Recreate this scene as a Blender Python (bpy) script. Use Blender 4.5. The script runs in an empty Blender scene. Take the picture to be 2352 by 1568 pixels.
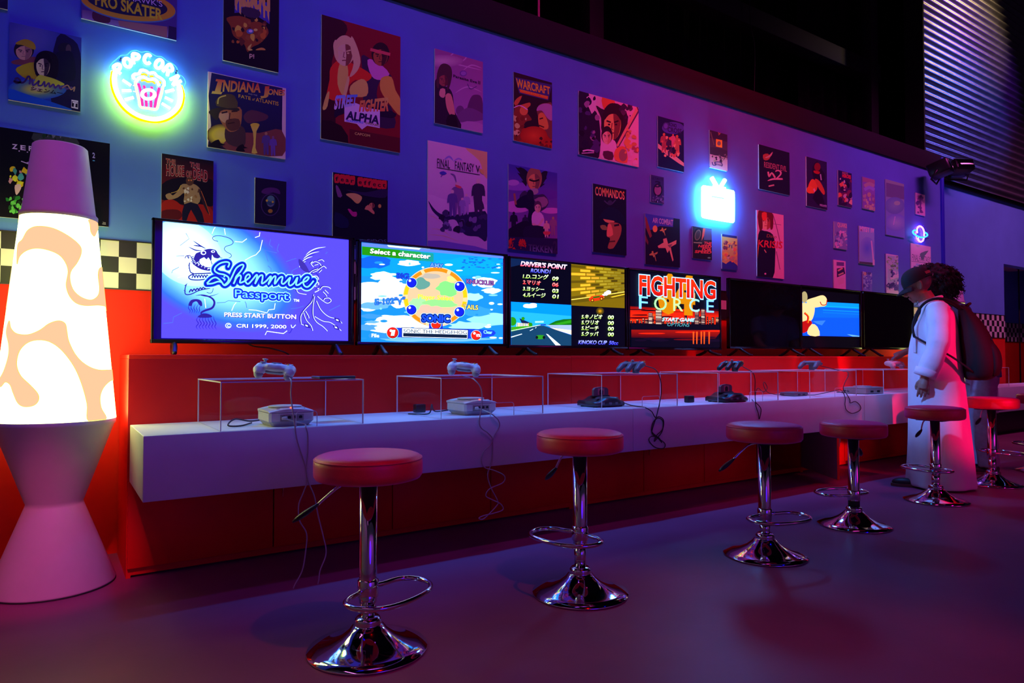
import bpy, bmesh, math, random
from mathutils import Vector, Matrix
from mathutils.geometry import tessellate_polygon
random.seed(7)
C = bpy.context.scene.collection
SC = bpy.context.scene
rad = math.radians

# ------------------------------------------------------------------ camera, world, light
CAM_H = 0.96
FPX, PCX, PCY = 1568.0, 1176.0, 784.0        # a 24 mm lens on a 2352 x 1568 frame
YAW, PITCH = rad(34.0), rad(1.39)
cam_d = bpy.data.cameras.new('camera'); cam_d.lens = 24.0; cam_d.sensor_width = 36.0
cam_d.clip_start = 0.05; cam_d.clip_end = 100
cam = bpy.data.objects.new('camera', cam_d); C.objects.link(cam)
cam.location = (0, 0, CAM_H); cam.rotation_euler = (rad(90) + PITCH, 0, -YAW)
SC.camera = cam

w = bpy.data.worlds.new('dark_hall'); SC.world = w; w.use_nodes = True
w.node_tree.nodes['Background'].inputs[0].default_value = (0.012, 0.006, 0.020, 1)
w.node_tree.nodes['Background'].inputs[1].default_value = 0.30
SC.view_settings.view_transform = 'Standard'; SC.view_settings.look = 'None'
SC.view_settings.gamma = 1.0; SC.view_settings.exposure = 0.0
SC.view_settings.use_curve_mapping = False
SC.cycles.transparent_max_bounces = 32

def spot(name, loc, aim, col, watts, angle=70, blend=0.6, size=0.08):
    d = bpy.data.lights.new(name, 'SPOT'); d.color = col; d.energy = watts
    d.spot_size = rad(angle); d.spot_blend = blend; d.shadow_soft_size = size
    o = bpy.data.objects.new(name, d); C.objects.link(o); o.location = loc
    o.rotation_euler = (Vector(aim) - Vector(loc)).to_track_quat('-Z', 'Y').to_euler()
    return o
def area(name, loc, aim, col, watts, sx, sy):
    d = bpy.data.lights.new(name, 'AREA'); d.color = col; d.energy = watts
    d.shape = 'RECTANGLE'; d.size = sx; d.size_y = sy
    o = bpy.data.objects.new(name, d); C.objects.link(o); o.location = loc
    o.rotation_euler = (Vector(aim) - Vector(loc)).to_track_quat('-Z', 'Y').to_euler()
    return o

# coloured stage lights of the hall, out of view, plus added fill bars and spots
def bar(name, loc, aim, col, watts, sx, sy, spread):
    o = area(name, loc, aim, col, watts, sx, sy); o.data.spread = rad(spread); return o
LIGHTS = [
 ('wash_bar_end', 'bar', (-0.4, 1.7, 5.1), (-0.4, 3.9, 2.3), (0, 0, 1.0), 4.3, (1.4, 0.25, 75)),
 ('wash_bar_left', 'bar', (1.4, 1.7, 5.1), (1.4, 3.9, 2.3), (0.468, 0.092, 1.0), 6.8, (1.8, 0.25, 75)),
 ('wash_bar_middle', 'bar', (3.6, 1.7, 5.1), (3.6, 3.9, 2.3), (1.0, 0.039, 0.482), 10.2, (2.0, 0.25, 75)),
 ('wash_bar_right', 'bar', (7.6, 1.7, 5.1), (7.6, 3.9, 2.3), (1.0, 0.067, 0.698), 16.0, (2.4, 0.25, 75)),
 ('wash_bar_far', 'bar', (11.0, 1.7, 5.1), (11.0, 4.0, 2.3), (1.0, 0.178, 0.711), 20.1, (3.0, 0.25, 75)),
 ('stage_spot_red', 'spot', (5.0, 1.2, 5.0), (5.1, 3.9, 2.2), (1.0, 0, 0), 398.8, (66, 1.0, 0.12)),
 ('stage_spot_violet', 'spot', (1.2, -2.6, 1.7), (1.6, 2.9, 0.55), (0.033, 0, 1.0), 81.7, (56, 0.9, 0.9)),
 ('stage_spot_magenta', 'spot', (6.2, -2.2, 1.7), (5.0, 2.9, 0.62), (1.0, 0, 0.546), 55.6, (50, 0.9, 0.9)),
 ('stage_spot_lamp', 'spot', (-0.6, 0.0, 3.6), (0.0, 3.3, 0.22), (1.0, 0.092, 0.268), 392.8, (8.5, 0.5, 0.06)),
 ('stage_spot_lamp_cap', 'spot', (-0.5, 0.2, 3.2), (-0.02, 3.4, 1.70), (1.0, 0.101, 0.186), 87.4, (10, 0.6, 0.05)),
 ('stage_spot_back', 'spot', (5.6, -3.2, 2.4), (5.58, 2.40, 1.10), (1.0, 0, 0.067), 1500.0, (7.5, 0.4, 0.1)),
 ('stage_spot_hem', 'spot', (5.9, -3.2, 2.2), (5.60, 2.40, 0.48), (1.0, 0, 0.067), 1500.0, (7.0, 0.4, 0.1)),
 ('stage_spot_front', 'spot', (1.4, 0.0, 4.6), (1.2, 0.9, 0.0), (1.0, 0, 0), 108.1, (46, 0.45, 0.06)),
 ('stage_spot_aisle', 'spot', (4.2, 0.0, 4.6), (3.7, 0.9, 0.0), (0, 0, 1.0), 27.3, (48, 0.45, 0.06)),
 ('stage_spot_exit', 'spot', (6.6, 0.2, 4.6), (6.3, 0.9, 0.0), (1.0, 0, 0.25), 100.0, (48, 0.5, 0.06)),
 ('stage_spot_cool', 'spot', (1.6, 3.0, 3.4), (5.42, 2.45, 0.85), (0.112, 0.25, 1.0), 800.0, (13, 0.6, 0.08)),
 ('counter_fill_bar', 'bar', (3.2, 3.05, 5.4), (3.2, 3.2, 0.7), (0, 0.251, 1.0), 17.1, (5.0, 0.15, 24)),  # added to top up the screens' blue light on the counter top
 ('aisle_fill_bar', 'bar', (4.0, -3.4, 5.0), (4.0, -5.2, 1.6), (0.62, 0.07, 1.0), 75.0, (9.0, 0.3, 130)),  # added: lights the opposite wall so the chrome has something to reflect
 ('side_fill_bar', 'bar', (-1.6, 0.0, 5.0), (-3.0, 0.0, 1.6), (1.0, 0.25, 1.0), 12.0, (5.0, 0.3, 130)),  # added fill on the left wall, mirrored in the chrome
 ('void_fill_spot', 'spot', (0.6, 4.35, 6.4), (1.5, 4.9, 4.6), (1.0, 0.16, 0.02), 260, (46, 0.8, 0.1)),  # unseen spot added for the red glimmer on the curtain
 ('niche_fill_spot', 'spot', (12.6, 4.0, 4.4), (12.4, 4.95, 1.8), (0.42, 0.20, 1.0), 420, (70, 0.8, 0.1)),  # unseen, added to brighten the rear wall of the niche
 ('stage_spot_steel_amber', 'spot', (11.5, 2.6, 5.7), (10.3, 4.0, 5.2), (1.0, 0.66, 0.30), 130, (66, 0.8, 0.05)),
 ('stage_spot_steel_violet', 'spot', (11.9, 2.5, 4.8), (10.6, 4.0, 4.6), (0.30, 0.04, 1.0), 70, (70, 0.8, 0.05)),
 ('stage_spot_steel_blue', 'spot', (11.4, 2.6, 4.2), (10.4, 4.0, 4.1), (0.02, 0.16, 1.0), 80, (70, 0.8, 0.05)),
]
for nm, kind, loc, aim, col, watts, k in LIGHTS:
    if kind == 'bar': bar(nm, loc, aim, col, watts, *k)
    else: spot(nm, loc, aim, col, watts, *k)

# ------------------------------------------------------------------ survey helpers: photo pixel -> point of the real place
_f = Vector((math.sin(YAW) * math.cos(PITCH), math.cos(YAW) * math.cos(PITCH), math.sin(PITCH)))
_r = Vector((math.cos(YAW), -math.sin(YAW), 0)); _u = _r.cross(_f)
def ray(px, py): return _f + _r * ((px - PCX) / FPX) - _u * ((py - PCY) / FPX)
def atY(px, py, Y):
    d = ray(px, py); return Vector((0, 0, CAM_H)) + d * (Y / d.y)
def atZ(px, py, Z):
    d = ray(px, py); return Vector((0, 0, CAM_H)) + d * ((Z - CAM_H) / d.z)

def lin(c):
    c = c / 255.0
    return c / 12.92 if c <= 0.04045 else ((c + 0.055) / 1.055) ** 2.4
def rgb(r, g, b): return (lin(r), lin(g), lin(b))

# ------------------------------------------------------------------ materials
def mat(name, col, rough=0.5, metal=0.0, emit=None, estr=0.0, noise=0.0, nscale=40.0, bump=0.0, bscale=200.0, coat=0.0, spec=0.5, sheen=0.0):
    m = bpy.data.materials.new(name); m.use_nodes = True
    nt = m.node_tree; b = nt.nodes['Principled BSDF']
    b.inputs['Base Color'].default_value = (*col, 1); b.inputs['Roughness'].default_value = rough
    b.inputs['Metallic'].default_value = metal; b.inputs['Specular IOR Level'].default_value = spec
    b.inputs['Coat Weight'].default_value = coat
    if sheen: b.inputs['Sheen Weight'].default_value = sheen; b.inputs['Sheen Tint'].default_value = (1.0, 0.10, 0.95, 1)  # magenta tint puts the seats' purple reflection into the material
    if emit:
        b.inputs['Emission Color'].default_value = (*emit, 1); b.inputs['Emission Strength'].default_value = estr
    if noise or bump:
        tc = nt.nodes.new('ShaderNodeTexCoord')
    if noise:
        n = nt.nodes.new('ShaderNodeTexNoise'); n.inputs['Scale'].default_value = nscale; n.inputs['Detail'].default_value = 4
        nt.links.new(tc.outputs['Object'], n.inputs['Vector'])
        r = nt.nodes.new('ShaderNodeValToRGB')
        r.color_ramp.elements[0].position = 0.3; r.color_ramp.elements[1].position = 0.7
        r.color_ramp.elements[0].color = (*[max(0, x * (1 - noise)) for x in col], 1)
        r.color_ramp.elements[1].color = (*[min(1, x * (1 + noise)) for x in col], 1)
        nt.links.new(n.outputs['Fac'], r.inputs['Fac']); nt.links.new(r.outputs['Color'], b.inputs['Base Color'])
    if bump:
        n2 = nt.nodes.new('ShaderNodeTexNoise'); n2.inputs['Scale'].default_value = bscale; n2.inputs['Detail'].default_value = 3
        nt.links.new(tc.outputs['Object'], n2.inputs['Vector'])
        bp = nt.nodes.new('ShaderNodeBump'); bp.inputs['Strength'].default_value = bump; bp.inputs['Distance'].default_value = 0.002
        nt.links.new(n2.outputs['Fac'], bp.inputs['Height']); nt.links.new(bp.outputs['Normal'], b.inputs['Normal'])
    return m
def glow(name, col, strength):
    m = bpy.data.materials.new(name); m.use_nodes = True; nt = m.node_tree
    nt.nodes.remove(nt.nodes['Principled BSDF'])
    e = nt.nodes.new('ShaderNodeEmission'); e.inputs[0].default_value = (*col, 1); e.inputs[1].default_value = strength
    nt.links.new(e.outputs[0], nt.nodes['Material Output'].inputs[0]); return m
def print_mat(name, rough=0.55):
    m = bpy.data.materials.new(name); m.use_nodes = True; nt = m.node_tree; b = nt.nodes['Principled BSDF']
    a = nt.nodes.new('ShaderNodeVertexColor'); a.layer_name = 'Ink'
    nt.links.new(a.outputs['Color'], b.inputs['Base Color']); b.inputs['Roughness'].default_value = rough
    b.inputs['Specular IOR Level'].default_value = 0.15
    return m
def hot(c): return tuple(x * (1 + 2.2 * max(0.0, min(1.0, (x - 0.55) / 0.45)) ** 1.5) for x in c)
def screen_mat(name, strength):
    m = bpy.data.materials.new(name); m.use_nodes = True; nt = m.node_tree; b = nt.nodes['Principled BSDF']
    a = nt.nodes.new('ShaderNodeVertexColor'); a.layer_name = 'Ink'
    b.inputs['Base Color'].default_value = (0.004, 0.004, 0.005, 1); b.inputs['Roughness'].default_value = 0.6; b.inputs['Specular IOR Level'].default_value = 0.1
    nt.links.new(a.outputs['Color'], b.inputs['Emission Color']); b.inputs['Emission Strength'].default_value = strength
    return m
def acrylic(name, tint=(0.97, 0.97, 0.98), refl=1.0):
    m = bpy.data.materials.new(name); m.use_nodes = True; nt = m.node_tree
    nt.nodes.remove(nt.nodes['Principled BSDF'])
    t = nt.nodes.new('ShaderNodeBsdfTransparent'); t.inputs[0].default_value = (*tint, 1)
    g = nt.nodes.new('ShaderNodeBsdfGlossy'); g.inputs['Roughness'].default_value = 0.02
    lw = nt.nodes.new('ShaderNodeLayerWeight'); lw.inputs[0].default_value = 0.5
    pw = nt.nodes.new('ShaderNodeMath'); pw.operation = 'POWER'; pw.inputs[1].default_value = 5.0
    fr = nt.nodes.new('ShaderNodeMath'); fr.operation = 'MULTIPLY_ADD'; fr.inputs[1].default_value = 0.60; fr.inputs[2].default_value = 0.03
    nt.links.new(lw.outputs['Facing'], pw.inputs[0]); nt.links.new(pw.outputs[0], fr.inputs[0])
    mx = nt.nodes.new('ShaderNodeMixShader')
    nt.links.new(fr.outputs[0], mx.inputs[0]); nt.links.new(t.outputs[0], mx.inputs[1]); nt.links.new(g.outputs[0], mx.inputs[2])
    nt.links.new(mx.outputs[0], nt.nodes['Material Output'].inputs[0]); return m

WALL_BLUE = (0.12, 0.29, 0.72)
M = {}
M['wall_paint'] = mat('periwinkle_wall_paint', WALL_BLUE, 0.85, noise=0.05, nscale=3, bump=0.15, bscale=350, spec=0.2)
M['red_paint'] = mat('red_wall_paint', (0.82, 0.014, 0.004), 0.7, noise=0.06, nscale=4, bump=0.1, bscale=300, spec=0.25)
M['red_cabinet'] = mat('red_cabinet_lacquer', (0.82, 0.010, 0.004), 0.5, noise=0.05, nscale=5, bump=0.05, bscale=150, spec=0.3)
M['white_counter'] = mat('white_counter_laminate', (0.80, 0.80, 0.80), 0.45, noise=0.03, nscale=6, spec=0.3)
M['grey_board'] = mat('grey_board', (0.42, 0.40, 0.40), 0.7, noise=0.06, nscale=8)
M['tile_black'] = mat('black_check_tile', (0.02, 0.02, 0.018), 0.5)
M['tile_white'] = mat('cream_check_tile', (0.78, 0.74, 0.62), 0.5)
M['trim_dark'] = mat('dark_trim_paint', (0.007, 0.005, 0.008), 0.9, noise=0.1, nscale=6)
M['beam_dark'] = mat('dark_steel_beam', (0.014, 0.010, 0.015), 0.8, noise=0.15, nscale=9)
M['curtain'] = mat('black_curtain_cloth', (0.012, 0.010, 0.010), 0.95, noise=0.3, nscale=20, spec=0.05)
M['ceiling'] = mat('black_ceiling', (0.008, 0.008, 0.010), 0.95, noise=0.2, nscale=3, spec=0.05)
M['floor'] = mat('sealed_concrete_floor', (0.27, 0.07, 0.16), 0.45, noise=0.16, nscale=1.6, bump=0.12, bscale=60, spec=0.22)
M['corrugated'] = mat('corrugated_steel', (0.30, 0.30, 0.33), 0.34, 0.9, noise=0.15, nscale=7)
M['black_plastic'] = mat('black_plastic', (0.012, 0.012, 0.014), 0.35, noise=0.1, nscale=60)
M['gloss_black'] = mat('glossy_black_bezel', (0.008, 0.008, 0.010), 0.12, noise=0.05, nscale=30, coat=0.4)
M['screen_off'] = mat('switched_off_screen', (0.004, 0.004, 0.006), 0.06, coat=0.3, noise=0.05, nscale=2)
M['chrome'] = mat('polished_chrome', (0.80, 0.80, 0.82), 0.06, 1.0, noise=0.01, nscale=5)
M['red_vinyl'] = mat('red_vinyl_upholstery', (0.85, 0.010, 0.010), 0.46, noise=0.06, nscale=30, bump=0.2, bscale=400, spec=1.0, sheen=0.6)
M['rubber'] = mat('black_rubber', (0.01, 0.01, 0.01), 0.7, noise=0.1, nscale=50)
M['lamp_white'] = mat('matt_white_lamp_shell', (0.72, 0.70, 0.70), 0.6, noise=0.03, nscale=10, bump=0.05, bscale=200)
M['lamp_glow'] = glow('glowing_lamp_liquid', (1.0, 1.15, 0.34), 6.5)
M['lamp_glow_dim'] = glow('glowing_lamp_liquid_far', (1.0, 1.0, 0.30), 1.6)
M['lamp_wax'] = glow('glowing_lamp_wax', (1.0, 0.58, 0.33), 1.08)
M['lamp_edge'] = glow('glowing_wax_outline', (1.0, 0.68, 0.16), 1.1)
M['white_plastic'] = mat('warm_white_plastic', (0.72, 0.70, 0.66), 0.4, noise=0.03, nscale=40)
M['grey_plastic'] = mat('light_grey_plastic', (0.42, 0.42, 0.44), 0.45, noise=0.03, nscale=40)
M['mid_plastic'] = mat('mid_grey_plastic', (0.13, 0.13, 0.15), 0.4, noise=0.05, nscale=40)
M['dark_plastic'] = mat('charcoal_plastic', (0.025, 0.025, 0.03), 0.35, noise=0.08, nscale=40)
M['beige_plastic'] = mat('beige_grey_plastic', (0.42, 0.38, 0.34), 0.5, noise=0.03, nscale=40)
M['tan_panel'] = mat('tan_port_panel', (0.36, 0.30, 0.26), 0.5, noise=0.03, nscale=40)
M['yellow_plastic'] = mat('yellow_button_plastic', (0.85, 0.55, 0.03), 0.4, noise=0.02, nscale=40)
M['red_plastic'] = mat('red_button_plastic', (0.75, 0.02, 0.03), 0.4, noise=0.02, nscale=40)
M['blue_plastic'] = mat('blue_button_plastic', (0.04, 0.08, 0.6), 0.4, noise=0.02, nscale=40)
M['led'] = glow('orange_power_light', (1.0, 0.12, 0.03), 3.0)
M['cord_white'] = mat('pale_cord', (0.50, 0.45, 0.43), 0.5, noise=0.03, nscale=40)
M['cord_black'] = mat('black_cord', (0.012, 0.012, 0.012), 0.5, noise=0.1, nscale=40)
M['acrylic'] = acrylic('clear_acrylic')
M['acrylic_edge'] = mat('polished_acrylic_edge', (0.85, 0.85, 0.88), 0.25, noise=0.02, nscale=30)
M['foam'] = mat('white_foam_board', (0.85, 0.85, 0.82), 0.7, noise=0.02, nscale=30)
M['print'] = print_mat('poster_ink')
M['skin'] = mat('tan_skin', (0.36, 0.19, 0.12), 0.5, noise=0.08, nscale=25)
M['skin_dark'] = mat('brown_skin', (0.22, 0.11, 0.07), 0.5, noise=0.08, nscale=25)
M['robe'] = mat('white_robe_cloth', (0.78, 0.77, 0.76), 0.85, noise=0.03, nscale=12, bump=0.35, bscale=60)
M['cap'] = mat('black_cap_cloth', (0.012, 0.012, 0.016), 0.85, noise=0.1, nscale=40, bump=0.2, bscale=300)
M['bag'] = mat('black_backpack_nylon', (0.004, 0.0035, 0.004), 0.8, noise=0.15, nscale=20, bump=0.4, bscale=90)
M['tee'] = mat('navy_tee_cloth', (0.07, 0.09, 0.16), 0.85, noise=0.08, nscale=20, bump=0.3, bscale=80)
M['jeans'] = mat('faded_jeans_denim', (0.30, 0.28, 0.34), 0.85, noise=0.12, nscale=30, bump=0.3, bscale=120)
M['hair'] = mat('dark_curly_hair', (0.012, 0.008, 0.010), 0.7, noise=0.3, nscale=60)
M['shoe'] = mat('dark_shoe_leather', (0.03, 0.022, 0.02), 0.5, noise=0.1, nscale=30)
M['sole'] = mat('tan_shoe_sole', (0.16, 0.10, 0.07), 0.7, noise=0.1, nscale=30)
M['key_brass'] = mat('brass_key', (0.65, 0.42, 0.18), 0.3, 1.0, noise=0.05, nscale=30)

# ------------------------------------------------------------------ mesh builder
class MB:
    def __init__(s): s.v = []; s.f = []; s.mi = []; s.sm = []
    def add(s, verts, faces, m=0, smooth=False, mtx=None):
        o = len(s.v)
        s.v += [tuple(mtx @ Vector(p)) if mtx else tuple(p) for p in verts]
        s.f += [tuple(i + o for i in f) for f in faces]; s.mi += [m] * len(faces); s.sm += [smooth] * len(faces)
        return s
    def box(s, x0, x1, y0, y1, z0, z1, bev=0.0, m=0, mtx=None, seg=2):
        if bev <= 0:
            v = [(x, y, z) for z in (z0, z1) for y in (y0, y1) for x in (x0, x1)]
            f = [(0, 2, 3, 1), (4, 5, 7, 6), (0, 1, 5, 4), (2, 6, 7, 3), (0, 4, 6, 2), (1, 3, 7, 5)]
            return s.add(v, f, m, False, mtx)
        bm = bmesh.new(); bmesh.ops.create_cube(bm, size=1)
        for p in bm.verts:
            p.co = ((x0 + x1) / 2 + p.co.x * (x1 - x0), (y0 + y1) / 2 + p.co.y * (y1 - y0), (z0 + z1) / 2 + p.co.z * (z1 - z0))
        bmesh.ops.bevel(bm, geom=list(bm.edges), offset=bev, segments=seg, affect='EDGES', profile=0.5)
        return s.bm(bm, m, seg > 1, mtx)
    def bm(s, bm, m=0, smooth=False, mtx=None):
        bm.verts.ensure_lookup_table(); bm.verts.index_update()
        s.add([tuple(p.co) for p in bm.verts], [tuple(x.index for x in f.verts) for f in bm.faces], m, smooth, mtx); bm.free(); return s
    def lathe(s, prof, n=48, m=0, smooth=True, mtx=None, cap=True):
        v = []; f = []; k = len(prof)
        for i in range(n):
            a = 2 * math.pi * i / n; c, sn = math.cos(a), math.sin(a)
            v += [(r * c, r * sn, z) for r, z in prof]
        for i in range(n):
            j = (i + 1) % n
            for q in range(k - 1): f.append((i * k + q, j * k + q, j * k + q + 1, i * k + q + 1))
        if cap:
            if prof[0][0] > 1e-6: f.append(tuple(i * k for i in reversed(range(n))))
            if prof[-1][0] > 1e-6: f.append(tuple(i * k + k - 1 for i in range(n)))
        return s.add(v, f, m, smooth, mtx)
    def tube(s, pts, r, n=8, m=0, closed=False, smooth=True, cap=True, mtx=None, flat=1.0):
        pts = [Vector(p) for p in pts]; k = len(pts); rr = r if isinstance(r, (list, tuple)) else [r] * k
        v = []; f = []; up = None
        for i, p in enumerate(pts):
            a = pts[(i - 1) % k] if (closed or i > 0) else p; b = pts[(i + 1) % k] if (closed or i < k - 1) else p
            t = (b - a)
            t = t.normalized() if t.length > 1e-9 else Vector((0, 0, 1))
            if up is None:
                up = Vector((0, 0, 1)) if abs(t.z) < 0.9 else Vector((1, 0, 0))
            sd = t.cross(up)
            if sd.length < 1e-6: sd = t.cross(Vector((0.3, 1, 0.2)))
            sd.normalize(); up = sd.cross(t).normalized()
            for j in range(n):
                q = 2 * math.pi * j / n
                v.append(p + (sd * math.cos(q) + up * math.sin(q) * flat) * rr[i])
        for i in range(k if closed else k - 1):
            a, b = i * n, ((i + 1) % k) * n
            for j in range(n): f.append((a + j, a + (j + 1) % n, b + (j + 1) % n, b + j))
        if cap and not closed:
            f.append(tuple(reversed(range(n)))); f.append(tuple((k - 1) * n + j for j in range(n)))
        return s.add(v, f, m, smooth, mtx)
    def prism(s, poly, a0, a1, axis='z', m=0, smooth=False, mtx=None):
        n = len(poly)
        def P(u, w, t): return {'z': (u, w, t), 'y': (u, t, w), 'x': (t, u, w)}[axis]
        v = [P(u, w, a0) for u, w in poly] + [P(u, w, a1) for u, w in poly]
        f = [(i, (i + 1) % n, n + (i + 1) % n, n + i) for i in range(n)]
        tr = tessellate_polygon([[Vector((u, w, 0)) for u, w in poly]])
        f += [tuple(t) for t in tr] + [tuple(n + i for i in reversed(t)) for t in tr]
        return s.add(v, f, m, smooth, mtx)
    def ball(s, c, rx, ry=None, rz=None, n=16, m=0, mtx=None):
        ry = ry or rx; rz = rz or rx
        bm = bmesh.new(); bmesh.ops.create_uvsphere(bm, u_segments=n, v_segments=max(6, n // 2), radius=1)
        T = Matrix.Translation(c) @ Matrix.Diagonal((rx, ry, rz, 1))
        return s.bm(bm, m, True, (mtx @ T) if mtx else T)
    def mesh(s, name, mats):
        me = bpy.data.meshes.new(name); me.from_pydata([tuple(p) for p in s.v], [], s.f)
        for x in (mats if isinstance(mats, (list, tuple)) else [mats]): me.materials.append(x)
        me.polygons.foreach_set('material_index', s.mi); me.polygons.foreach_set('use_smooth', s.sm)
        bm = bmesh.new(); bm.from_mesh(me); bmesh.ops.recalc_face_normals(bm, faces=bm.faces); bm.to_mesh(me); bm.free()
        me.update(); return me

def tag(o, label=None, cat=None, group=None, kind=None):
    if label: o['label'] = label
    if cat: o['category'] = cat
    if group: o['group'] = group
    if kind: o['kind'] = kind
    return o
def obj(name, mb, mats, parent=None, loc=(0, 0, 0), rot=(0, 0, 0), label=None):
    me = mb if isinstance(mb, bpy.types.Mesh) else mb.mesh(name, mats)
    o = bpy.data.objects.new(name, me); C.objects.link(o); o.location = loc; o.rotation_euler = rot
    if parent: o.parent = parent
    if label: o['label'] = label
    return o
def thing(name, label, cat, loc=(0, 0, 0), rz=0.0, group=None):
    o = bpy.data.objects.new(name, None); C.objects.link(o); o.empty_display_size = 0.1
    o.location = loc; o.rotation_euler = (0, 0, rz); return tag(o, label, cat, group)
def struct(name, mb, mats, **k):
    return tag(obj(name, mb, mats, **k), kind='structure')
def dup(root, label, loc=None, rz=None):
    def cp(o, par):
        c = o.copy(); C.objects.link(c)
        if par: c.parent = par
        for ch in [x for x in bpy.data.objects if x.parent == o and x.name in SC.objects]: cp(ch, c)
        return c
    r = cp(root, None); r['label'] = label
    if loc is not None: r.location = loc
    if rz is not None: r.rotation_euler = (0, 0, rz)
    return r
def cat(pts, n=6, closed=False):
    """Catmull-Rom curve through the points (any dimension)."""
    P = [tuple(p) for p in pts]; k = len(P); out = []
    for i in range(k if closed else k - 1):
        p0 = P[(i - 1) % k] if (closed or i > 0) else P[i]; p1 = P[i]; p2 = P[(i + 1) % k]
        p3 = P[(i + 2) % k] if (closed or i < k - 2) else p2
        for j in range(n):
            t = j / n
            out.append(tuple(0.5 * (2 * b + (c - a) * t + (2 * a - 5 * b + 4 * c - d) * t * t + (3 * b - a - 3 * c + d) * t ** 3) for a, b, c, d in zip(p0, p1, p2, p3)))
    if not closed: out.append(P[-1])
    return out
def remesh(mb, voxel, smooth=4, decim=1.0):
    """Fuse overlapping pieces into one continuous skin."""
    me = mb.mesh('tmp', M['skin']); o = bpy.data.objects.new('tmp', me); C.objects.link(o)
    r = o.modifiers.new('r', 'REMESH'); r.mode = 'VOXEL'; r.voxel_size = voxel
    if smooth:
        q = o.modifiers.new('s', 'SMOOTH'); q.iterations = smooth; q.factor = 0.5
    if decim < 1:
        q = o.modifiers.new('d', 'DECIMATE'); q.ratio = decim
    dg = bpy.context.evaluated_depsgraph_get()
    nm = bpy.data.meshes.new_from_object(o.evaluated_get(dg))
    bpy.data.objects.remove(o); bpy.data.meshes.remove(me)
    nm.materials.clear()
    nm.polygons.foreach_set('use_smooth', [True] * len(nm.polygons)); nm.update()
    return nm
def skin_obj(name, mb, voxel, m, parent=None, smooth=4, loc=(0, 0, 0), rot=(0, 0, 0), label=None, decim=1.0):
    me = remesh(mb, voxel, smooth, decim); me.name = name; me.materials.append(m)
    return obj(name, me, None, parent, loc, rot, label)

# ------------------------------------------------------------------ flat printed / displayed pictures
_TX = {}
def text_mesh(s, off=0.0):
    k = (s, off)
    if k in _TX: return _TX[k]
    cu = bpy.data.curves.new('t', 'FONT'); cu.body = s; cu.offset = off; cu.resolution_u = 3; cu.fill_mode = 'BOTH'
    o = bpy.data.objects.new('t', cu); C.objects.link(o)
    dg = bpy.context.evaluated_depsgraph_get()
    me = bpy.data.meshes.new_from_object(o.evaluated_get(dg))
    vs = [(p.co.x, p.co.y) for p in me.vertices]; fs = [tuple(f.vertices) for f in me.polygons]
    bpy.data.objects.remove(o); bpy.data.curves.remove(cu); bpy.data.meshes.remove(me)
    if not vs: vs = [(0, 0), (1, 0)]
    _TX[k] = (vs, fs); return _TX[k]

def clip_tri(tri, x0, x1, z0, z1):
    def side(poly, ins, cut):
        out = []
        for i in range(len(poly)):
            a, b = poly[i - 1], poly[i]; ia, ib = ins(a), ins(b)
            if ia != ib:
                t = cut(a, b); out.append((a[0] + (b[0] - a[0]) * t, a[1] + (b[1] - a[1]) * t))
            if ib: out.append(b)
        return out
    p = list(tri)
    for ax, lim, sg in ((0, x0, 1), (0, x1, -1), (1, z0, 1), (1, z1, -1)):
        if not p: return []
        p = side(p, lambda q: (q[ax] - lim) * sg >= 0, lambda a, b: (lim - a[ax]) / (b[ax] - a[ax]))
    return p

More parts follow.
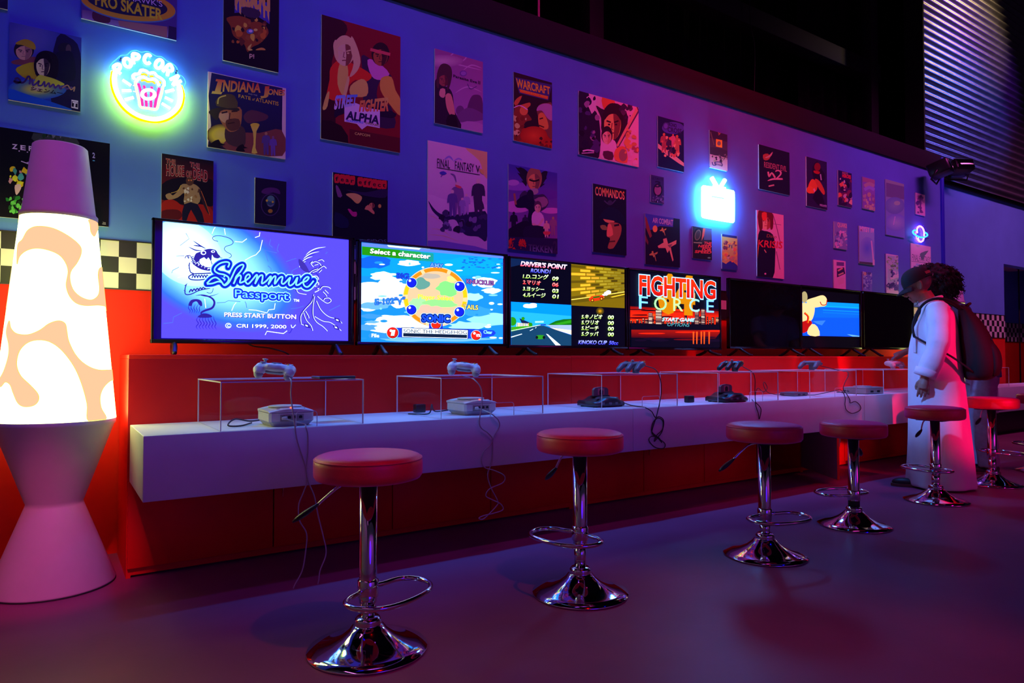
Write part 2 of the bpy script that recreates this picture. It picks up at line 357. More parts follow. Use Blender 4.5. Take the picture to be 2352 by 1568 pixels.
class Pic:
    """A flat picture on the plane Y; traced in photo pixels, stored in metres around its own centre."""
    EPS = 0.00004
    def __init__(s, Y, xL, yT, yB, xR, bg, tone=None):
        s.Y = Y; a = atY(xL, yT, Y); b = atY(xL, yB, Y); c = atY(xR, yB, Y)
        s.x0, s.x1, s.z0, s.z1 = a.x, c.x, b.z, a.z
        s.cx, s.cz = (s.x0 + s.x1) / 2, (s.z0 + s.z1) / 2
        s.tone = tone or (lambda c: c); s.v = []; s.f = []; s.c = []; s.layer = 0; s.zoom(0, 0, 1)
        s.raw([(s.x0, s.z0), (s.x1, s.z0), (s.x1, s.z1), (s.x0, s.z1)], bg)
    def zoom(s, ox, oy, k): s.ox, s.oy, s.k = ox, oy, k; return s
    def P(s, p):
        q = atY(s.ox + p[0] / s.k, s.oy + p[1] / s.k, s.Y); return (q.x, q.z)
    def N(s, u, v): return (s.x0 + u * (s.x1 - s.x0), s.z0 + v * (s.z1 - s.z0))
    def col(s, c):
        if callable(c): return c
        if isinstance(c[0], (tuple, list)):             # vertical blend: top, bottom
            a, b = s.tone(rgb(*c[0])), s.tone(rgb(*c[1]))
            lo, hi = s._lo, s._hi
            return lambda x, z: tuple(b[i] + (a[i] - b[i]) * min(1, max(0, (z - lo) / max(1e-6, hi - lo))) for i in range(3))
        k = s.tone(rgb(*c)); return lambda x, z: k
    def raw(s, pts, c, tris=None):
        s.layer += 1; s._lo = min(p[1] for p in pts); s._hi = max(p[1] for p in pts); fn = s.col(c)
        if tris is None: tris = tessellate_polygon([[Vector((p[0], p[1], 0)) for p in pts]])
        y = -s.layer * s.EPS
        for t in tris:
            q = clip_tri([pts[i] for i in t], s.x0, s.x1, s.z0, s.z1)
            if len(q) < 3: continue
            o = len(s.v)
            for x, z in q: s.v.append((x - s.cx, y, z - s.cz)); s.c.append(fn(x, z))
            s.f.append(tuple(range(o, o + len(q))))
        return s
    def poly(s, pts, c, smooth=0):
        if smooth: pts = cat(pts, smooth, True)
        return s.raw([s.P(p) for p in pts], c)
    def npoly(s, pts, c, smooth=0):
        if smooth: pts = cat(pts, smooth, True)
        return s.raw([s.N(*p) for p in pts], c)
    def ell(s, x, y, rx, ry, c, n=28, rot=0.0):
        q = []
        for i in range(n):
            a = 2 * math.pi * i / n; u, v = rx * math.cos(a), ry * math.sin(a)
            q.append((x + u * math.cos(rot) - v * math.sin(rot), y + u * math.sin(rot) + v * math.cos(rot)))
        return s.poly(q, c)
    def nell(s, x, y, rx, ry, c, n=24):
        return s.npoly([(x + rx * math.cos(2 * math.pi * i / n), y + ry * math.sin(2 * math.pi * i / n)) for i in range(n)], c)
    def glowell(s, x, y, rx, ry, stops, rot=0.0, n=48):
        """rings of colour from the rim to the middle"""
        cols = [s.tone(rgb(*c)) for _, c in stops]
        s.layer += 1; yy = -s.layer * s.EPS
        ring = []
        for k, (t, _) in enumerate(stops):
            r = []
            for i in range(n):
                a = 2 * math.pi * i / n; u, v = t * rx * math.cos(a), t * ry * math.sin(a)
                r.append(s.P((x + u * math.cos(rot) - v * math.sin(rot), y + u * math.sin(rot) + v * math.cos(rot))))
            ring.append(r)
        for k in range(len(stops) - 1):
            for i in range(n):
                j = (i + 1) % n
                for tri, cc in (((ring[k][i], ring[k][j], ring[k + 1][j]), (0, 0, 1)), ((ring[k][i], ring[k + 1][j], ring[k + 1][i]), (0, 1, 1))):
                    q = clip_tri(list(tri), s.x0, s.x1, s.z0, s.z1)
                    if len(q) < 3: continue
                    o = len(s.v)
                    A, B = cols[k], cols[k + 1]
                    (ax, az), (bx, bz), (dx, dz) = tri
                    det = (bz - dz) * (ax - dx) + (dx - bx) * (az - dz)
                    for px, pz in q:
                        if abs(det) < 1e-12: w0 = w1 = 0.33
                        else:
                            w0 = ((bz - dz) * (px - dx) + (dx - bx) * (pz - dz)) / det
                            w1 = ((dz - az) * (px - dx) + (ax - dx) * (pz - dz)) / det
                        t = w0 * cc[0] + w1 * cc[1] + (1 - w0 - w1) * cc[2]
                        s.v.append((px - s.cx, yy, pz - s.cz)); s.c.append(tuple(A[i2] + (B[i2] - A[i2]) * t for i2 in range(3)))
                    s.f.append(tuple(range(o, o + len(q))))
        return s
    def line(s, pts, wd, c, smooth=5, taper=False, closed=False, norm=False):
        q = cat(pts, smooth, closed) if smooth and len(pts) > 2 else [tuple(p) for p in pts]
        if closed: q = q + [q[0]]
        L, R = [], []; k = len(q)
        for i, p in enumerate(q):
            a, b = q[max(0, i - 1)], q[min(k - 1, i + 1)]
            dx, dy = b[0] - a[0], b[1] - a[1]; d = math.hypot(dx, dy) or 1
            h = wd / 2 * ((1 - abs(2 * i / (k - 1) - 1) ** 2 * 0.9) if taper else 1)
            L.append((p[0] - dy / d * h, p[1] + dx / d * h)); R.append((p[0] + dy / d * h, p[1] - dx / d * h))
        pts3 = [s.P(p) if not norm else s.N(*p) for p in L + R]; tr = []
        for i in range(k - 1): tr += [(i, i + 1, k + i + 1), (i, k + i + 1, k + i)]
        return s.raw(pts3, c, tr)
    def text(s, st, x0, y0, x1, y1, h, c, bold=0.0, shear=0.0, norm=False, arc=0.0, h2=None):
        """baseline from (x0,y0) to (x1,y1), capital height h (h2 at the right end)"""
        vs, fs = text_mesh(st, bold); a = min(v[0] for v in vs); b = max(v[0] for v in vs); h2 = h if h2 is None else h2
        pts = []
        for x, y in vs:
            u = (x - a) / max(1e-6, b - a); v = y / 0.70; hh = h + (h2 - h) * u; bow = arc * 4 * u * (1 - u)
            if norm: pts.append(s.N(x0 + u * (x1 - x0) + shear * v * hh, y0 + u * (y1 - y0) + bow + v * hh))
            else: pts.append(s.P((x0 + u * (x1 - x0) + shear * v * hh, y0 + u * (y1 - y0) - bow - v * hh)))
        return s.raw(pts, c, fs)
    def rim(s, st, x0, y0, x1, y1, h, c, r, bold=0.0, shear=0.0, n=10):
        for i in range(n):
            a = 2 * math.pi * i / n; dx, dy = r * math.cos(a), r * math.sin(a); s.text(st, x0 + dx, y0 + dy, x1 + dx, y1 + dy, h, c, bold, shear)
        return s
    def build(s, name, m, parent=None, loc=None):
        me = bpy.data.meshes.new(name); me.from_pydata(s.v, [], s.f); me.materials.append(m)
        at = me.color_attributes.new('Ink', 'FLOAT_COLOR', 'CORNER')
        buf = []
        for f in s.f:
            for i in f: buf += [*s.c[i], 1.0]
        at.data.foreach_set('color', buf); me.update()
        o = bpy.data.objects.new(name, me); C.objects.link(o)
        if parent: o.parent = parent
        if loc is not None: o.location = loc
        return o
# ================================================================== THE SETTING
WY = 3.90            # front face of the poster wall
RY = 4.10            # the set-back wall on the right
WH = 3.185           # wall height
XE = 8.86            # right end of the poster wall
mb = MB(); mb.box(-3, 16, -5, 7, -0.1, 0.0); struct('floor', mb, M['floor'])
mb = MB(); mb.box(-3, 16, -5, 7, 7.0, 7.1); struct('ceiling', mb, M['ceiling'])
mb = MB(); mb.box(-3, XE, WY, WY + 0.18, 1.30, WH, m=0); mb.box(-3, XE, WY, WY + 0.18, 0, 1.30, m=1)
struct('wall_back', mb, [M['wall_paint'], M['red_paint']])
mb = MB()
mb.box(XE, 11.17, RY, RY + 0.12, 1.30, WH, m=0); mb.box(XE, 11.17, RY, RY + 0.12, 0, 1.30, m=1); mb.box(11.17, 16, RY, RY + 0.12, 2.295, WH, m=0)
struct('wall_right', mb, [M['wall_paint'], M['red_paint']])
mb = MB(); mb.box(11.0, 16, 4.95, 5.05, 1.30, 2.6, m=0); mb.box(11.0, 16, 4.95, 5.05, 0, 1.30, m=1)
struct('wall_niche', mb, [M['wall_paint'], M['red_paint']])
mb = MB(); mb.box(-3, 16, -5.3, -5.2, 0, 7.0); struct('wall_front', mb, M['grey_board'])
mb = MB(); mb.box(-3.1, -3.0, -5.2, 3.9, 0, 7.0); struct('wall_left', mb, M['grey_board'])
def checker(name, x0, x1, y, z0, sq, rows, off):
    mb = MB(); n = int((x1 - x0) / sq) + 1
    for r in range(rows):
        for i in range(n):
            a, b = x0 + i * sq, min(x1, x0 + (i + 1) * sq)
            if b - a > 1e-4: mb.add([(a, y, z0 + r * sq), (b, y, z0 + r * sq), (b, y, z0 + (r + 1) * sq), (a, y, z0 + (r + 1) * sq)], [(0, 1, 2, 3)], (i + r + off) % 2)
    z1 = z0 + rows * sq
    mb.box(x0, x1, y - 0.004, y + 0.001, z1, z1 + 0.006, m=0); mb.box(x0, x1, y - 0.004, y + 0.001, z0 - 0.006, z0, m=0)
    mb.box(x0, x1, y + 0.0002, y + 0.004, z0, z1, m=0)
    return struct(name, mb, [M['tile_black'], M['tile_white']])
checker('trim_1', 0.349 - 0.0783 * 38, XE, WY - 0.005, 1.306, 0.0783, 3, 1)
checker('trim_2', XE, 11.17, RY - 0.005, 1.245, 0.0783, 4, 0)
checker('trim_3', 11.2, 15.5, 4.94, 1.245, 0.0783, 4, 1)
# dark ledge capping the wall, posts and the beam of the dark void above it
mb = MB(); mb.box(-3, XE - 0.02, WY - 0.02, WY + 0.30, WH, WH + 0.21, 0.004); struct('trim_4', mb, M['trim_dark'])
mb = MB(); mb.box(XE + 0.04, 16, RY - 0.03, RY + 0.25, WH, WH + 0.20, 0.004); struct('trim_5', mb, M['trim_dark'])
pa = atY(1590, 0, 4.45); pb = atY(2010, 178, 4.45)
mb = MB(); mb.box(pa.x - 1.2, pb.x + 0.1, 4.43, 4.60, pa.z - 0.01, pa.z + 0.19, 0.004); struct('trim_6', mb, M['beam_dark'])
pc = atY(1355, 60, 4.35); pd = atY(1387, 60, 4.35)
mb = MB(); mb.box(pc.x, pd.x, 4.35, 4.50, WH + 0.2, 7, 0.003); struct('trim_7', mb, M['beam_dark'])
pc = atY(2000, 60, 4.40); pd = atY(2016, 60, 4.40)
mb = MB(); mb.box(pc.x, pd.x, 4.40, 4.52, WH + 0.2, 7, 0.003); struct('trim_8', mb, M['beam_dark'])
# blue-painted corner post where the poster wall ends
mb = MB(); mb.box(XE, XE + 0.06, WY - 0.02, RY, 0, WH + 0.2, 0.003); struct('trim_9', mb, mat('deep_blue_post_paint', (0.02, 0.03, 0.60), 0.5, noise=0.05, nscale=5))
# corrugated steel cladding of the hall above the set-back wall
cx0 = atY(2114, 60, 4.02).x
mb = MB(); zs = []; z = WH + 0.02
prof = []
while z < 6.9:
    for k in range(10):
        t = k / 10; prof.append((0.022 * math.sin(2 * math.pi * t), z + 0.10 * t))
    z += 0.10
v = []; f = []
for i, (dy, zz) in enumerate(prof): v += [(cx0, 4.02 + dy, zz), (16, 4.02 + dy, zz)]
for i in range(len(prof) - 1): f.append((2 * i, 2 * i + 1, 2 * i + 3, 2 * i + 2))
mb.add(v, f, 0, True); mb.box(cx0 - 0.03, cx0, 3.98, 4.2, WH + 0.2, 6.9, m=1)
struct('wall_cladding', mb, [M['corrugated'], M['trim_dark']])
# black curtains hung in the void above the wall
def curtain(x0, x1, y, label):
    mb = MB(); n = int((x1 - x0) / 0.02); v = []; f = []
    for i in range(n + 1):
        x = x0 + (x1 - x0) * i / n; d = 0.05 * math.sin(x * 21) + 0.025 * math.sin(x * 47 + 1)
        v += [(x, y + d, WH - 0.2), (x + 0.02 * math.sin(x * 9), y + d * 0.8, 6.9)]
    for i in range(n): f.append((2 * i, 2 * i + 2, 2 * i + 3, 2 * i + 1))
    mb.add(v, f, 0, True); return tag(obj('curtain', mb, M['curtain']), label, 'curtain')
curtain(-2.5, 2.7, 4.85, 'black curtain with a faint red sheen above the left end of the wall')
curtain(2.7, 3.45, 4.92, 'narrow black curtain left of the dark post above the wall')
curtain(3.4, 7.7, 5.02, 'wide black curtain behind the dark sloping-looking beam')
curtain(7.3, 11.5, 4.75, 'black curtain beside the corrugated steel cladding')
# hanging cables
def rope(name, label, pts, r, m, cat_='cable'):
    mb = MB(); mb.tube(cat(pts, 6), r, 6); return tag(obj(name, mb, m), label, cat_)
a = atY(1237, -40, 4.2); b = atY(1237, 100, 4.2)
rope('hanging_cable', 'pink cable hanging straight down above the dark ledge', [(a.x, 4.2, 6.8), (a.x, 4.2, (a.z + b.z) / 2), (b.x, 4.2, WH + 0.21)], 0.010, mat('pink_cable_sheath', (0.75, 0.12, 0.30), 0.5, noise=0.05, nscale=20))
a = atY(1722, 20, 4.40); b = atY(1733, 110, 4.40); c = atY(1731, 255, 4.40)
rope('hanging_cable', 'thin dark cable dangling over the black beam', [(a.x, 4.40, 6.2), (a.x, 4.40, a.z), (b.x, 4.40, b.z), (c.x, 4.40, c.z)], 0.006, M['cord_black'])
# two floodlights on the ledge where the wall ends
def flood(px, py, Y, rz, label, grp):
    p = atY(px, py, Y); t = thing('floodlight', label, 'floodlight', p, rz, grp)
    mb = MB(); mb.box(-0.13, 0.13, -0.20, 0.02, -0.07, 0.08, 0.02, mtx=Matrix.Rotation(rad(-18), 4, 'X')); obj('housing', mb, M['black_plastic'], t)
    mb = MB(); mb.box(-0.11, 0.11, -0.207, -0.20, -0.055, 0.06, 0.004, mtx=Matrix.Rotation(rad(-18), 4, 'X')); obj('lens', mb, M['screen_off'], t)
    mb = MB(); mb.tube([(-0.14, -0.08, 0.0), (-0.15, -0.02, -0.10), (0.15, -0.02, -0.10), (0.14, -0.08, 0.0)], 0.010, 6); obj('bracket', mb, M['black_plastic'], t)
    return t
flood(2140, 398, 3.78, 0.25, 'black floodlight at the end of the ledge, left one of the pair', 'floodlights on the ledge')
flood(2192, 396, 4.0, -0.5, 'black floodlight in front of the corrugated cladding, right one of the pair', 'floodlights on the ledge')
# dark fan-like canopy seen in the niche at the far right
q = atY(2345, 612, 4.6)
t = thing('ceiling_canopy', 'dark round canopy with a pale underside in the far right opening', 'canopy', q)
mb = MB(); mb.lathe([(0.0, 0.10), (0.25, 0.09), (0.62, 0.03), (0.66, 0.0), (0.60, -0.01)], 40, cap=False); obj('shade', mb, M['black_plastic'], t)
mb = MB(); mb.lathe([(0.0, -0.004), (0.60, -0.012)], 40, cap=False); obj('underside', mb, M['lamp_white'], t)
mb = MB(); mb.tube([(-0.1, 0, -0.02), (-0.1, 0, -2.2)], 0.012, 8); mb.tube([(-0.1, 0, 0.0), (-0.1, 0, -0.05)], 0.03, 10); obj('pole', mb, M['black_plastic'], t)

# ================================================================== COUNTER AND CABINETS
CF, CB = 2.895, 3.42        # counter front, cabinet front
CT, CU = 0.668, 0.42        # counter top, underside
CABH = 0.975
def counter(x0, x1, label):
    mb = MB(); mb.box(x0 + 0.0015, x1 - 0.0015, CF, CB - 0.001, CU, CT, 0.003); return tag(obj('counter', mb, M['white_counter']), label, 'counter', 'white counter sections')
counter(0.288, 2.80, 'white box-fronted counter section beside the tall lit lava lamp')
counter(2.80, 5.28, 'white counter section behind the second and third bar stools')
counter(5.28, 7.72, 'white counter section in front of the visitors')
def cabinet(x0, x1, label, open_door=None, grp='red cabinets under the screens'):
    t = thing('cabinet', label, 'cabinet', (x0, CB, 0), 0, grp)
    W = x1 - x0; D = WY - CB - 0.006; mb = MB(); e = 0.018
    mb.box(0, e, 0, D, 0, CABH - 0.0185, m=0); mb.box(W - e, W, 0, D, 0, CABH - 0.0185, m=0)
    mb.box(e, W - e, D - 0.01, D, 0.05, CABH - 0.0185, m=1); mb.box(e, W - e, 0.0, D - 0.01, 0.012, 0.045, m=0)
    mb.box(e, W - e, 0.06, 0.075, 0.0, 0.03, m=0)
    mb.box(e, W - e, 0.0, 0.018, 0.43, CABH - 0.018, m=0)          # fixed front above the worktop line
    for k in (1, 2, 3): mb.box(W * k / 4 - 0.009, W * k / 4 + 0.009, 0.02, D - 0.01, 0.045, 0.43, m=1)
    obj('carcass', mb, [M['red_cabinet'], M['grey_board']], t)
    mb = MB(); mb.box(0, W, -0.002, D, CABH - 0.018, CABH, 0.002); obj('top_board', mb, M['red_cabinet'], t)
    for k in range(4):
        a, b = W * k / 4 + 0.003, W * (k + 1) / 4 - 0.003
        if k == open_door:
            d = obj('door', MB().box(-(b - a), 0, -0.018, 0, 0, 0.375, 0.0015, m=0).box(-(b - a) + 0.002, -0.002, 0.0, 0.001, 0.002, 0.373, m=1), [M['red_cabinet'], M['grey_board']], t, (b, -0.002, 0.045), (0, 0, rad(57)))
        else:
            d = obj('door', MB().box(0, b - a, -0.018, 0, 0, 0.375, 0.0015), [M['red_cabinet'], M['grey_board']], t, (a, -0.002, 0.045))
        lx = 0.035 if k % 2 else (b - a) - 0.035
        if k == open_door: lx = -(b - a) + 0.035
        mb = MB(); mb.lathe([(0.0, 0.0), (0.011, 0.0), (0.011, 0.004), (0.0, 0.005)], 16, mtx=Matrix.Translation((lx, -0.018, 0.30)) @ Matrix.Rotation(rad(90), 4, 'X')); obj('lock', mb, M['chrome'], d)
        if k in (1, 2) or k == open_door:
            mb = MB(); mb.box(-0.0015, 0.0015, -0.012, 0.012, -0.02, 0.02, m=0); mb.box(-0.001, 0.001, -0.005, 0.004, -0.05, -0.018, m=0)
            obj('key', mb, M['key_brass'], d, (lx, -0.034, 0.295))
    return t
cabinet(0.281, 2.765, 'red cabinet under the first three screens next to the lit lava lamp')
cabinet(2.767, 5.243, 'red cabinet with one lower door hanging open', 3)
cabinet(5.245, 7.72, 'red cabinet at the far end behind the visitors')
# far counter to the right of the visitors
q0 = atY(2252, 891, 3.55)
mb = MB(); mb.box(8.95, 10.35, 3.55, 4.05, 0.305, 0.605, 0.003); tag(obj('counter', mb, M['white_counter']), 'low pale counter at the far right, near section beyond the visitors', 'counter', 'low far counter')
mb = MB(); mb.box(10.353, 13.2, 3.55, 4.05, 0.305, 0.605, 0.003); tag(obj('counter', mb, M['white_counter']), 'low pale counter at the far right edge, farther section', 'counter', 'low far counter')
mb = MB(); mb.box(8.97, 13.18, 3.75, 4.05, 0.0, 0.304); tag(obj('plinth', mb, M['black_plastic']), 'black plinth carrying the low far counter', 'plinth')

# ================================================================== LAVA LAMPS
def clip_strip(pts, tris, step):
    out = []
    lo = min(p[0] for p in pts); hi = max(p[0] for p in pts); k0 = math.floor(lo / step); k1 = math.ceil(hi / step)
    for t in tris:
        tri = [pts[i] for i in t]; a = min(p[0] for p in tri); b = max(p[0] for p in tri)
        for k in range(math.floor(a / step), math.ceil(b / step)):
            q = clip_tri(tri, k * step, (k + 1) * step, -9, 9)
            if len(q) >= 3: out.append(q)
    return out
GZ0, GZ1, GR0, GR1 = 0.700, 1.555, 0.222, 0.139      # the glowing cone: heights and radii
def lava_lamp(name, label, loc, view_az, lit, grp):
    t = thing(name, label, 'lava lamp', loc, 0, grp)
    mb = MB(); mb.lathe([(0.0, 0.0), (0.226, 0.0), (0.229, 0.012), (0.106, 0.340), (0.103, 0.350), (0.108, 0.362), (0.214, 0.672), (0.221, 0.682), (0.222, 0.700), (0.200, 0.700), (0.0, 0.698)], 96); obj('base', mb, M['lamp_white'], t)
    mb = MB(); mb.lathe([(0.230, 0.001), (0.230, 0.006), (0.224, 0.006)], 64, cap=False); obj('foot_rim', mb, M['rubber'], t)
    g = obj('glass', MB().lathe([(0.0, GZ0), (GR0, GZ0 + 0.001), (GR1, GZ1), (0.0, GZ1)], 128, cap=False), M['lamp_glow'] if lit else M['lamp_glow_dim'], t)
    mb = MB(); mb.lathe([(0.0, 1.555), (0.142, 1.552), (0.143, 1.570), (0.134, 1.580), (0.1005, 1.862), (0.094, 1.868), (0.0, 1.868)], 96); obj('cap', mb, M['lamp_white'], t)
    mb = MB(); mb.lathe([(0.0, 1.866), (0.018, 1.866), (0.018, 1.885), (0.0, 1.892)], 24); obj('finial', mb, M['lamp_white'], t)
    return t, g
def wrap(mb, pts, base_r, m, lift):
    tris = tessellate_polygon([[Vector((p[0], p[1], 0)) for p in pts]])
    for q in clip_strip(pts, tris, rad(4)):
        v = []
        for a, z in q:
            z2 = min(GZ1 - 0.002, max(GZ0 + 0.002, z)); r = GR0 + (GR1 - GR0) * (z2 - GZ0) / (GZ1 - GZ0) + lift
            v.append((r * math.cos(a), r * math.sin(a), z2))
        mb.add(v, [tuple(range(len(v)))], m, False)
LX, LY = 0.02, 3.50
lampA, glassA = lava_lamp('lava_lamp', 'huge lit lava lamp with white and peach wax at the left edge', (LX, LY, 0), 0, True, 'giant lava lamps')
# wax shapes: outline traced on the cone, given as (sideways fraction of the radius, height)
def cone_pt(zx, zy):
    px, py = zx / 2.306, 320 + zy / 2.306
    d = ray(px, py); o = Vector((0, 0, CAM_H))
    k = (GR1 - GR0) / (GZ1 - GZ0); c0 = GR0 - k * GZ0     # r = c0 + k z
    ox, oy = -LX, -LY; A = d.x ** 2 + d.y ** 2 - (k * d.z) ** 2; rz = c0 + k * CAM_H
    B = 2 * (ox * d.x + oy * d.y - rz * k * d.z); Cc = ox * ox + oy * oy - rz * rz; D = B * B - 4 * A * Cc
    s = (-B - math.sqrt(D)) / (2 * A) if D > 0 else -B / (2 * A)
    p = o + d * s; a = math.atan2(p.y - LY, p.x - LX)
    if a > math.pi / 2: a -= 2 * math.pi
    return (a, p.z)
P1 = [(96, 560), (120, 530), (150, 480), (200, 460), (280, 470), (360, 510), (420, 560), (430, 600), (410, 650), (375, 700), (372, 750), (390, 800), (430, 835), (480, 850), (515, 830), (525, 790), (518, 720), (525, 685), (545, 680), (568, 720), (592, 900), (560, 885), (520, 878), (450, 880), (400, 865), (365, 825), (350, 770), (360, 700), (345, 650), (310, 610), (250, 585), (190, 577), (140, 590), (105, 620), (92, 660)]
P2 = [(50, 960), (60, 1000), (90, 1028), (150, 1033), (210, 1010), (260, 975), (310, 960), (345, 975), (355, 1020), (365, 1070), (400, 1140), (450, 1190), (520, 1220), (622, 1223), (630, 1272), (590, 1275), (550, 1310), (530, 1360), (535, 1420), (560, 1482), (467, 1490), (460, 1400), (430, 1290), (390, 1200), (330, 1120), (270, 1075), (210, 1062), (150, 1075), (105, 1120), (90, 1190), (110, 1250), (160, 1300), (200, 1345), (205, 1380), (180, 1408), (130, 1415), (95, 1395), (70, 1340), (55, 1300), (30, 1285), (5, 1310), (-12, 1290), (20, 1230), (45, 1150), (48, 1090), (35, 1020)]
P3 = [(470, 425), (475, 450), (480, 490), (497, 513), (510, 490), (528, 440)]
wax = []
for P in (P1, P2, P3): wax.append([cone_pt(*p) for p in cat(P, 5, True)])
def add_wax(par, turns):
    for k, pts in enumerate(wax):
        for rz in turns:
            q = [(a + rz, z) for a, z in pts]
            mb = MB(); wrap(mb, q, 0, 0, 0.0012); obj('wax_blob', mb, M['lamp_wax'], par)
            mb = MB()
            ring = []
            for a, z in q:
                z2 = min(GZ1 - 0.002, max(GZ0 + 0.002, z)); r = GR0 + (GR1 - GR0) * (z2 - GZ0) / (GZ1 - GZ0) + 0.0012
                ring.append((r * math.cos(a), r * math.sin(a), z2))
            mb.tube(ring, 0.0016, 5, closed=True); obj('wax_outline', mb, M['lamp_edge'], par)
add_wax(glassA, (0.0, math.pi))
lampB, glassB = lava_lamp('lava_lamp', 'second giant lava lamp, mostly hidden behind the curly-haired visitor', (8.13, 3.50, 0), 0, False, 'giant lava lamps')
add_wax(glassB, (0.6,))
# ================================================================== SCREENS
TY = 3.60
BAND = (0, 0, 0)
def tv(x0, x1, z0, z1, label, pic, feet=(0.14, 0.86), grp='large screens along the red cabinets'):
    """bezel, glass panel, rear housing, two splayed feet; the picture is drawn on the panel"""
    t = thing('television', label, 'television', ((x0 + x1) / 2, TY, CABH), 0, grp)
    W = (x1 - x0) / 2; a, b = z0 - CABH, z1 - CABH; bz = 0.012
    mb = MB(); mb.box(-W, -W + bz, -0.004, 0.03, a, b, 0.002); mb.box(W - bz, W, -0.004, 0.03, a, b, 0.002)
    mb.box(-W, W, -0.004, 0.03, b - bz, b, 0.002); mb.box(-W, W, -0.006, 0.03, a, a + 0.020, 0.002)
    obj('bezel', mb, M['gloss_black'], t)
    mb = MB(); mb.box(-W + 0.005, W - 0.005, 0.012, 0.035, a + 0.005, b - 0.005, 0.002); mb.box(-W * 0.75, W * 0.75, 0.035, 0.075, a + 0.05, b - 0.16, 0.012); obj('rear_housing', mb, M['black_plastic'], t)
    sc = obj('screen', MB().box(-W + bz, W - bz, 0.004, 0.012, a + 0.02, b - bz), M['screen_off'], t)
    if pic:
        m, pc = pic
        pc.build('picture', m, sc, (pc.cx - (x0 + x1) / 2, 0.0038, pc.cz - CABH))
    for k in feet:
        fx = -W + 2 * W * k
        mb = MB(); mb.tube(cat([(fx, 0.02, a + 0.012), (fx, -0.02, a - 0.015), (fx - 0.012, -0.10, 0.009), (fx - 0.014, -0.125, 0.008)], 5), [0.012] * 11 + [0.010] * 5, 8)
        mb.tube(cat([(fx, 0.02, a + 0.012), (fx, 0.05, a - 0.015), (fx + 0.012, 0.12, 0.009), (fx + 0.014, 0.14, 0.008)], 5), [0.012] * 11 + [0.010] * 5, 8)
        obj('foot', mb, M['black_plastic'], t)
    return t
def screen_pic(xl, yt, yb, xr, bg): return Pic(TY, xl, yt, yb, xr, bg, hot)

# --- first screen: cursive title, dragon and bird line art
s1 = screen_pic(374, 508, 776, 800, (98, 84, 250)); s1.zoom(340, 490, 4.752)
s1.glowell(660, 560, 1090, 600, [(1.0, (98, 86, 250)), (0.94, (84, 100, 250)), (0.86, (58, 122, 252)), (0.74, (92, 184, 252)), (0.58, (150, 216, 252)), (0.36, (196, 232, 252)), (0.18, (214, 240, 253)), (0, (222, 244, 254))], rot=0.50)
s1.glowell(420, 430, 430, 330, [(1.0, (205, 236, 253)), (0.6, (222, 243, 254)), (0, (236, 248, 255))], rot=0.6)
CR1, CR2 = (120, 190, 250), (238, 248, 255)
for p in ([(700, 220), (720, 170), (735, 150)], [(835, 165), (845, 230)], [(950, 305), (1030, 312), (1080, 275)], [(1222, 205), (1218, 245), (1170, 262)], [(1060, 510), (1130, 470), (1180, 450), (1225, 400), (1250, 290)], [(325, 700), (400, 680), (470, 670)], [(915, 1060), (940, 1000), (965, 970)], [(1100, 1050), (1180, 1055), (1300, 1085), (1320, 1050), (1380, 1045), (1390, 980)], [(1280, 1325), (1300, 1285), (1480, 1310), (1520, 1280)], [(620, 930), (632, 1030)]): s1.line(p, 7, CR2, 0)
for p in ([(1275, 400), (1410, 430)], [(1275, 400), (1312, 525)], [(415, 215), (450, 275), (350, 350)], [(310, 465), (400, 462)], [(1510, 525), (1580, 500), (1620, 490)], [(1560, 670), (1580, 620), (1640, 590)], [(1080, 1030), (1072, 985), (1060, 960)], [(750, 975), (840, 970), (880, 950), (1010, 962)], [(170, 1200), (270, 1190), (280, 1130), (370, 1085)], [(1340, 280), (1325, 340), (1360, 370)], [(1430, 330), (1410, 390), (1425, 420)], [(260, 650), (270, 620), (340, 585)], [(1340, 650), (1345, 600), (1310, 570)], [(1700, 1010), (1640, 1030), (1560, 1040)], [(1980, 1060), (2100, 1000)], [(1940, 440), (1960, 420)]): s1.line(p, 6, (86, 130, 240), 0)
DB = (50, 36, 172); LB = (225, 234, 255)
# dragon: head, horns, whisker, scaly loops, claws, tail plume
s1.poly([(560, 420), (620, 395), (680, 385), (740, 400), (765, 440), (790, 470), (765, 490), (720, 480), (700, 450), (690, 520), (660, 480), (640, 500), (600, 470), (560, 490), (530, 520), (500, 500), (520, 440)], DB, 3)
s1.ell(605, 428, 30, 24, LB); s1.ell(608, 428, 18, 14, DB); s1.ell(710, 415, 22, 14, LB); s1.ell(712, 416, 10, 8, DB)
for p in ([(635, 385), (570, 350), (490, 295)], [(600, 365), (540, 352), (495, 348)], [(590, 405), (520, 400), (440, 362)], [(530, 402), (500, 415)], [(630, 380), (620, 355)]): s1.line(p, 13, DB, 5, True)
s1.line([(765, 305), (720, 290), (705, 265), (735, 245), (800, 245), (890, 270), (930, 310), (910, 340), (850, 360), (835, 390), (860, 420), (905, 445), (905, 475), (860, 490), (800, 485), (780, 470)], 7, DB)
s1.line([(620, 470), (560, 490), (530, 530), (560, 560), (640, 600), (700, 620)], 40, DB, 5, True)
s1.line([(470, 520), (520, 560), (590, 600), (680, 625)], 26, DB, 5, True)
for i in range(7): s1.line([(480 + i * 34, 540 + i * 14), (505 + i * 34, 520 + i * 14), (525 + i * 34, 545 + i * 14)], 8, LB, 3)
for i in range(5): s1.line([(500 + i * 8, 470 + i * 16), (470 + i * 6, 480 + i * 18), (495 + i * 8, 495 + i * 16)], 9, DB, 4)
s1.line([(560, 500), (560, 540), (600, 580), (660, 590), (700, 580), (690, 520)], 8, DB)
s1.line([(405, 490), (415, 465), (440, 462), (445, 490), (430, 468), (455, 458), (475, 480)], 9, DB)
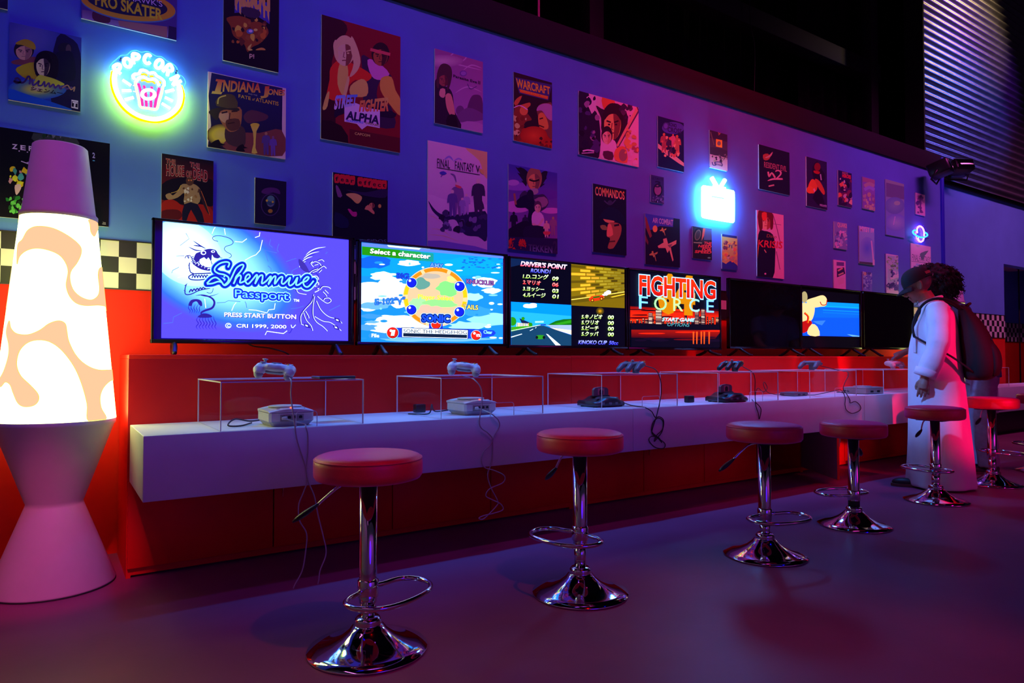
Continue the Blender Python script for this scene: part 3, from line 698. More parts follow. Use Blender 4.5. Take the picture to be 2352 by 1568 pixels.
s1.line([(455, 535), (450, 580), (465, 640), (500, 655)], 12, DB, 5); s1.line([(440, 560), (455, 590), (440, 600)], 6, DB)
s1.line([(700, 650), (600, 655), (500, 660), (445, 690), (470, 720), (560, 725), (640, 715)], 13, DB)
for i in range(6): s1.line([(480 + i * 30, 705), (495 + i * 30, 670), (512 + i * 30, 700)], 12, DB, 3)
s1.line([(420, 770), (405, 820), (410, 880), (470, 880), (560, 840), (680, 815)], 11, DB)
for i in range(7): s1.line([(450 + i * 34, 862 - i * 8), (470 + i * 34, 828 - i * 6), (485 + i * 34, 855 - i * 8)], 14, DB, 3)
s1.line([(430, 765), (398, 790)], 6, DB, 0); s1.line([(412, 850), (390, 838)], 6, DB, 0)
s1.line([(520, 895), (600, 890), (690, 920), (725, 970), (700, 1030), (620, 1060), (580, 1085), (600, 1110), (650, 1095)], 24, DB, 6, True)
s1.line([(560, 890), (640, 905), (710, 895), (780, 870)], 8, DB, 5, True); s1.line([(640, 860), (680, 870), (705, 850), (710, 815)], 7, DB)
s1.poly([(440, 1000), (470, 945), (540, 935), (585, 960), (590, 1010), (560, 1000), (530, 960), (490, 975), (475, 1010)], DB, 3)
for i in range(5): s1.line([(450 + i * 34, 985), (440 + i * 30, 1030), (460 + i * 26, 1060), (450 + i * 24, 1090)], 8, DB, 4, True)
s1.poly([(540, 1130), (600, 1090), (670, 1100), (700, 1130), (620, 1140)], DB, 3)
for i in range(7): s1.line([(555 + i * 26, 1115), (530 + i * 32, 1160), (550 + i * 32, 1200), (525 + i * 34, 1235), (545 + i * 34, 1265)], 9, DB, 5, True)
# bird: wing, head, neck scales, tail feathers
for i in range(7): s1.line([(1940 - i * 36, 365 + i * 26), (1830 - i * 24, 385 + i * 26), (1740 - i * 14, 440 + i * 22), (1690 - i * 6, 540 + i * 8)], 10, DB if i % 2 else LB, 6, True)
s1.poly([(1640, 500), (1690, 520), (1740, 590), (1760, 640), (1720, 640), (1660, 590)], (70, 54, 190), 3)
for p in ([(1780, 540), (1820, 520), (1870, 545), (1880, 580), (1840, 620), (1790, 640)], [(1810, 560), (1850, 550)], [(1850, 510), (1890, 500), (1915, 520)], [(1880, 590), (1910, 570), (1940, 595)], [(1790, 520), (1770, 540), (1800, 580)], [(1740, 660), (1790, 620), (1850, 600)], [(1860, 640), (1890, 610)]): s1.line(p, 13, DB); s1.line([(a + 7, b + 5) for a, b in p], 6, LB)
for i in range(6): s1.line([(1760 + i * 18, 660 + i * 32), (1830 + i * 8, 650 + i * 34), (1860, 690 + i * 30), (1820, 700 + i * 32)], 8, LB if i % 2 else DB, 4)
for p in ([(1800, 880), (1780, 960), (1700, 1050), (1660, 1120), (1665, 1200)], [(1810, 900), (1795, 1000), (1795, 1110), (1830, 1180), (1900, 1230), (1950, 1280)], [(1830, 950), (1880, 1050), (1960, 1120), (2060, 1150), (2110, 1195)], [(1810, 1120), (1900, 1170), (1990, 1190), (2100, 1275)], [(1690, 1080), (1720, 1160), (1770, 1220), (1790, 1275)], [(1710, 1060), (1740, 1110), (1750, 1140)], [(1660, 1200), (1690, 1215)], [(1840, 900), (1900, 950), (1950, 975), (1990, 950), (1965, 920), (1920, 925), (1910, 945)], [(1610, 800), (1630, 860), (1720, 880)], [(1870, 830), (1900, 795), (1960, 800), (1985, 820)], [(1900, 850), (1930, 880), (1945, 905)], [(1920, 830), (1960, 870)]): s1.line(p, 13, DB); s1.line([(a + 8, b + 4) for a, b in p], 6, LB)
for a, b in ((1725, 1225), (2060, 1165), (2045, 1245)): s1.poly([(a - 30, b - 25), (a + 20, b - 20), (a + 50, b + 30), (a - 10, b + 15)], DB); s1.poly([(a - 12, b - 12), (a + 12, b - 8), (a + 22, b + 10), (a - 4, b + 6)], LB)
s1.line([(1560, 1215), (1575, 1250), (1610, 1215)], 8, LB, 3); s1.line([(1575, 1250), (1550, 1300), (1530, 1300)], 7, DB, 3)
script = [[(870, 590), (885, 545), (850, 530), (785, 545), (735, 585), (725, 625), (765, 655), (830, 670), (875, 700), (870, 745), (830, 785)],
          [(640, 765), (690, 715), (740, 700), (790, 735), (830, 785), (875, 760), (910, 700), (960, 600), (1020, 560), (1040, 575), (1010, 630), (960, 690), (945, 740), (930, 770)],
          [(930, 770), (965, 700), (1000, 675), (1012, 700), (1000, 755), (1040, 745), (1080, 720), (1110, 690), (1095, 665), (1065, 690), (1060, 740), (1090, 770), (1140, 720), (1180, 672), (1188, 690), (1165, 770)],
          [(1165, 770), (1210, 690), (1245, 675), (1247, 710), (1240, 765), (1285, 740), (1330, 690), (1338, 700), (1310, 775), (1360, 700), (1390, 690), (1380, 770), (1430, 705), (1465, 695), (1455, 755), (1475, 770), (1510, 740)],
          [(1510, 740), (1550, 700), (1532, 760), (1548, 788), (1590, 760), (1628, 700), (1612, 775), (1640, 780), (1675, 755), (1725, 738), (1752, 702), (1727, 695), (1692, 735), (1702, 788), (1745, 800), (1805, 735)],
          [(640, 770), (700, 765), (760, 745), (800, 750)]]
for wd, c in ((92, (208, 244, 255)), (74, (40, 150, 255)), (60, (20, 40, 225)), (50, (14, 30, 205)), (17, (150, 220, 255))):
    for p in script: s1.line(p, wd, c, 6)
    if wd > 20:
        for p in script:
            for q in (p[0], p[-1]): s1.ell(q[0], q[1], wd / 2, wd / 2, c, 14)
s1.ell(830, 597, 9, 9, (170, 225, 255)); s1.ell(830, 690, 8, 8, (170, 225, 255))
s1.rim('Passport', 945, 912, 1530, 945, 84, (205, 244, 255), 25, 0.01); s1.rim('Passport', 945, 912, 1530, 945, 84, (20, 50, 225), 17, 0.01); s1.rim('Passport', 945, 912, 1530, 945, 84, (18, 44, 215), 8, 0.01); s1.text('Passport', 945, 912, 1530, 945, 84, (140, 215, 255), 0.004)
s1.text('TM', 1585, 960, 1645, 965, 26, (235, 245, 255), 0.02)
s1.text('PRESS START BUTTON', 836, 1132, 1618, 1158, 46, (52, 48, 150), 0.02); s1.text('PRESS START BUTTON', 830, 1126, 1612, 1152, 46, (250, 240, 255), 0.012)
s1.text('CRI 1999, 2000', 968, 1248, 1512, 1260, 38, (60, 60, 170), 0.02); s1.text('CRI 1999, 2000', 962, 1244, 1506, 1256, 38, (240, 244, 255), 0.008)
s1.ell(873, 1224, 33, 28, (240, 244, 255)); s1.ell(873, 1224, 27, 22, (70, 130, 252)); s1.text('C', 858, 1238, 888, 1238, 28, (240, 244, 255), 0.01)
tv1 = tv(0.385, 1.378, 1.030, 1.622, 'screen showing a pale blue title picture with cursive lettering between a dragon and a bird', (screen_mat('picture_one', 1.0), s1), (0.10, 0.90))

# --- second screen: character choice ring on a cloudy sky, the figure itself left out
s2 = screen_pic(831, 556, 785, 1156, (30, 160, 240)); s2.zoom(800, 530, 5.408)
s2.poly([(150, 140), (1940, 330), (1940, 600), (150, 560)], (14, 178, 240))
rc = random.Random(3)
for a, b, rx, ry, c in ((300, 390, 260, 80, (20, 110, 225)), (1500, 440, 420, 120, (10, 190, 236)), (250, 800, 330, 170, (238, 246, 252)), (420, 560, 150, 60, (225, 242, 252)), (760, 400, 140, 40, (245, 250, 255)), (560, 760, 260, 180, (240, 247, 252)), (640, 1150, 420, 130, (235, 240, 246)), (330, 930, 200, 50, (120, 200, 245)), (280, 1060, 140, 30, (70, 170, 240)), (240, 1200, 140, 40, (90, 180, 240)), (1700, 640, 160, 60, (235, 246, 252)), (1760, 1100, 280, 90, (170, 220, 250)), (1600, 1000, 200, 60, (60, 180, 244)), (1560, 820, 120, 50, (200, 235, 250)), (1100, 1340, 700, 40, (130, 205, 245)), (900, 220, 120, 24, (235, 246, 252)), (1780, 740, 120, 40, (220, 240, 250)), (1500, 1180, 240, 60, (190, 228, 250)), (500, 860, 120, 18, (130, 205, 246)), (300, 1130, 90, 18, (120, 200, 244))):
    s2.poly([(a + rx * math.cos(k * 0.35) * (0.75 + 0.4 * rc.random()), b + ry * math.sin(k * 0.35) * (0.75 + 0.4 * rc.random())) for k in range(18)], c, 3)
for k in range(60):
    a, b = rc.uniform(180, 1900), rc.uniform(380, 1350)
    s2.ell(a, b, rc.uniform(14, 60), rc.uniform(6, 18), rc.choice([(240, 248, 255), (150, 215, 248), (40, 165, 240), (225, 242, 252)]), 14)
for k in range(40): s2.ell(rc.uniform(1400, 1920), rc.uniform(330, 470), rc.uniform(8, 30), rc.uniform(4, 10), (20, 120, 215), 10)
s2.poly([(168, 145), (1940, 318), (1940, 345), (168, 190)], (110, 150, 240)); s2.poly([(480, 175), (900, 215), (880, 235), (500, 200)], (220, 240, 255))
s2.poly([(168, 192), (640, 236), (640, 346), (168, 298)], (40, 165, 10)); s2.poly([(640, 236), (900, 262), (900, 372), (640, 346)], (40, 180, 90)); s2.poly([(900, 262), (1060, 278), (1060, 388), (900, 372)], (30, 175, 170))
s2.text('Select a character', 274, 282, 1022, 352, 56, (20, 60, 40), 0.035, 0.12); s2.text('Select a character', 268, 276, 1016, 346, 56, (250, 252, 255), 0.022, 0.12)
RX, RYc = 1080, 820
s2.ell(RX, RYc, 405, 372, (238, 214, 180), 56); s2.ell(RX, RYc, 345, 318, (226, 208, 176), 56)
for a, b, rx, ry, c in ((900, 660, 110, 70, (110, 180, 170)), (1240, 720, 150, 90, (150, 225, 150)), (860, 900, 120, 80, (190, 225, 190)), (1150, 900, 200, 60, (170, 230, 160)), (1000, 980, 160, 60, (225, 205, 190)), (1280, 560 + 40, 60, 40, (230, 225, 150)), (1020, 560, 120, 40, (205, 200, 190))):
    s2.poly([(a + rx * math.cos(k * 0.45) * (0.7 + 0.5 * rc.random()), b + ry * math.sin(k * 0.45) * (0.7 + 0.5 * rc.random())) for k in range(14)], c, 3)
def arcseg(a0, a1, c):
    o = [(RX + 395 * math.cos(rad(a)), RYc + 362 * math.sin(rad(a))) for a in range(a0, a1 + 1, 3)]
    i = [(RX + 345 * math.cos(rad(a)), RYc + 318 * math.sin(rad(a))) for a in range(a1, a0 - 1, -3)]
    s2.poly(o + i, c)
for a0, a1 in ((-148, -118), (-112, -66), (-60, -32), (-20, 2), (10, 22), (40, 72), (108, 140), (160, 176), (184, 206)):
    s2_c = (255, 160, 20) if a0 < -25 or (30 < a0 < 120) else (255, 210, 20)
    arcseg(a0, a1, s2_c)
def orb(a, b, c, r=62):
    s2.ell(a, b, r + 5, r + 3, (200, 235, 255)); s2.ell(a, b, r, r - 2, tuple(int(x * 0.55) for x in c)); s2.ell(a - 4, b - 4, r * 0.92, r * 0.9, c); s2.ell(a - 22, b - 26, 15, 15, (240, 248, 255))
for a, b in ((785, 645), (1382, 690), (782, 980), (1378, 1008)): orb(a, b, (22, 40, 235))
s2.text('Player Select', 864, 842, 1312, 866, 54, (240, 236, 60), 0.02)
for st, x0, y0, x1, y1, h, c in (('AMY', 1012, 444, 1176, 462, 48, (130, 195, 245)), ('BIG', 598, 588, 748, 594, 62, (30, 90, 240)), ('KNUCKLES', 1464, 652, 1804, 676, 52, (190, 110, 190)), ('E-102"\u03b3"', 328, 916, 700, 892, 68, (60, 160, 245)), ('TAILS', 1426, 968, 1608, 980, 54, (235, 230, 110))):
    s2.rim(st, x0, y0, x1, y1, h, (20, 34, 130), 6, 0.02, 0, 8); s2.text(st, x0, y0, x1, y1, h, c, 0.022)
s2.poly([(998, 1100), (1168, 1100), (1168, 1212), (998, 1208)], (28, 48, 214)); orb(1086, 1160, (250, 50, 20))
s2.rim('SONIC', 908, 1124, 1258, 1134, 84, (180, 220, 255), 18, 0.04); s2.rim('SONIC', 908, 1124, 1258, 1134, 84, (14, 18, 70), 12, 0.04); s2.text('SONIC', 908, 1124, 1258, 1134, 84, (30, 95, 250), 0.045)
s2.poly([(300, 1268), (520, 1268), (520, 1340), (300, 1336), (262, 1330), (244, 1302), (262, 1274)], (60, 165, 250)); s2.poly([(500, 1200), (1560, 1218), (1800, 1236), (1828, 1268), (1800, 1300), (1600, 1340), (500, 1318)], (30, 70, 230))
s2.poly([(656, 1198), (1488, 1226), (1482, 1344), (656, 1324)], (18, 28, 90)); s2.poly([(664, 1206), (1478, 1234), (1474, 1338), (664, 1317)], (238, 246, 255)); s2.poly([(676, 1268), (1470, 1290), (1470, 1332), (676, 1312)], (16, 36, 70))
s2.text('SONIC THE HEDGEHOG', 680, 1264, 1466, 1284, 44, (14, 24, 60), 0.014)
for a, b in ((545, 1266), (1582, 1298)): orb(a, b, (235, 40, 25), 72 if a < 900 else 62)
s2.text('1', 520, 1304, 566, 1304, 74, (10, 10, 10), 0.06, 0.2); s2.text('1', 522, 1300, 564, 1300, 68, (250, 250, 250), 0.02, 0.2)
s2.text('File', 284, 1318, 378, 1322, 42, (245, 250, 255), 0.02); s2.text('Clear', 1674, 1274, 1782, 1280, 40, (200, 240, 255), 0.012); s2.text('0%', 1582, 1314, 1636, 1316, 34, (250, 240, 255), 0.02)
tv(1.397, 2.394, 1.030, 1.618, 'screen showing a cloudy blue sky, an orange ring with blue orbs and a green banner', (screen_mat('picture_two', 1.0), s2))

# --- third screen: split racing picture and score tables
s3 = screen_pic(1174, 590, 794, 1436, (3, 6, 26)); s3.zoom(1150, 570, 4.438)
s3.poly([(105, 100), (380, 128), (150, 180), (105, 190)], (14, 40, 90))
s3.text("DRIVER'S POINT", 205, 178, 672, 214, 46, ((240, 240, 255), (255, 30, 60)), 0.03, 0.22); s3.text('ROUND1', 308, 244, 506, 256, 38, ((200, 205, 255), (50, 60, 235)), 0.02, 0.22)
YG = ((240, 250, 230), (200, 225, 20)); RD = ((255, 200, 200), (245, 25, 50))
for st, n, yb, y2, c in (('1.D.\u30b3\u30f3\u30b0', '09', 302, 326, YG), ('2.\u30de\u30ea\u30aa', '06', 362, 387, RD), ('3.\u30e8\u30c3\u30b7\u30fc', '03', 428, 450, YG), ('4.\u30eb\u30a4\u30fc\u30b8', '01', 492, 508, YG)):
    x1 = {'1': 486, '2': 408, '3': 444, '4': 456}[st[0]]
    s3.text(st, 228, yb, x1, yb + (y2 - yb) * 0.5, 36, c, 0.02, 0.15); s3.text(n, 526, y2, 590, y2 + 4, 38, c, 0.025, 0.15)
# upper right: yellow brick wall beside a dirt road, an empty kart
s3.poly([(722, 160), (1264, 216), (1264, 610), (722, 582)], (120, 96, 0))
s3.poly([(722, 160), (1264, 216), (1264, 445), (722, 524)], (150, 122, 8))
for r in range(9):
    for k in range(6):
        t0, t1 = k / 6 + (0.08 if r % 2 else 0), (k + 0.9) / 6 + (0.08 if r % 2 else 0)
        def W(t, v):
            t = min(1.0, t); t2 = t ** 0.7; x = 722 + 542 * t2; a, b = 160 + 56 * t2, 524 - 79 * t2; return (x, a + (b - a) * v)
        v0, v1 = r / 9 + 0.02, (r + 1) / 9 - 0.02
        br = 1.0 - 0.45 * (k / 6)
        c = (int(235 * br), int(205 * br), int(50 * br)) if (r * 5 + k * 3) % 4 else (int(110 * br), int(88 * br), 8)
        if t0 < 1: s3.poly([W(t0, v0), W(t1, v0), W(t1, v1), W(t0, v1)], c)
s3.poly([(722, 528), (1264, 440), (1264, 610), (722, 582)], (112, 92, 6)); s3.poly([(722, 560), (1264, 500), (1264, 610), (722, 582)], (140, 112, 4))
s3.line([(722, 524), (980, 488), (1264, 444)], 8, (240, 225, 120), 0); s3.poly([(1120, 496), (1264, 464), (1264, 472), (1140, 500)], (250, 220, 60))
for q in ((1075, 462, 22, 20), (1100, 448, 26, 20), (1050, 476, 14, 10)): s3.ell(*q, (235, 240, 250))
s3.poly([(900, 520), (930, 490), (1040, 478), (1056, 510), (1010, 528), (920, 540)], (225, 60, 15), 3); s3.poly([(940, 494), (1010, 484), (1015, 500), (945, 510)], (40, 120, 20))
for a, b, r in ((935, 530, 17), (1028, 514, 17), (1052, 500, 11)): s3.ell(a, b, r, r, (40, 24, 10)); s3.ell(a, b, r * 0.55, r * 0.55, (240, 190, 40))
# lower left: road, hills, grandstand
s3.poly([(100, 544), (720, 578), (720, 995), (100, 985)], (0, 168, 245)); s3.poly([(100, 640), (720, 690), (720, 790), (100, 800)], (40, 200, 250))
for q in ((300, 592, 70, 18), (330, 575, 40, 16), (270, 585, 40, 18)): s3.ell(*q, (235, 246, 255))
s3.poly([(480, 780), (560, 740), (640, 722), (720, 718), (720, 800)], (20, 130, 20), 0); s3.poly([(540, 770), (720, 730), (720, 760), (600, 780)], (50, 180, 30))
s3.poly([(190, 712), (310, 762), (310, 790), (215, 765)], (16, 40, 90)); s3.poly([(165, 758), (310, 770), (310, 800), (160, 805)], (235, 235, 215))
for k in range(9): s3.poly([(168 + k * 16, 760), (174 + k * 16, 760), (174 + k * 16, 800), (168 + k * 16, 800)], rc.choice([(30, 30, 60), (220, 170, 40), (60, 90, 200)]))
for q in ((120, 745, 40, 46), (228, 716, 18, 18), (305, 778, 20, 22)): s3.ell(*q, (40, 170, 20))
s3.poly([(100, 800), (420, 786), (200, 830), (100, 850)], (70, 190, 30)); s3.poly([(460, 782), (720, 782), (720, 835), (500, 800)], (190, 205, 235)); s3.poly([(500, 805), (720, 835), (720, 880), (560, 830)], (240, 225, 215))
s3.poly([(100, 850), (390, 788), (440, 788), (720, 885), (720, 995), (100, 985)], (22, 74, 118))
for p in ([(100, 902), (215, 870), (218, 876), (100, 912)], [(296, 838), (330, 820), (332, 824), (300, 842)], [(462, 872), (480, 876), (612, 988), (560, 988)], [(350, 812), (362, 804), (364, 808), (352, 816)]): s3.poly(p, (235, 242, 250))
s3.poly([(350, 742), (438, 740), (438, 758), (350, 760)], (190, 225, 250)); s3.poly([(385, 775), (460, 772), (460, 784), (385, 786)], (30, 70, 200))
s3.poly([(366, 888), (440, 886), (446, 922), (362, 924)], (50, 170, 40), 2)
for a in (368, 440): s3.ell(a, 908, 13, 16, (12, 20, 30))
for k in range(34): s3.poly([(100 + k * 9, 846 - k * 1.8), (105 + k * 9, 845 - k * 1.8), (105 + k * 9, 838 - k * 1.8), (100 + k * 9, 839 - k * 1.8)], (240, 240, 240))
# lower right table
for st, yb, x1 in (('5.\u30ad\u30ce\u30d4\u30aa', 716, 1030), ('5.\u30ef\u30ea\u30aa', 774, 996), ('5.\u30d4\u30fc\u30c1', 832, 992), ('5.\u30af\u30c3\u30d1', 890, 990)):
    s3.text(st, 820, yb, x1, yb + 2, 36, YG, 0.02, 0.15); s3.text('00', 1088, yb + 6, 1148, yb + 8, 38, YG, 0.025, 0.15)
s3.text('KINOKO CUP', 788, 976, 1076, 980, 38, ((210, 215, 255), (50, 40, 225)), 0.02, 0.2); s3.text('50cc', 1100, 980, 1192, 984, 36, ((150, 160, 255), (50, 50, 235)), 0.02, 0.2)
s3.glowell(1010, 640, 44, 40, [(1, (6, 8, 26)), (0.5, (120, 95, 5)), (0, (220, 180, 20))])
tv(2.403, 3.428, 1.024, 1.610, 'split screen with two score tables, a yellow brick wall and a blue-sky road', (screen_mat('picture_three', 1.0), s3))

# --- fourth screen: red skyline title
s4 = screen_pic(1448, 620, 801, 1652, (2, 6, 28)); s4.zoom(1150, 570, 4.438)
s4.poly([(1318, 590), (2240, 640), (2240, 780), (1318, 760)], ((130, 10, 10), (245, 60, 10)))
for k in range(14):
    a, b = rc.uniform(1340, 2200), rc.uniform(620, 740); s4.ell(a, b, rc.uniform(60, 160), rc.uniform(5, 12), rc.choice([(240, 40, 10), (110, 4, 8), (255, 90, 20), (60, 4, 12)]), 16)
x = 1318
while x < 2236:
    wd = rc.uniform(14, 40); h = rc.uniform(20, 90); s4.poly([(x, 770 - h), (x + wd, 770 - h), (x + wd, 790), (x, 790)], (26, 8, 20))
    for k in range(int(h / 9)): s4.poly([(x + 3, 772 - h + k * 9), (x + wd * rc.uniform(0.4, 0.9), 772 - h + k * 9), (x + wd * 0.8, 775 - h + k * 9), (x + 3, 775 - h + k * 9)], rc.choice([(240, 215, 190), (200, 130, 110), (90, 40, 60)]))
    x += wd + rc.uniform(2, 16)
for a, b, y0 in ((1574, 1640, 620), (1500, 1545, 655), (1972, 2016, 620), (2036, 2078, 615)):
    s4.poly([(a, y0), (b, y0 + 4), (b, 780), (a, 780)], (60, 24, 40))
    for k in range(int((775 - y0) / 10)): s4.poly([(a + 3, y0 + 6 + k * 10), (b - 6, y0 + 8 + k * 10), (b - 6, y0 + 12 + k * 10), (a + 3, y0 + 10 + k * 10)], rc.choice([(245, 235, 225), (220, 190, 170), (150, 110, 110)]))
s4.poly([(1318, 770), (2240, 776), (2240, 1010), (1318, 1000)], (5, 8, 30)); s4.poly([(1318, 830), (2100, 835), (2236, 850), (2180, 920), (1318, 910)], ((190, 24, 10), (70, 6, 20)))
for k in range(10): s4.ell(rc.uniform(1350, 2200), rc.uniform(840, 960), rc.uniform(60, 150), rc.uniform(6, 14), rc.choice([(225, 40, 12), (20, 10, 40), (130, 12, 20)]), 16)
for a in (1950, 1985, 2030, 2060, 2110): s4.poly([(a, 850), (a + 16, 850), (a + 12, 975), (a + 2, 975)], (235, 100, 30))
s4.text('64', 1596, 624, 1975, 652, 350, (214, 150, 0), 0.075)
s4.text('FIGHTING', 1398, 468, 2190, 520, 196, (205, 235, 255), 0.06, h2=178); s4.text('FIGHTING', 1404, 464, 2184, 514, 188, ((245, 60, 10), (200, 12, 8)), 0.038, h2=172)
s4.text('F', 1402, 614, 1492, 622, 130, (150, 220, 250), 0.004); s4.text('O', 1556, 628, 1686, 632, 132, (200, 240, 200), 0.004); s4.text('R', 1752, 636, 1852, 642, 130, (210, 240, 190), 0.004); s4.text('C', 1914, 644, 2018, 648, 130, (190, 235, 235), 0.004); s4.text('E', 2090, 652, 2166, 656, 128, (150, 215, 250), 0.004)
s4.text('START GAME', 1636, 740, 1962, 748, 34, (200, 240, 255), 0.02, 0.3); s4.text('OPTIONS', 1686, 792, 1912, 800, 34, (80, 170, 190), 0.012, 0.3)
tv(3.436, 4.452, 1.020, 1.612, 'screen showing a red city skyline under large title lettering', (screen_mat('picture_four', 1.0), s4))

# --- fifth: switched off;  sixth: half-lit picture;  seventh: off
tv(4.556, 5.540, 1.036, 1.612, 'switched-off black screen left of the one with the bright blue band', None)
s6 = screen_pic(1843, 664, 797, 1975, (2, 4, 18)); s6.zoom(1640, 580, 4.704)
s6.poly([(948, 520), (1584, 552), (1584, 908), (948, 896)], (4, 112, 240)); s6.poly([(948, 520), (1584, 552), (1584, 600), (948, 580)], (0, 165, 235))
for a, b, c in ((572, 640, (10, 190, 250)), (600, 672, (0, 100, 215)), (640, 700, (8, 130, 240)), (612, 680, (10, 150, 250))): s6.poly([(1180, a), (1584, a + 20), (1584, a + 34), (1180, a + 12)], c)
s6.poly([(948, 700), (1584, 705), (1584, 908), (948, 896)], (6, 96, 245)); s6.poly([(1070, 740), (1210, 732), (1170, 785), (1120, 770)], (60, 140, 250)); s6.poly([(1440, 880), (1584, 900), (1584, 908), (1500, 906)], (120, 200, 250))
# a plain pale figure in red stands where the picture has its fighter
PK, PS = (226, 214, 170), (196, 178, 126)
s6.poly([(948, 560), (1000, 545), (1080, 560), (1090, 640), (1050, 740), (948, 760)], PK, 3); s6.poly([(1000, 520), (1100, 480), (1180, 460), (1222, 500), (1215, 570), (1150, 585), (1060, 590)], PK, 3)
s6.ell(980, 480, 34, 62, PS); s6.line([(1150, 530), (1170, 565), (1215, 560), (1224, 510)], 9, (200, 20, 20), 4)
s6.poly([(948, 750), (1050, 735), (1060, 780), (1010, 850), (948, 865)], (200, 16, 20), 2); s6.poly([(1010, 850), (1060, 770), (1120, 800), (1146, 896), (1040, 896)], PK, 2)
s6.line([(980, 650), (1020, 690), (1010, 760)], 22, (215, 24, 20), 3); s6.line([(990, 650), (1030, 690), (1020, 760)], 6, (250, 200, 20), 3)
tv(5.542, 6.524, 1.042, 1.614, 'screen with a bright blue band and a pale figure in red at its left side', (screen_mat('picture_six', 1.0), s6))
tv(6.565, 7.55, 1.046, 1.616, 'switched-off black screen behind the visitors, at the end of the row', None)
mb = MB(); q = [(0.82, 3.69, 1.05), (0.86, 3.66, 1.022), (0.93, 3.62, 1.012), (0.99, 3.60, 0.995), (1.03, 3.62, 0.980), (1.06, 3.75, 0.979)]
mb.tube(cat([(p[0] - tv1.location.x, p[1] - tv1.location.y, p[2] - tv1.location.z) for p in q], 6), 0.004, 6); obj('power_cord', mb, M['cord_black'], tv1)
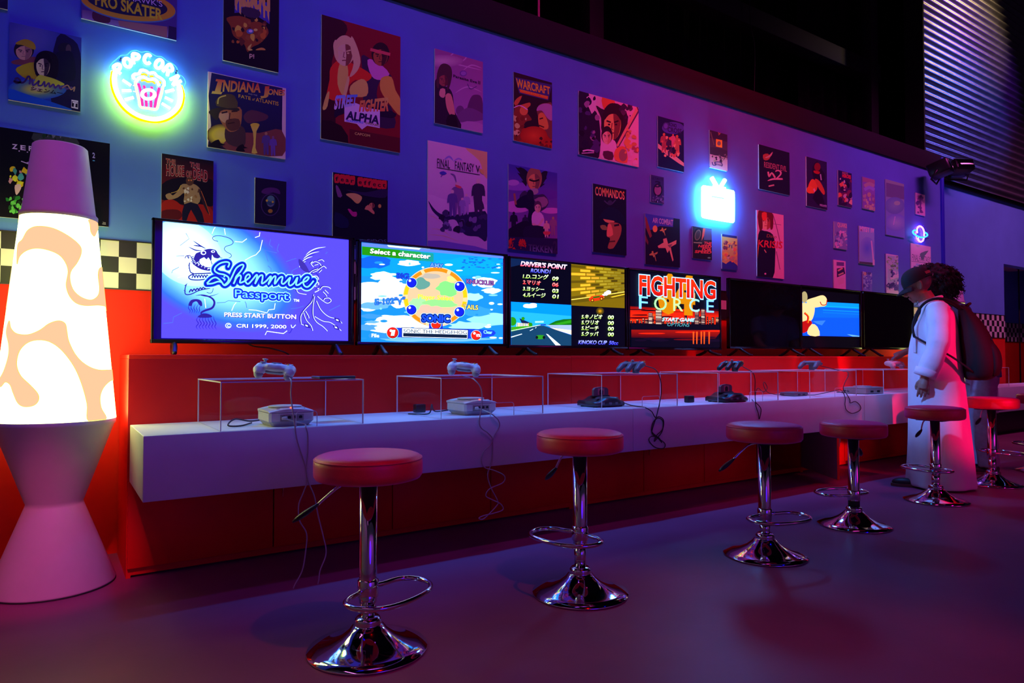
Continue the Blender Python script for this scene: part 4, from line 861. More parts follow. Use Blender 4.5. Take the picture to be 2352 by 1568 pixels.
# ================================================================== BAR STOOLS
def make_stool():
    t = thing('bar_stool', 'x', 'stool')
    mb = MB(); mb.lathe([(0.0, 0.0), (0.020, 0.0), (0.192, 0.001), (0.196, 0.004), (0.195, 0.008), (0.160, 0.017), (0.120, 0.030), (0.085, 0.049), (0.060, 0.070), (0.046, 0.086), (0.0, 0.086)], 72); obj('base', mb, M['chrome'], t)
    mb = MB(); mb.lathe([(0.0, 0.080), (0.044, 0.083), (0.047, 0.088), (0.043, 0.094), (0.045, 0.099), (0.036, 0.108), (0.0, 0.110)], 40); obj('collar', mb, M['chrome'], t)
    return t
SEAT_TH = 0.082
def stool(x, y, seat_z, foot_z, foot_az, lever_az, label, lever_len=0.20, sleeve=True):
    """one gas-lift stool; azimuths in degrees, 0 = towards +X"""
    t = thing('bar_stool', label, 'bar stool', (x, y, 0), 0, 'red bar stools along the counter')
    mb = MB(); mb.lathe([(0.0, 0.0), (0.190, 0.0), (0.196, 0.003), (0.195, 0.008), (0.160, 0.017), (0.120, 0.030), (0.085, 0.049), (0.060, 0.070), (0.046, 0.086), (0.0, 0.086)], 72); obj('base', mb, M['chrome'], t)
    mb = MB(); mb.lathe([(0.0, 0.084), (0.044, 0.084), (0.047, 0.088), (0.043, 0.094), (0.045, 0.099), (0.036, 0.108), (0.0, 0.110)], 40); obj('collar', mb, M['chrome'], t)
    z1 = seat_z - SEAT_TH
    mb = MB(); mb.lathe([(0.0, 0.105), (0.0245, 0.105), (0.0245, foot_z - 0.045), (0.0, foot_z - 0.045)], 32); obj('lower_column', mb, M['chrome'], t)
    mb = MB(); mb.lathe([(0.0, foot_z - 0.045), (0.029, foot_z - 0.045), (0.0295, foot_z - 0.02), (0.029, z1 - 0.008), (0.0, z1 - 0.008)], 36); obj('upper_column', mb, M['chrome'], t)
    if not sleeve:
        mb = MB(); mb.lathe([(0.0, 0.108), (0.031, 0.108), (0.031, foot_z - 0.03), (0.0, foot_z - 0.03)], 32); obj('column_sleeve', mb, M['rubber'], t)
    R = Matrix.Rotation(rad(foot_az), 4, 'Z')
    mb = MB(); P = [(0.0, 0.030), (0.012, 0.060), (0.020, 0.110), (0.045, 0.148), (0.095, 0.160), (0.150, 0.138), (0.185, 0.085), (0.196, 0.0), (0.185, -0.085), (0.150, -0.138), (0.095, -0.160), (0.045, -0.148), (0.020, -0.110), (0.012, -0.060), (0.0, -0.030)]
    mb.tube([(a, b, foot_z) for a, b in cat(P, 5)], 0.0085, 10, mtx=R); obj('footrest', mb, M['chrome'], t)
    mb = MB(); mb.lathe([(0.030, foot_z - 0.030), (0.034, foot_z - 0.026), (0.034, foot_z + 0.026), (0.030, foot_z + 0.030)], 32, cap=False); obj('footrest_clamp', mb, M['chrome'], t)
    mb = MB(); mb.box(-0.085, 0.085, -0.085, 0.085, z1 - 0.010, z1 + 0.004, 0.004); obj('seat_plate', mb, M['black_plastic'], t)
    L = Matrix.Rotation(rad(lever_az), 4, 'Z'); a, b = 0.06, 0.06 + lever_len
    mb = MB(); mb.tube(cat([(0.03, 0, z1 - 0.012), (0.09, 0, z1 - 0.022), (0.03 + lever_len * 0.7, 0, z1 - 0.088)], 5), 0.005, 8, mtx=L); lv = obj('lever', mb, M['chrome'], t)
    mb = MB(); q0 = Vector((0.03 + lever_len * 0.66, 0, z1 - 0.082)); q1 = Vector((0.03 + lever_len * 1.08, 0, z1 - 0.140)); k = 6
    mb.tube([q0.lerp(q1, i / k) for i in range(k + 1)], [0.006, 0.011, 0.014, 0.016, 0.016, 0.013, 0.006], 12, mtx=L, flat=0.6); obj('lever_grip', mb, M['black_plastic'], lv)
    mb = MB(); r = 0.178
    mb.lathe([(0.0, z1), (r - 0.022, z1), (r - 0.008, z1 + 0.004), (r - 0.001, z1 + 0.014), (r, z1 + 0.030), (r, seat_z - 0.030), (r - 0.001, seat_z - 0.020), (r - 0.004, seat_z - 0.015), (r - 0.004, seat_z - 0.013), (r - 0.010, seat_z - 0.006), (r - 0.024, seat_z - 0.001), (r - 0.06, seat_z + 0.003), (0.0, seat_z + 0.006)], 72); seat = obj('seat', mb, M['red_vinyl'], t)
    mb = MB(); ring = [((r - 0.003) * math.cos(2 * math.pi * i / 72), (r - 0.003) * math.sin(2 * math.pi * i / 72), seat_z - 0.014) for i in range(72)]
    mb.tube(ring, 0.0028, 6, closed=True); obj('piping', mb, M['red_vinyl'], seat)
    return t
stool(0.879, 2.155, 0.643, 0.200, -65, 150, 'nearest red-topped chrome bar stool, in front of the first screen')
stool(1.804, 2.176, 0.660, 0.245, 190, 100, 'red-topped bar stool in front of the second screen, footrest turned to the left', 0.15)
stool(2.894, 2.087, 0.640, 0.200, -100, 160, 'red-topped bar stool with a wide footrest in front of the open dark cabinet bay')
stool(3.836, 2.172, 0.592, 0.172, 75, 20, 'lower red bar stool with a black column sleeve left of the white-robed visitor', 0.20, False)
stool(4.946, 2.232, 0.632, 0.222, 170, 70, 'red bar stool standing right in front of the white-robed visitor', 0.12)
stool(5.949, 2.281, 0.660, 0.240, -20, 60, 'red bar stool to the right of the white-robed visitor', 0.12)
stool(6.98, 2.30, 0.655, 0.230, 140, 60, 'red bar stool cut off by the right picture edge', 0.12)

# ================================================================== DISPLAY BOXES
def acrylic_box(x0, x1, y0, y1, label, notch_px=None, z0=CT, h=0.198):
    t = thing('display_box', label, 'display box', ((x0 + x1) / 2, (y0 + y1) / 2, z0), 0, 'clear display boxes on the counters')
    W, D = (x1 - x0) / 2, (y1 - y0) / 2; th = 0.005
    def pane(nm, a0, a1, b0, b1, c0, c1, thin):
        mb = MB(); mb.box(a0, a1, b0, b1, c0, c1); v = mb.v
        for i, f in enumerate(mb.f):                 # broad faces clear, sawn edges frosted
            ax = [max(v[q][k] for q in f) - min(v[q][k] for q in f) for k in range(3)]
            n = ax.index(min(ax)); mb.mi[i] = 0 if n == thin else 1
        broad = [i for i in range(6) if mb.mi[i] == 0]; k = broad[-1]                # one clear sheet face per pane
        for L_ in (mb.f, mb.mi, mb.sm): L_.pop(k)
        return obj(nm, mb, [M['acrylic'], M['acrylic_edge']], t)
    pane('top_pane', -W, W, -D, D, h - th, h, 2)
    pane('front_pane', -W, W, -D, -D + th, 0.0005, h - th - 0.0003, 1); pane('rear_pane', -W, W, D - th, D, 0.0005, h - th - 0.0003, 1)
    pane('side_pane', -W, -W + th, -D + th + 0.0003, D - th - 0.0003, 0.0005, h - th - 0.0003, 0); pane('side_pane', W - th, W, -D + th + 0.0003, D - th - 0.0003, 0.0005, h - th - 0.0003, 0)
    if notch_px:
        a, b = notch_px[0] - (x0 + x1) / 2, notch_px[1] - (x0 + x1) / 2; k = 0.066; r = 0.014
        P = [(a, -D - 0.0005, 0.001), (a, -D - 0.0005, k - r)] + [(a + r - r * math.cos(q * math.pi / 12), -D - 0.0005, k - r + r * math.sin(q * math.pi / 12)) for q in range(1, 7)] + [(b - r + r * math.sin(q * math.pi / 12), -D - 0.0005, k - r + r * math.cos(q * math.pi / 12)) for q in range(0, 7)] + [(b, -D - 0.0005, 0.001)]
        mb = MB(); mb.tube(P, 0.0016, 6); obj('cable_notch', mb, M['acrylic_edge'], t)
    return t
BY0, BY1 = 2.905, 3.415
nx = lambda a, b: (atZ(a, 975, CT + 0.0).x if False else atY(a, 960, 2.905).x, atY(b, 960, 2.905).x)
acrylic_box(0.560, 1.160, BY0, BY1, 'clear display box nearest the lamp, with a dark tablet on its lid', nx(680, 728))
acrylic_box(1.550, 2.160, BY0, BY1, 'clear display box over the second white console, only a pale controller on its lid', nx(1126, 1180))
acrylic_box(2.570, 3.185, BY0, BY1, 'clear display box over a black console, grey three-pronged controller with yellow buttons on its lid', nx(1475, 1515))
acrylic_box(3.560, 4.195, BY0, BY1, 'clear display box over a black console, shadowy grey controller on its lid', nx(1722, 1752))
acrylic_box(4.570, 5.190, BY0, BY1, 'clear display box over the small flat grey console', nx(1918, 1945))
acrylic_box(5.590, 6.200, BY0, BY1, 'clear display box under the hand of the curly-haired visitor')
b0 = atZ(2292, 886, 0.605)
acrylic_box(9.27, 9.80, 3.56, 4.04, 'clear display box on the low far counter at the right edge', None, 0.605, 0.24)

# ================================================================== CONSOLES
def white_console(x, y, rz, label, cord_pts):
    t = thing('game_console', label, 'game console', (x, y, CT), rz, 'boxy white consoles')
    mb = MB(); w2, d2 = 0.095, 0.098
    # lower tray tapering to the table, upper shell with a bowed lid
    v = []; f = []
    prof = [(-0.014, 0.002), (0.0, 0.018), (0.0, 0.024)]
    lo = [(0.82, 0.001), (1.0, 0.022), (1.0, 0.027)]
    def ring(k, z, c=0.010):
        a, b = w2 * k if k < 1 else w2, d2 * k if k < 1 else d2
        return [(-a + c, -b, z), (a - c, -b, z), (a, -b + c, z), (a, b - c, z), (a - c, b, z), (-a + c, b, z), (-a, b - c, z), (-a, -b + c, z)]
    def loft(rs, m):
        o = []; fs = []
        for r in rs: o += r
        n = len(rs[0])
        for i in range(len(rs) - 1):
            for j in range(n): fs.append((i * n + j, i * n + (j + 1) % n, (i + 1) * n + (j + 1) % n, (i + 1) * n + j))
        fs.append(tuple(reversed(range(n)))); fs.append(tuple((len(rs) - 1) * n + j for j in range(n))); mb.add(o, fs, m)
    loft([ring(0.82, 0.001), ring(0.97, 0.020), ring(1, 0.022)], 1); loft([ring(1, 0.0225), ring(1, 0.060)], 0)
    # bowed lid
    n = 14; o = []; fs = []
    for i in range(n + 1):
        a = -w2 + 2 * w2 * i / n; s = 1 - (a / w2) ** 2
        for yy, base in ((-d2, 0.062), (-d2 + 0.02, 0.066), (d2 - 0.03, 0.072), (d2, 0.068)): o.append((a, yy, base + 0.012 * s))
    for i in range(n):
        for j in range(3): fs.append((i * 4 + j, (i + 1) * 4 + j, (i + 1) * 4 + j + 1, i * 4 + j + 1))
    k0 = len(o)
    for i in range(n + 1):
        a = -w2 + 2 * w2 * i / n; o += [(a, -d2, 0.058), (a, d2, 0.058)]
    for i in range(n):
        fs.append((i * 4, k0 + 2 * i, k0 + 2 * i + 2, (i + 1) * 4)); fs.append((i * 4 + 3, (i + 1) * 4 + 3, k0 + 2 * i + 3, k0 + 2 * i + 1))
    fs.append((0, 1, 2, 3, k0 + 1, k0)); e = n * 4; fs.append((e + 3, e + 2, e + 1, e, k0 + 2 * n, k0 + 2 * n + 1))
    mb.add(o, fs, 0); obj('body', mb, [M['white_plastic'], M['grey_plastic']], t)
    mb = MB(); mb.lathe([(0.070, 0.0), (0.072, 0.003), (0.066, 0.005), (0.0, 0.0065)], 48, mtx=Matrix.Translation((0.0, 0.008, 0.079))); obj('disc_lid', mb, M['white_plastic'], t)
    mb = MB(); mb.box(-0.050, 0.050, -d2 - 0.0015, -d2 + 0.002, 0.022, 0.052, 0.0015); pp = obj('port_panel', mb, M['tan_panel'], t)
    for i in range(4):
        px = -0.036 + 0.024 * i; mb = MB(); mb.prism([(px - 0.007, 0.034), (px + 0.007, 0.034), (px + 0.007, 0.043), (px + 0.003, 0.046), (px - 0.003, 0.046), (px - 0.007, 0.043)], -d2 - 0.0022, -d2 - 0.0012, 'y'); obj('port', mb, M['rubber'], pp)
    mb = MB(); mb.prism([(-0.006, -d2 + 0.012), (0.006, -d2 + 0.012), (0, -d2 + 0.024)], 0.079, 0.0815, 'z'); obj('power_light', mb, M['led'], t)
    for sx in (-0.052, 0.056): obj('button', MB().lathe([(0.0, 0.0), (0.009, 0.0), (0.009, 0.003), (0.0, 0.004)], 20, mtx=Matrix.Translation((sx, -0.07, 0.0735))), M['white_plastic'], t)
    mb = MB(); q = [(p[0] - x, p[1] - y, p[2] - CT) for p in cord_pts]; mb.tube(cat(q, 6), 0.0035, 6); obj('power_cord', mb, M['cord_black'], t)
    return t
c1 = atZ(668, 979, CT); c2 = atZ(1105, 953, CT)
print('consoles', c1, c2)
X1, Y1 = c1.x + 0.005, c1.y + 0.098; X2, Y2 = c2.x, c2.y + 0.098
white_console(X1, Y1, 0, 'white boxy game console inside the nearest display box', [(X1 - 0.06, Y1 + 0.10, CT + 0.02), (X1 - 0.12, Y1 + 0.12, CT + 0.012), (X1 - 0.20, Y1 + 0.05, CT + 0.030), (X1 - 0.24, Y1 - 0.01, CT + 0.010), (X1 - 0.19, Y1 - 0.005, CT + 0.005), (X1 - 0.12, Y1 + 0.10, CT + 0.006)])
white_console(X2, Y2, 0, 'white boxy game console inside the second display box from the lamp', [(X2 - 0.06, Y2 + 0.10, CT + 0.02), (X2 - 0.14, Y2 + 0.14, CT + 0.01), (X2 - 0.18, Y2 + 0.10, CT + 0.05), (X2 - 0.21, Y2 + 0.07, CT + 0.008), (X2 - 0.27, Y2 + 0.08, CT + 0.006), (X2 - 0.30, Y2 + 0.13, CT + 0.005)])
obj_plug = tag(obj('power_adapter', MB().box(-0.03, 0.03, -0.02, 0.02, 0, 0.045, 0.006), M['black_plastic'], None, (X2 - 0.185, Y2 + 0.235, CT)), 'black power brick behind the second white console', 'power adapter')
def black_console(x, y, label, cart_label, grp='black cartridge consoles'):
    t = thing('game_console', label, 'game console', (x, y, CT), 0, grp)
    mb = MB(); n = 20; o = []; fs = []
    # humped body: low at both ends, raised in the middle, front curling down
    def top(u): return 0.034 + 0.026 * math.exp(-((u) / 0.55) ** 4)
    outline = []
    for i in range(n + 1):
        u = -1 + 2 * i / n; a = 0.125 * u; fr = -0.095 + 0.030 * u ** 2 + (0.008 if abs(u) > 0.9 else 0)
        o += [(a, fr, 0.006), (a, fr - 0.004, top(u) * 0.55), (a, fr + 0.012, top(u)), (a, 0.075, top(u) + 0.004), (a, 0.090, top(u) * 0.8), (a, 0.088, 0.006)]
    for i in range(n):
        for j in range(5): fs.append((i * 6 + j, (i + 1) * 6 + j, (i + 1) * 6 + j + 1, i * 6 + j + 1))
        fs.append((i * 6 + 5, (i + 1) * 6 + 5, (i + 1) * 6, i * 6))
    fs.append(tuple(range(6))); fs.append(tuple(n * 6 + j for j in reversed(range(6)))); mb.add(o, fs, 0, True); obj('body', mb, M['dark_plastic'], t)
    for sx, sy in ((-0.10, -0.05), (0.10, -0.05), (-0.10, 0.07), (0.10, 0.07)): obj('foot', MB().lathe([(0.0, 0.0), (0.010, 0.0), (0.012, 0.008), (0.0, 0.009)], 16, mtx=Matrix.Translation((sx, sy, 0.0))), M['rubber'], t)
    mb = MB(); mb.box(-0.065, 0.065, 0.005, 0.04, 0.058, 0.066, 0.003); obj('cartridge_slot', mb, M['black_plastic'], t)
    for i in range(4):
        px = -0.072 + 0.048 * i; yy = -0.095 + 0.030 * (px / 0.125) ** 2; obj('port', MB().box(px - 0.011, px + 0.011, yy - 0.006, yy, 0.016, 0.030, 0.003), M['mid_plastic'], t)
    for sx in (-0.075, 0.075): obj('button', MB().box(sx - 0.010, sx + 0.010, -0.05, -0.03, 0.046, 0.056, 0.003), M['mid_plastic'], t)
    c = thing('game_cartridge', cart_label, 'game cartridge', (x, y + 0.022, CT + 0.062), 0, 'grey cartridges in the black consoles')
    mb = MB(); mb.prism([(-0.058, 0.0), (0.058, 0.0), (0.058, 0.038), (0.045, 0.050), (0.0, 0.055), (-0.045, 0.050), (-0.058, 0.038)], -0.009, 0.009, 'y'); obj('shell', mb, M['mid_plastic'], c)
    mb = MB(); mb.box(-0.026, 0.026, -0.0096, -0.009, 0.006, 0.046, m=0); mb.prism([(-0.014, 0.008), (0.014, 0.008), (0.016, 0.028), (0.008, 0.040), (-0.008, 0.040), (-0.016, 0.028)], -0.0099, -0.0096, 'y', m=1); obj('sticker', mb, [mat('pink_sticker', (0.62, 0.22, 0.24), 0.5, noise=0.05, nscale=90), M['dark_plastic']], c)
    return t
c3 = atZ(1410, 935, CT); black_console(c3.x, c3.y + 0.10, 'black humped game console in the third display box', 'grey cartridge with a pink sticker standing in the nearer black console')
c4 = atZ(1704, 924, CT); black_console(c4.x, c4.y + 0.11, 'black humped game console in the fourth display box', 'grey cartridge standing in the farther black console')
tag(obj('power_adapter', MB().box(-0.03, 0.03, -0.02, 0.02, 0, 0.045, 0.006), M['black_plastic'], None, (c4.x - 0.28, c4.y + 0.20, CT)), 'black power brick left of the farther black console', 'power adapter')
def small_console(x, y, label):
    t = thing('game_console', label, 'game console', (x, y, CT))
    mb = MB(); mb.box(-0.09, 0.09, -0.065, 0.065, 0.002, 0.030, 0.008, seg=3); obj('body', mb, M['mid_plastic'], t)
    mb = MB(); mb.lathe([(0.055, 0.0), (0.055, 0.002), (0.0, 0.004)], 32, mtx=Matrix.Translation((-0.01, 0.005, 0.0298))); obj('disc_lid', mb, M['mid_plastic'], t)
    for sx in (-0.03, 0.03): obj('port', MB().box(sx - 0.016, sx + 0.016, -0.0665, -0.064, 0.008, 0.018, 0.001), M['rubber'], t)
    mb = MB(); mb.tube(cat([(-0.09, 0.03, 0.012), (-0.15, 0.05, 0.012), (-0.19, 0.10, 0.03), (-0.21, 0.12, 0.085), (-0.17, 0.14, 0.105), (-0.15, 0.13, 0.06), (-0.20, 0.13, 0.03), (-0.24, 0.15, 0.06), (-0.26, 0.16, 0.0)], 6), 0.003, 6); obj('power_cord', mb, M['cord_black'], t)
    return t
c5 = atZ(1848, 910, CT); small_console(c5.x, c5.y + 0.09, 'small flat grey console lying between the fourth and fifth display boxes')
def beige_console(x, y, label):
    t = thing('game_console', label, 'game console', (x, y, CT))
    mb = MB(); mb.box(-0.135, 0.135, -0.095, 0.095, 0.004, 0.042, 0.004); mb.box(-0.135, 0.135, -0.095, 0.095, 0.044, 0.056, 0.004); mb.box(-0.132, 0.132, -0.092, 0.092, 0.040, 0.046); obj('body', mb, M['beige_plastic'], t)
    mb = MB(); mb.lathe([(0.072, 0.0), (0.066, 0.008), (0.0, 0.011)], 40, mtx=Matrix.Translation((0, 0.01, 0.0555))); obj('disc_lid', mb, M['beige_plastic'], t)
    for sx in (-0.05, 0.05): obj('port', MB().box(sx - 0.022, sx + 0.022, -0.0965, -0.094, 0.014, 0.030, 0.001), M['rubber'], t)
    for sx in (-0.10, 0.10): obj('button', MB().lathe([(0.0, 0.0), (0.012, 0.0), (0.012, 0.003), (0.0, 0.004)], 20, mtx=Matrix.Translation((sx, -0.05, 0.0555))), M['beige_plastic'], t)
    mb = MB(); mb.tube(cat([(-0.135, 0.05, 0.02), (-0.20, 0.06, 0.03), (-0.25, 0.02, 0.012), (-0.28, 0.05, 0.02), (-0.24, 0.09, 0.014), (-0.16, 0.10, 0.012)], 6), 0.004, 6); obj('power_cord', mb, M['cord_black'], t)
    return t
c6 = atZ(2020, 906, CT); beige_console(c6.x + 0.06, c6.y + 0.16, 'beige flat console in the last display box beside the visitors')
# dark tablet on the first box
LID = CT + 0.198
c7 = atZ(776, 873, LID + 0.008)
t = thing('tablet', 'thin dark tablet lying on the lid of the nearest display box', 'tablet', (1.075, 3.06, LID), 0.02)
mb = MB(); mb.box(-0.085, 0.085, -0.055, 0.055, 0.0005, 0.013, 0.004, seg=3); obj('body', mb, M['dark_plastic'], t)
mb = MB(); mb.box(-0.078, 0.078, -0.048, 0.048, 0.0128, 0.0134); obj('screen', mb, M['screen_off'], t)
mb = MB(); mb.box(-0.086, 0.086, -0.056, 0.056, 0.0075, 0.0095, 0.0008); obj('edge_band', mb, M['mid_plastic'], t)
# small black console on the far counter
c8 = atZ(2283, 887, 0.605)
t = thing('game_console', 'small dark console in front of the glowing lamp on the low far counter', 'game console', (9.06, 3.70, 0.605))
mb = MB(); mb.box(-0.09, 0.09, -0.08, 0.08, 0.001, 0.045, 0.008); obj('body', mb, M['dark_plastic'], t)
obj('disc_lid', MB().lathe([(0.06, 0.0), (0.056, 0.004), (0.0, 0.006)], 32, mtx=Matrix.Translation((0, 0.01, 0.0448))), M['mid_plastic'], t)

# ================================================================== CONTROLLERS
def hang(pts): return cat(pts, 6)
def pad_white(loc, rz, tilt, label, cord_world):
    """wide pad with a thumb stick, pad cross, window and two drooping grips"""
    t = thing('game_controller', label, 'game controller', loc, rz, 'pale pads with a thumb stick')
    T = Matrix.Rotation(tilt, 4, 'Y')
    mb = MB(); mb.ball((0, 0, 0.052), 0.076, 0.050, 0.020, 20, mtx=T)
    for s in (-1, 1):
        mb.ball((s * 0.054, 0.012, 0.048), 0.030, 0.038, 0.024, 16, mtx=T); mb.tube([(s * 0.058, -0.005, 0.046), (s * 0.064, -0.032, 0.036), (s * 0.062, -0.045, 0.022)], [0.027, 0.024, 0.015], 12, mtx=T)
    mb.box(-0.032, 0.032, -0.046, 0.03, 0.040, 0.068, 0.008, mtx=T)
    b = skin_obj('body', mb, 0.0035, M['white_plastic'], t, 6)
    mb = MB(); mb.box(-0.038, 0.038, -0.030, 0.034, 0.024, 0.042, 0.010, mtx=T)
    for s in (-1, 1): mb.ball((s * 0.062, -0.030, 0.020), 0.020, 0.022, 0.0195, 12, mtx=T)
    obj('underside', mb, M['grey_plastic'], t)
    mb = MB(); mb.box(-0.020, 0.020, -0.008, 0.026, 0.0665, 0.0745, 0.003, mtx=T); obj('window', mb, M['dark_plastic'], t)
    st = obj('thumb_stick', MB().lathe([(0.0, 0.0), (0.006, 0.0), (0.006, 0.010), (0.012, 0.013), (0.012, 0.016), (0.0, 0.018)], 20, mtx=T @ Matrix.Translation((-0.052, 0.018, 0.070))), M['grey_plastic'], t)
    mb = MB(); mb.box(-0.065, -0.041, -0.016, -0.008, 0.066, 0.074, 0.0015, mtx=T); mb.box(-0.057, -0.049, -0.024, 0.0, 0.066, 0.074, 0.0015, mtx=T); obj('direction_pad', mb, M['grey_plastic'], t)
    for (a, c, m) in ((0.052, 0.022, 'blue_plastic'), (0.052, -0.006, 'yellow_plastic'), (0.039, 0.008, 'red_plastic'), (0.065, 0.008, 'white_plastic')): obj('button', MB().lathe([(0.0, 0.0), (0.0055, 0.0), (0.0055, 0.004), (0.0, 0.006)], 14, mtx=T @ Matrix.Translation((a, c, 0.068))), M[m], t)
    obj('start_button', MB().prism([(-0.006, -0.026), (0.006, -0.026), (0, -0.018)], 0.066, 0.071, 'z', mtx=T), M['grey_plastic'], t)
    inv = (Matrix.Translation(loc) @ Matrix.Rotation(rz, 4, 'Z')).inverted()
    mb = MB(); mb.tube([inv @ Vector(p) for p in hang(cord_world)], 0.0028, 7); cd = obj('cord', mb, M['cord_white'], t)
    e = inv @ Vector(cord_world[-1]); mb = MB(); mb.box(e.x - 0.010, e.x + 0.010, e.y - 0.012, e.y + 0.016, e.z - 0.006, e.z + 0.006, 0.003); obj('plug', mb, M['white_plastic'], cd)
    return t
YF = CF - 0.006
def onfront(pts, Y=YF): return [atY(a, b, Y) for a, b in pts]
A1 = atZ(637, 876, LID); A2 = atZ(1045, 868, LID)
print('pads', A1, A2)
L1 = Vector((0.80, 3.02, LID)); L2 = Vector((1.76, 3.06, LID))
pad_white(L1, rad(-28), 0.10, 'pale controller on the lid of the nearest display box',
          [atY(652, 859, L1.y - 0.045), atY(662, 865, L1.y - 0.06), atY(669, 876, 2.900), atY(668, 905, 2.893)] + onfront([(672, 940), (677, 975), (682, 1008), (692, 1040), (703, 1075), (705, 1105), (697, 1130), (686, 1160), (688, 1195), (704, 1225), (702, 1265), (694, 1310), (676, 1345), (673, 1365), (682, 1373), (700, 1366), (728, 1345), (735, 1310), (749, 1270), (742, 1230), (731, 1185), (722, 1140), (710, 1110), (704, 1080), (707, 1040), (707, 1000), (703, 982)]) + [atY(700, 974, 2.90), Vector((X1 + 0.01, Y1 - 0.135, CT + 0.02)), Vector((X1 - 0.02, Y1 - 0.125, CT + 0.030)), Vector((X1 - 0.036, Y1 - 0.114, CT + 0.038))])
pad_white(L2, rad(-28), 0.10, 'pale controller on the lid of the second display box from the lamp',
          [atY(1060, 862, L2.y - 0.045), atY(1080, 867, L2.y - 0.06), atY(1092, 874, 2.900), atY(1105, 893, 2.895)] + onfront([(1107, 930), (1101, 965), (1105, 982), (1120, 993), (1131, 1007), (1126, 1022), (1110, 1038), (1106, 1058), (1113, 1073), (1135, 1080), (1158, 1092), (1155, 1108), (1125, 1122), (1116, 1138), (1130, 1147), (1150, 1157), (1155, 1170), (1135, 1178), (1110, 1184), (1100, 1190), (1112, 1190), (1140, 1162), (1143, 1150), (1128, 1120), (1120, 1090), (1130, 1060), (1132, 1030), (1133, 1005), (1147, 980), (1145, 965), (1135, 955)]) + [atY(1125, 948, 2.90), Vector((X2 - 0.01, Y2 - 0.125, CT + 0.030)), Vector((X2 - 0.036, Y2 - 0.114, CT + 0.038))])
def pad_prongs(loc, rz, m, label, cord_world, n=3, stick=True, grp=None):
    t = thing('game_controller', label, 'game controller', loc, rz, grp)
    mb = MB(); mb.ball((0, 0.02, 0.058), 0.075, 0.040, 0.016, 20)
    xs = (-0.055, 0.0, 0.055) if n == 3 else (-0.052, 0.052)
    for q in xs:
        mb.tube([(q, 0.015, 0.056), (q * 1.06, -0.030, 0.046), (q * 1.12, -0.068, 0.022), (q * 1.12, -0.080, 0.016)], [0.020, 0.020, 0.017, 0.010], 12)
    if n == 3: mb.box(-0.020, 0.020, 0.025, 0.050, 0.001, 0.055, 0.004)
    else:
        for q in xs: mb.box(q - 0.018, q + 0.018, 0.035, 0.055, 0.040, 0.058, 0.004)
        mb.box(-0.02, 0.02, 0.0, 0.03, 0.001, 0.05, 0.004)
    skin_obj('body', mb, 0.0035, M[m], t, 4)
    if stick:
        for q in ((0.0,) if n == 3 else (-0.022, 0.022)): obj('thumb_stick', MB().lathe([(0.0, 0.0), (0.005, 0.0), (0.005, 0.010), (0.010, 0.013), (0.010, 0.016), (0.0, 0.018)], 18, mtx=Matrix.Translation((q, -0.004, 0.066))), M['grey_plastic'], t)
    mb = MB(); mb.box(-0.066, -0.044, 0.016, 0.024, 0.066, 0.077, 0.0015); mb.box(-0.059, -0.051, 0.009, 0.031, 0.066, 0.077, 0.0015); obj('direction_pad', mb, M['dark_plastic'], t)
    for (a, c, k) in ((0.046, 0.030, 'yellow_plastic'), (0.062, 0.030, 'yellow_plastic'), (0.054, 0.040, 'yellow_plastic'), (0.054, 0.020, 'yellow_plastic'), (0.040, 0.012, 'blue_plastic'), (0.030, 0.022, 'red_plastic')) if n == 3 else ((0.044, 0.02, 'mid_plastic'), (0.064, 0.02, 'mid_plastic'), (0.054, 0.03, 'mid_plastic'), (0.054, 0.01, 'mid_plastic')):
        obj('button', MB().lathe([(0.0, 0.0), (0.0052, 0.0), (0.0052, 0.005), (0.0, 0.007)], 14, mtx=Matrix.Translation((a, c, 0.069))), M[k], t)
    inv = (Matrix.Translation(loc) @ Matrix.Rotation(rz, 4, 'Z')).inverted()
    mb = MB(); mb.tube([inv @ Vector(p) for p in hang(cord_world)], 0.0028, 7); obj('cord', mb, M['cord_black'], t)
    return t
L3 = Vector((2.93, 3.03, LID)); L4 = Vector((3.86, 3.03, LID)); L5 = Vector((4.86, 3.08, LID)); L6 = Vector((6.02, 3.04, LID))
pad_prongs(L3, rad(-72), 'mid_plastic', 'dark grey three-pronged controller with yellow buttons on the third display box',
           [L3 + Vector((0.05, 0.012, 0.058)), atY(1490, 842, 2.97), atY(1507, 850, 2.92), atY(1517, 872, 2.895), atY(1519, 900, 2.893)] + onfront([(1515, 925), (1508, 955), (1500, 980), (1498, 995), (1510, 1005), (1527, 1018), (1524, 1029), (1505, 1027), (1491, 1012), (1496, 1002), (1512, 1004), (1520, 1016), (1510, 1003), (1497, 990), (1500, 970), (1512, 960), (1523, 968), (1521, 990), (1508, 1008), (1503, 1013), (1508, 1000), (1522, 985), (1524, 965), (1515, 957), (1505, 958), (1497, 945), (1485, 937)]) + [atY(1478, 935, 2.92), Vector((c3.x + 0.14, c3.y - 0.005, CT + 0.006)), Vector((c3.x + 0.09, c3.y + 0.008, CT + 0.022))])
pad_prongs(L4, rad(-80), 'dark_plastic', 'charcoal three-pronged controller on the fourth display box',
           [L4 + Vector((0.05, 0.0, 0.058)), atY(1712, 845, 2.97), atY(1728, 855, 2.92), atY(1734, 870, 2.895), atY(1734, 900, 2.893)] + onfront([(1736, 930), (1742, 950), (1744, 962), (1748, 940), (1738, 926)]) + [atY(1730, 921, 2.92), Vector((c4.x + 0.12, c4.y + 0.01, CT + 0.015))])
